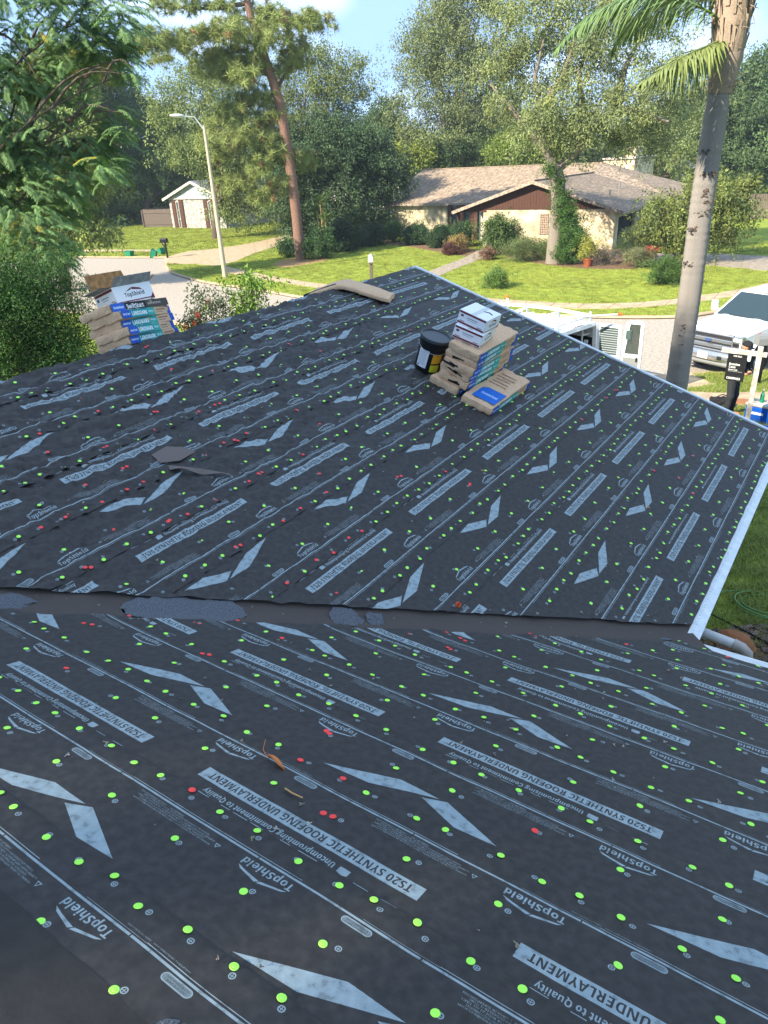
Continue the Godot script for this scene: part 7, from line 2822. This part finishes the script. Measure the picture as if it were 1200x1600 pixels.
# ---------------------------------------------------------------- the worker: distance field of tapered capsules, meshed by surface nets
func capsules(bones: Array, cell: float, k: float) -> MB:
	var lo := Vector3.ONE * 1e9
	var hi := -lo
	for b in bones:
		var r: float = maxf(b[2], b[3]) + cell * 2
		for p in [b[0], b[1]]:
			lo = lo.min(p - Vector3.ONE * r)
			hi = hi.max(p + Vector3.ONE * r)
	var nx := int((hi.x - lo.x) / cell) + 2
	var ny := int((hi.y - lo.y) / cell) + 2
	var nz := int((hi.z - lo.z) / cell) + 2
	var f := PackedFloat32Array()
	f.resize(nx * ny * nz)
	f.fill(1.0)
	for b in bones:
		var a: Vector3 = b[0]
		var c: Vector3 = b[1]
		var ra: float = b[2]
		var rb: float = b[3]
		var ab := c - a
		var l2 := maxf(ab.length_squared(), 1e-9)
		var pad := Vector3.ONE * (maxf(ra, rb) + k + cell * 2)
		var i0 := ((a.min(c) - pad - lo) / cell).floor()
		var i1 := ((a.max(c) + pad - lo) / cell).ceil()
		for z in range(maxi(0, int(i0.z)), mini(nz, int(i1.z) + 1)):
			for y in range(maxi(0, int(i0.y)), mini(ny, int(i1.y) + 1)):
				var at_ := (z * ny + y) * nx
				for x in range(maxi(0, int(i0.x)), mini(nx, int(i1.x) + 1)):
					var p := lo + Vector3(x, y, z) * cell
					var t := clampf((p - a).dot(ab) / l2, 0.0, 1.0)
					var d := p.distance_to(a + ab * t) - lerpf(ra, rb, t)
					var e := f[at_ + x]
					var h := maxf(k - absf(d - e), 0.0) / k
					f[at_ + x] = minf(d, e) - h * h * k * 0.25
	var idx := {}
	var vs := PackedVector3Array()
	var ns := PackedVector3Array()
	var sx := 1
	var sy := nx
	var sz := nx * ny
	for z in nz - 1:
		for y in ny - 1:
			for x in nx - 1:
				var o := (z * ny + y) * nx + x
				var s := 0
				var g: Array = [f[o], f[o + sx], f[o + sy], f[o + sx + sy], f[o + sz], f[o + sx + sz], f[o + sy + sz], f[o + sx + sy + sz]]
				for i in 8:
					if g[i] < 0.0:
						s += 1
				if s == 0 or s == 8:
					continue
				var acc := Vector3.ZERO
				var cnt := 0
				for e in [[0, 1], [2, 3], [4, 5], [6, 7], [0, 2], [1, 3], [4, 6], [5, 7], [0, 4], [1, 5], [2, 6], [3, 7]]:
					var ga: float = g[e[0]]
					var gb: float = g[e[1]]
					if (ga < 0.0) != (gb < 0.0):
						var t := ga / (ga - gb)
						var pa := Vector3(e[0] & 1, (e[0] >> 1) & 1, (e[0] >> 2) & 1)
						var pb := Vector3(e[1] & 1, (e[1] >> 1) & 1, (e[1] >> 2) & 1)
						acc += pa.lerp(pb, t)
						cnt += 1
				idx[o] = vs.size()
				vs.append(lo + (Vector3(x, y, z) + acc / cnt) * cell)
				ns.append(Vector3(g[1] + g[3] + g[5] + g[7] - g[0] - g[2] - g[4] - g[6], g[2] + g[3] + g[6] + g[7] - g[0] - g[1] - g[4] - g[5], g[4] + g[5] + g[6] + g[7] - g[0] - g[1] - g[2] - g[3]).normalized())
	var m := MB.new()
	for z in range(1, nz - 1):
		for y in range(1, ny - 1):
			for x in range(1, nx - 1):
				var o := (z * ny + y) * nx + x
				var a := f[o] < 0.0
				for ax in 3:
					var st: int = [sx, sy, sz][ax]
					var p: int = [sy, sz, sx][ax]
					var q: int = [sz, sx, sy][ax]
					if a != (f[o + st] < 0.0):
						var c: Array = [o - p - q, o - q, o, o - p]
						if not (idx.has(c[0]) and idx.has(c[1]) and idx.has(c[2]) and idx.has(c[3])):
							continue
						var r: Array = [idx[c[0]], idx[c[1]], idx[c[2]], idx[c[3]]]
						if not a:
							r.reverse()
						m.tris(vs[r[0]], vs[r[1]], vs[r[2]], ns[r[0]], ns[r[1]], ns[r[2]])
						m.tris(vs[r[0]], vs[r[2]], vs[r[3]], ns[r[0]], ns[r[2]], ns[r[3]])
	return m
func person() -> void:
	var fx := -1.70
	var fz := -12.78
	var o := thing("person", "worker in black clothes and cap, standing behind the hanging board with head bent", "person", at(V(fx, gnd(fx, fz) + 0.01, fz), deg_to_rad(-100)))
	# faces -z; bent a little over something held at the waist
	var hd := V(0, 1.60, -0.13)
	var body: Array = [
		[V(0, 0.95, 0.02), V(0, 1.15, 0.01), 0.135, 0.13], [V(0, 1.15, 0.01), V(0, 1.36, -0.02), 0.13, 0.14], [V(-0.15, 1.40, -0.02), V(0.15, 1.40, -0.02), 0.075, 0.075],
		[V(0, 1.40, -0.02), V(0, 1.53, -0.08), 0.06, 0.055],
		[V(-0.19, 1.40, -0.02), V(-0.26, 1.14, 0.02), 0.058, 0.045], [V(-0.26, 1.14, 0.02), V(-0.14, 1.03, -0.22), 0.043, 0.030],
		[V(0.19, 1.40, -0.02), V(0.26, 1.14, 0.02), 0.058, 0.045], [V(0.26, 1.14, 0.02), V(0.14, 1.05, -0.22), 0.043, 0.030],
		[V(-0.09, 0.92, 0.02), V(-0.11, 0.50, -0.03), 0.095, 0.062], [V(-0.11, 0.50, -0.03), V(-0.11, 0.09, 0.02), 0.060, 0.040],
		[V(0.09, 0.92, 0.02), V(0.10, 0.50, 0.0), 0.095, 0.062], [V(0.10, 0.50, 0.0), V(0.11, 0.09, 0.05), 0.060, 0.040],
		[V(-0.11, 0.06, 0.02), V(-0.12, 0.04, -0.14), 0.045, 0.038], [V(0.11, 0.06, 0.05), V(0.13, 0.04, -0.11), 0.045, 0.038]]
	var bm := capsules(body, 0.02, 0.05)
	# head with a face, on a finer grid
	var f := V(0, -0.25, -0.97).normalized()
	var u := V(0, 0.97, -0.25)
	var r := V(1, 0, 0)
	var hp := func(x: float, y: float, z: float) -> Vector3: return hd + r * x + u * y + f * z
	var head: Array = [
		[hp.call(0, 0.03, -0.02), hp.call(0, 0.03, 0.02), 0.092, 0.088], [hp.call(0, -0.04, 0.02), hp.call(0, -0.085, 0.05), 0.066, 0.045], [hp.call(0, 0.0, 0.088), hp.call(0, -0.028, 0.112), 0.010, 0.015],
		[hp.call(-0.025, -0.062, 0.086), hp.call(0.025, -0.062, 0.086), 0.009, 0.009], [hp.call(-0.02, -0.072, 0.084), hp.call(0.02, -0.072, 0.084), 0.008, 0.008],
		[hp.call(-0.034, 0.024, 0.086), hp.call(-0.030, 0.022, 0.088), 0.012, 0.012], [hp.call(0.034, 0.024, 0.086), hp.call(0.030, 0.022, 0.088), 0.012, 0.012],
		[hp.call(-0.090, 0.015, -0.01), hp.call(-0.092, -0.02, 0.0), 0.016, 0.012], [hp.call(0.090, 0.015, -0.01), hp.call(0.092, -0.02, 0.0), 0.016, 0.012], [hp.call(0, -0.08, -0.03), V(0, 1.49, -0.06), 0.052, 0.055]]
	var hm := capsules(head, 0.007, 0.012)
	bm.v.append_array(hm.v); bm.n.append_array(hm.n); bm.t.append_array(hm.t)
	# hands: palm, four unequal bent fingers and a thumb closing on a phone
	for s in [-1.0, 1.0]:
		var w := V(0.14 * s, 1.04 if s < 0 else 1.06, -0.23)
		var fwd := V(-0.35 * s, -0.1, -0.93).normalized()
		var ac := V(0, 1, 0).cross(fwd).normalized()
		var hand: Array = [[w - fwd * 0.03, w + fwd * 0.03, 0.024, 0.028], [w + fwd * 0.03 - ac * 0.02, w + fwd * 0.075 - ac * 0.026, 0.018, 0.014], [w + fwd * 0.03 + ac * 0.02, w + fwd * 0.075 + ac * 0.026, 0.018, 0.014]]
		for k in 4:
			var a := w + fwd * 0.08 + ac * (-0.030 + 0.020 * k)
			var len: float = [0.034, 0.040, 0.038, 0.030][k]
			var b := a + (fwd * 0.8 + V(0, 0.35, 0)).normalized() * len
			var c := b + (fwd * 0.2 + V(0, 0.9, 0)).normalized() * len * 0.75
			hand.append([a, b, 0.0085, 0.008])
			hand.append([b, c, 0.008, 0.007])
		var ts: Vector3 = w + fwd * 0.02 - ac * 0.03 * s
		hand.append([ts, ts + (fwd * 0.6 - ac * s * 0.4 + V(0, 0.5, 0)).normalized() * 0.045, 0.012, 0.010])
		hand.append([ts + (fwd * 0.6 - ac * s * 0.4 + V(0, 0.5, 0)).normalized() * 0.045, ts + fwd * 0.06 + V(0, 0.045, 0), 0.010, 0.008])
		var fm := capsules(hand, 0.005, 0.006)
		bm.v.append_array(fm.v); bm.n.append_array(fm.n); bm.t.append_array(fm.t)
	part(o, "body", bm, M.skin)
	# clothes follow the body, a little larger
	var sh: Array = []
	for i in [1, 2, 4, 5, 6, 7]:
		var b: Array = body[i]
		sh.append([b[0], b[1] if i != 5 and i != 7 else b[0].lerp(b[1], 0.86), b[2] + 0.014, b[3] + 0.014])
	sh.append([V(0, 0.90, 0.02), V(0, 1.15, 0.01), 0.155, 0.146])
	part(o, "shirt", capsules(sh, 0.018, 0.05), M.cloth_black)
	var tr: Array = [[V(0, 0.93, 0.02), V(0, 0.99, 0.02), 0.146, 0.142]]
	for i in [8, 9, 10, 11]:
		var b: Array = body[i]
		tr.append([b[0], b[1], b[2] + 0.014, b[3] + (0.014 if i % 2 == 0 else 0.028)])
	part(o, "trousers", capsules(tr, 0.018, 0.04), M.denim_black)
	for s in [[-0.11, 0.02, -0.12], [0.11, 0.05, -0.09]]:
		var bt: Array = [[V(s[0], 0.13, s[1]), V(s[0], 0.07, s[1]), 0.056, 0.058], [V(s[0], 0.055, s[1] + 0.02), V(s[0] * 1.1, 0.048, s[2] - 0.04), 0.052, 0.046]]
		part(o, "boot", capsules(bt, 0.012, 0.03), M.boot_tan)
	var cp: Array = [[hp.call(0, 0.052, -0.02), hp.call(0, 0.052, 0.02), 0.098, 0.094]]
	var cm := capsules(cp, 0.012, 0.02)
	var cut := MB.new()
	for i in range(0, cm.v.size(), 3):
		var q := (cm.v[i] + cm.v[i + 1] + cm.v[i + 2]) / 3.0
		if (q - hd).dot(u) > 0.035:
			for e in 3:
				cut.v.append(cm.v[i + e]); cut.n.append(cm.n[i + e]); cut.t.append(cm.t[i + e])
	var P: Array = []
	for i in 5:
		var row := PackedVector3Array()
		for j in 9:
			var a := -1.15 + 2.3 * j / 8.0
			var rr := 0.092 + 0.075 * i / 4.0 * cos(a * 0.9)
			row.append(hp.call(sin(a) * rr, 0.045 - 0.018 * i / 4.0 - 0.02 * sin(a) * sin(a), cos(a) * rr))
		P.append(row)
	cut.grid(P)
	part(o, "cap", cut, M.cloth_black)
	var ph := MB.new()
	ph.box(Transform3D(Basis(V(1, 0, 0), 0.6), V(0, 1.10, -0.335)), V(0.08, 0.15, 0.012), 0.004)
	var pn := thing("mobile_phone", "dark phone held by the worker behind the hanging board", "phone", o.transform)
	part(pn, "case", ph, M.black_plastic)
func corner_things() -> void:
	# downspout elbow, upturned pot, hose and cable by the eaves' inner corner
	var o := thing("downspout", "white downspout pipe with elbow at the inner corner of the eaves", "downspout", at(V(0.1, 2.05, -0.35)))
	var inv := o.transform.affine_inverse()
	var a := W(1086, 983, 5.35)
	var b := W(1150, 1008, 5.30)
	var c := W(1168, 1016, 5.28)
	var m := MB.new()
	m.rod(a, b, 0.040, 16)
	part(o, "pipe", m, M.white_metal).transform = inv
	m = MB.new()
	m.tube(PackedVector3Array([b - (b - a).normalized() * 0.02, b.lerp(c, 0.5) + V(0, -0.004, 0), c + V(0, -0.03, 0), c + V(0.01, -0.12, 0.0)]), PackedFloat32Array([0.047, 0.047, 0.046, 0.046]), 16)
	part(o, "elbow", m, M.trim_white).transform = inv
	m = MB.new()
	m.rod(c + V(0.01, -0.12, 0), V(c.x + 0.01, 0.05, c.z), 0.038, 14)
	part(o, "drop_pipe", m, M.white_metal).transform = inv
	var g := G(1148, 996, 0.12)
	o = thing("clay_bowl", "upturned rust brown clay bowl on the mulch under the eave", "bowl", at(V(g.x, gnd(g.x, g.z), g.z)))
	m = MB.new()
	m.lathe(Transform3D().scaled(V(0.95, 0.8, 0.6)), [Vector2(0.27, 0.0), Vector2(0.27, 0.04), Vector2(0.245, 0.05), Vector2(0.225, 0.12), Vector2(0.17, 0.20), Vector2(0.10, 0.235), Vector2(0, 0.24)], 32)
	part(o, "shell", m, M.rust)
	m = MB.new()
	var tp := PackedVector3Array()
	var hc := G(1196, 945, 0.05)
	for i in 70:
		var t := i / 69.0
		var an := t * TAU * 2.3 + 1.0
		var r := 0.32 + 0.05 * sin(t * 9.0)
		var p := hc + V(cos(an) * r, 0, sin(an) * r * 0.9)
		tp.append(V(p.x, gnd(p.x, p.z) + 0.05 + 0.03 * sin(t * 17.0), p.z))
	for q in [[1160, 922], [1120, 925], [1100, 930]]:
		var p := G(q[0], q[1], 0.05)
		tp.append(V(p.x, gnd(p.x, p.z) + 0.05, p.z))
	m.tube(tp, taper(tp.size(), 0.009, 0.009), 7)
	tag(part(self, "garden_hose", m, M.hose_green), "thin pale green hose coiled on the grass by the eave", "hose")
	m = MB.new()
	tp = PackedVector3Array()
	for q in [[1090, 955], [1112, 962], [1140, 974], [1170, 990], [1200, 1006], [1240, 1024]]:
		var p := G(q[0], q[1], 0.04)
		tp.append(V(p.x, gnd(p.x, p.z) + 0.04 + rf(0, 0.02), p.z))
	m.tube(tp, taper(tp.size(), 0.010, 0.010), 7)
	tag(part(self, "black_cable", m, M.rubber), "black cable running over the mulch toward the right edge", "cable")
	for n in ["grass", "grass2", "bark_chips", "far_woods"]:
		if has_node(n):
			var q := get_node(n)
			tag(q, {"grass": "bright mown grass blades on the lawns across the street", "grass2": "taller grass on our own lot right of the roof", "bark_chips": "loose bark chips in the bed under our eave", "far_woods": "distant green woods along the horizon"}[n], {"grass": "grass", "grass2": "grass", "bark_chips": "mulch", "far_woods": "woods"}[n])
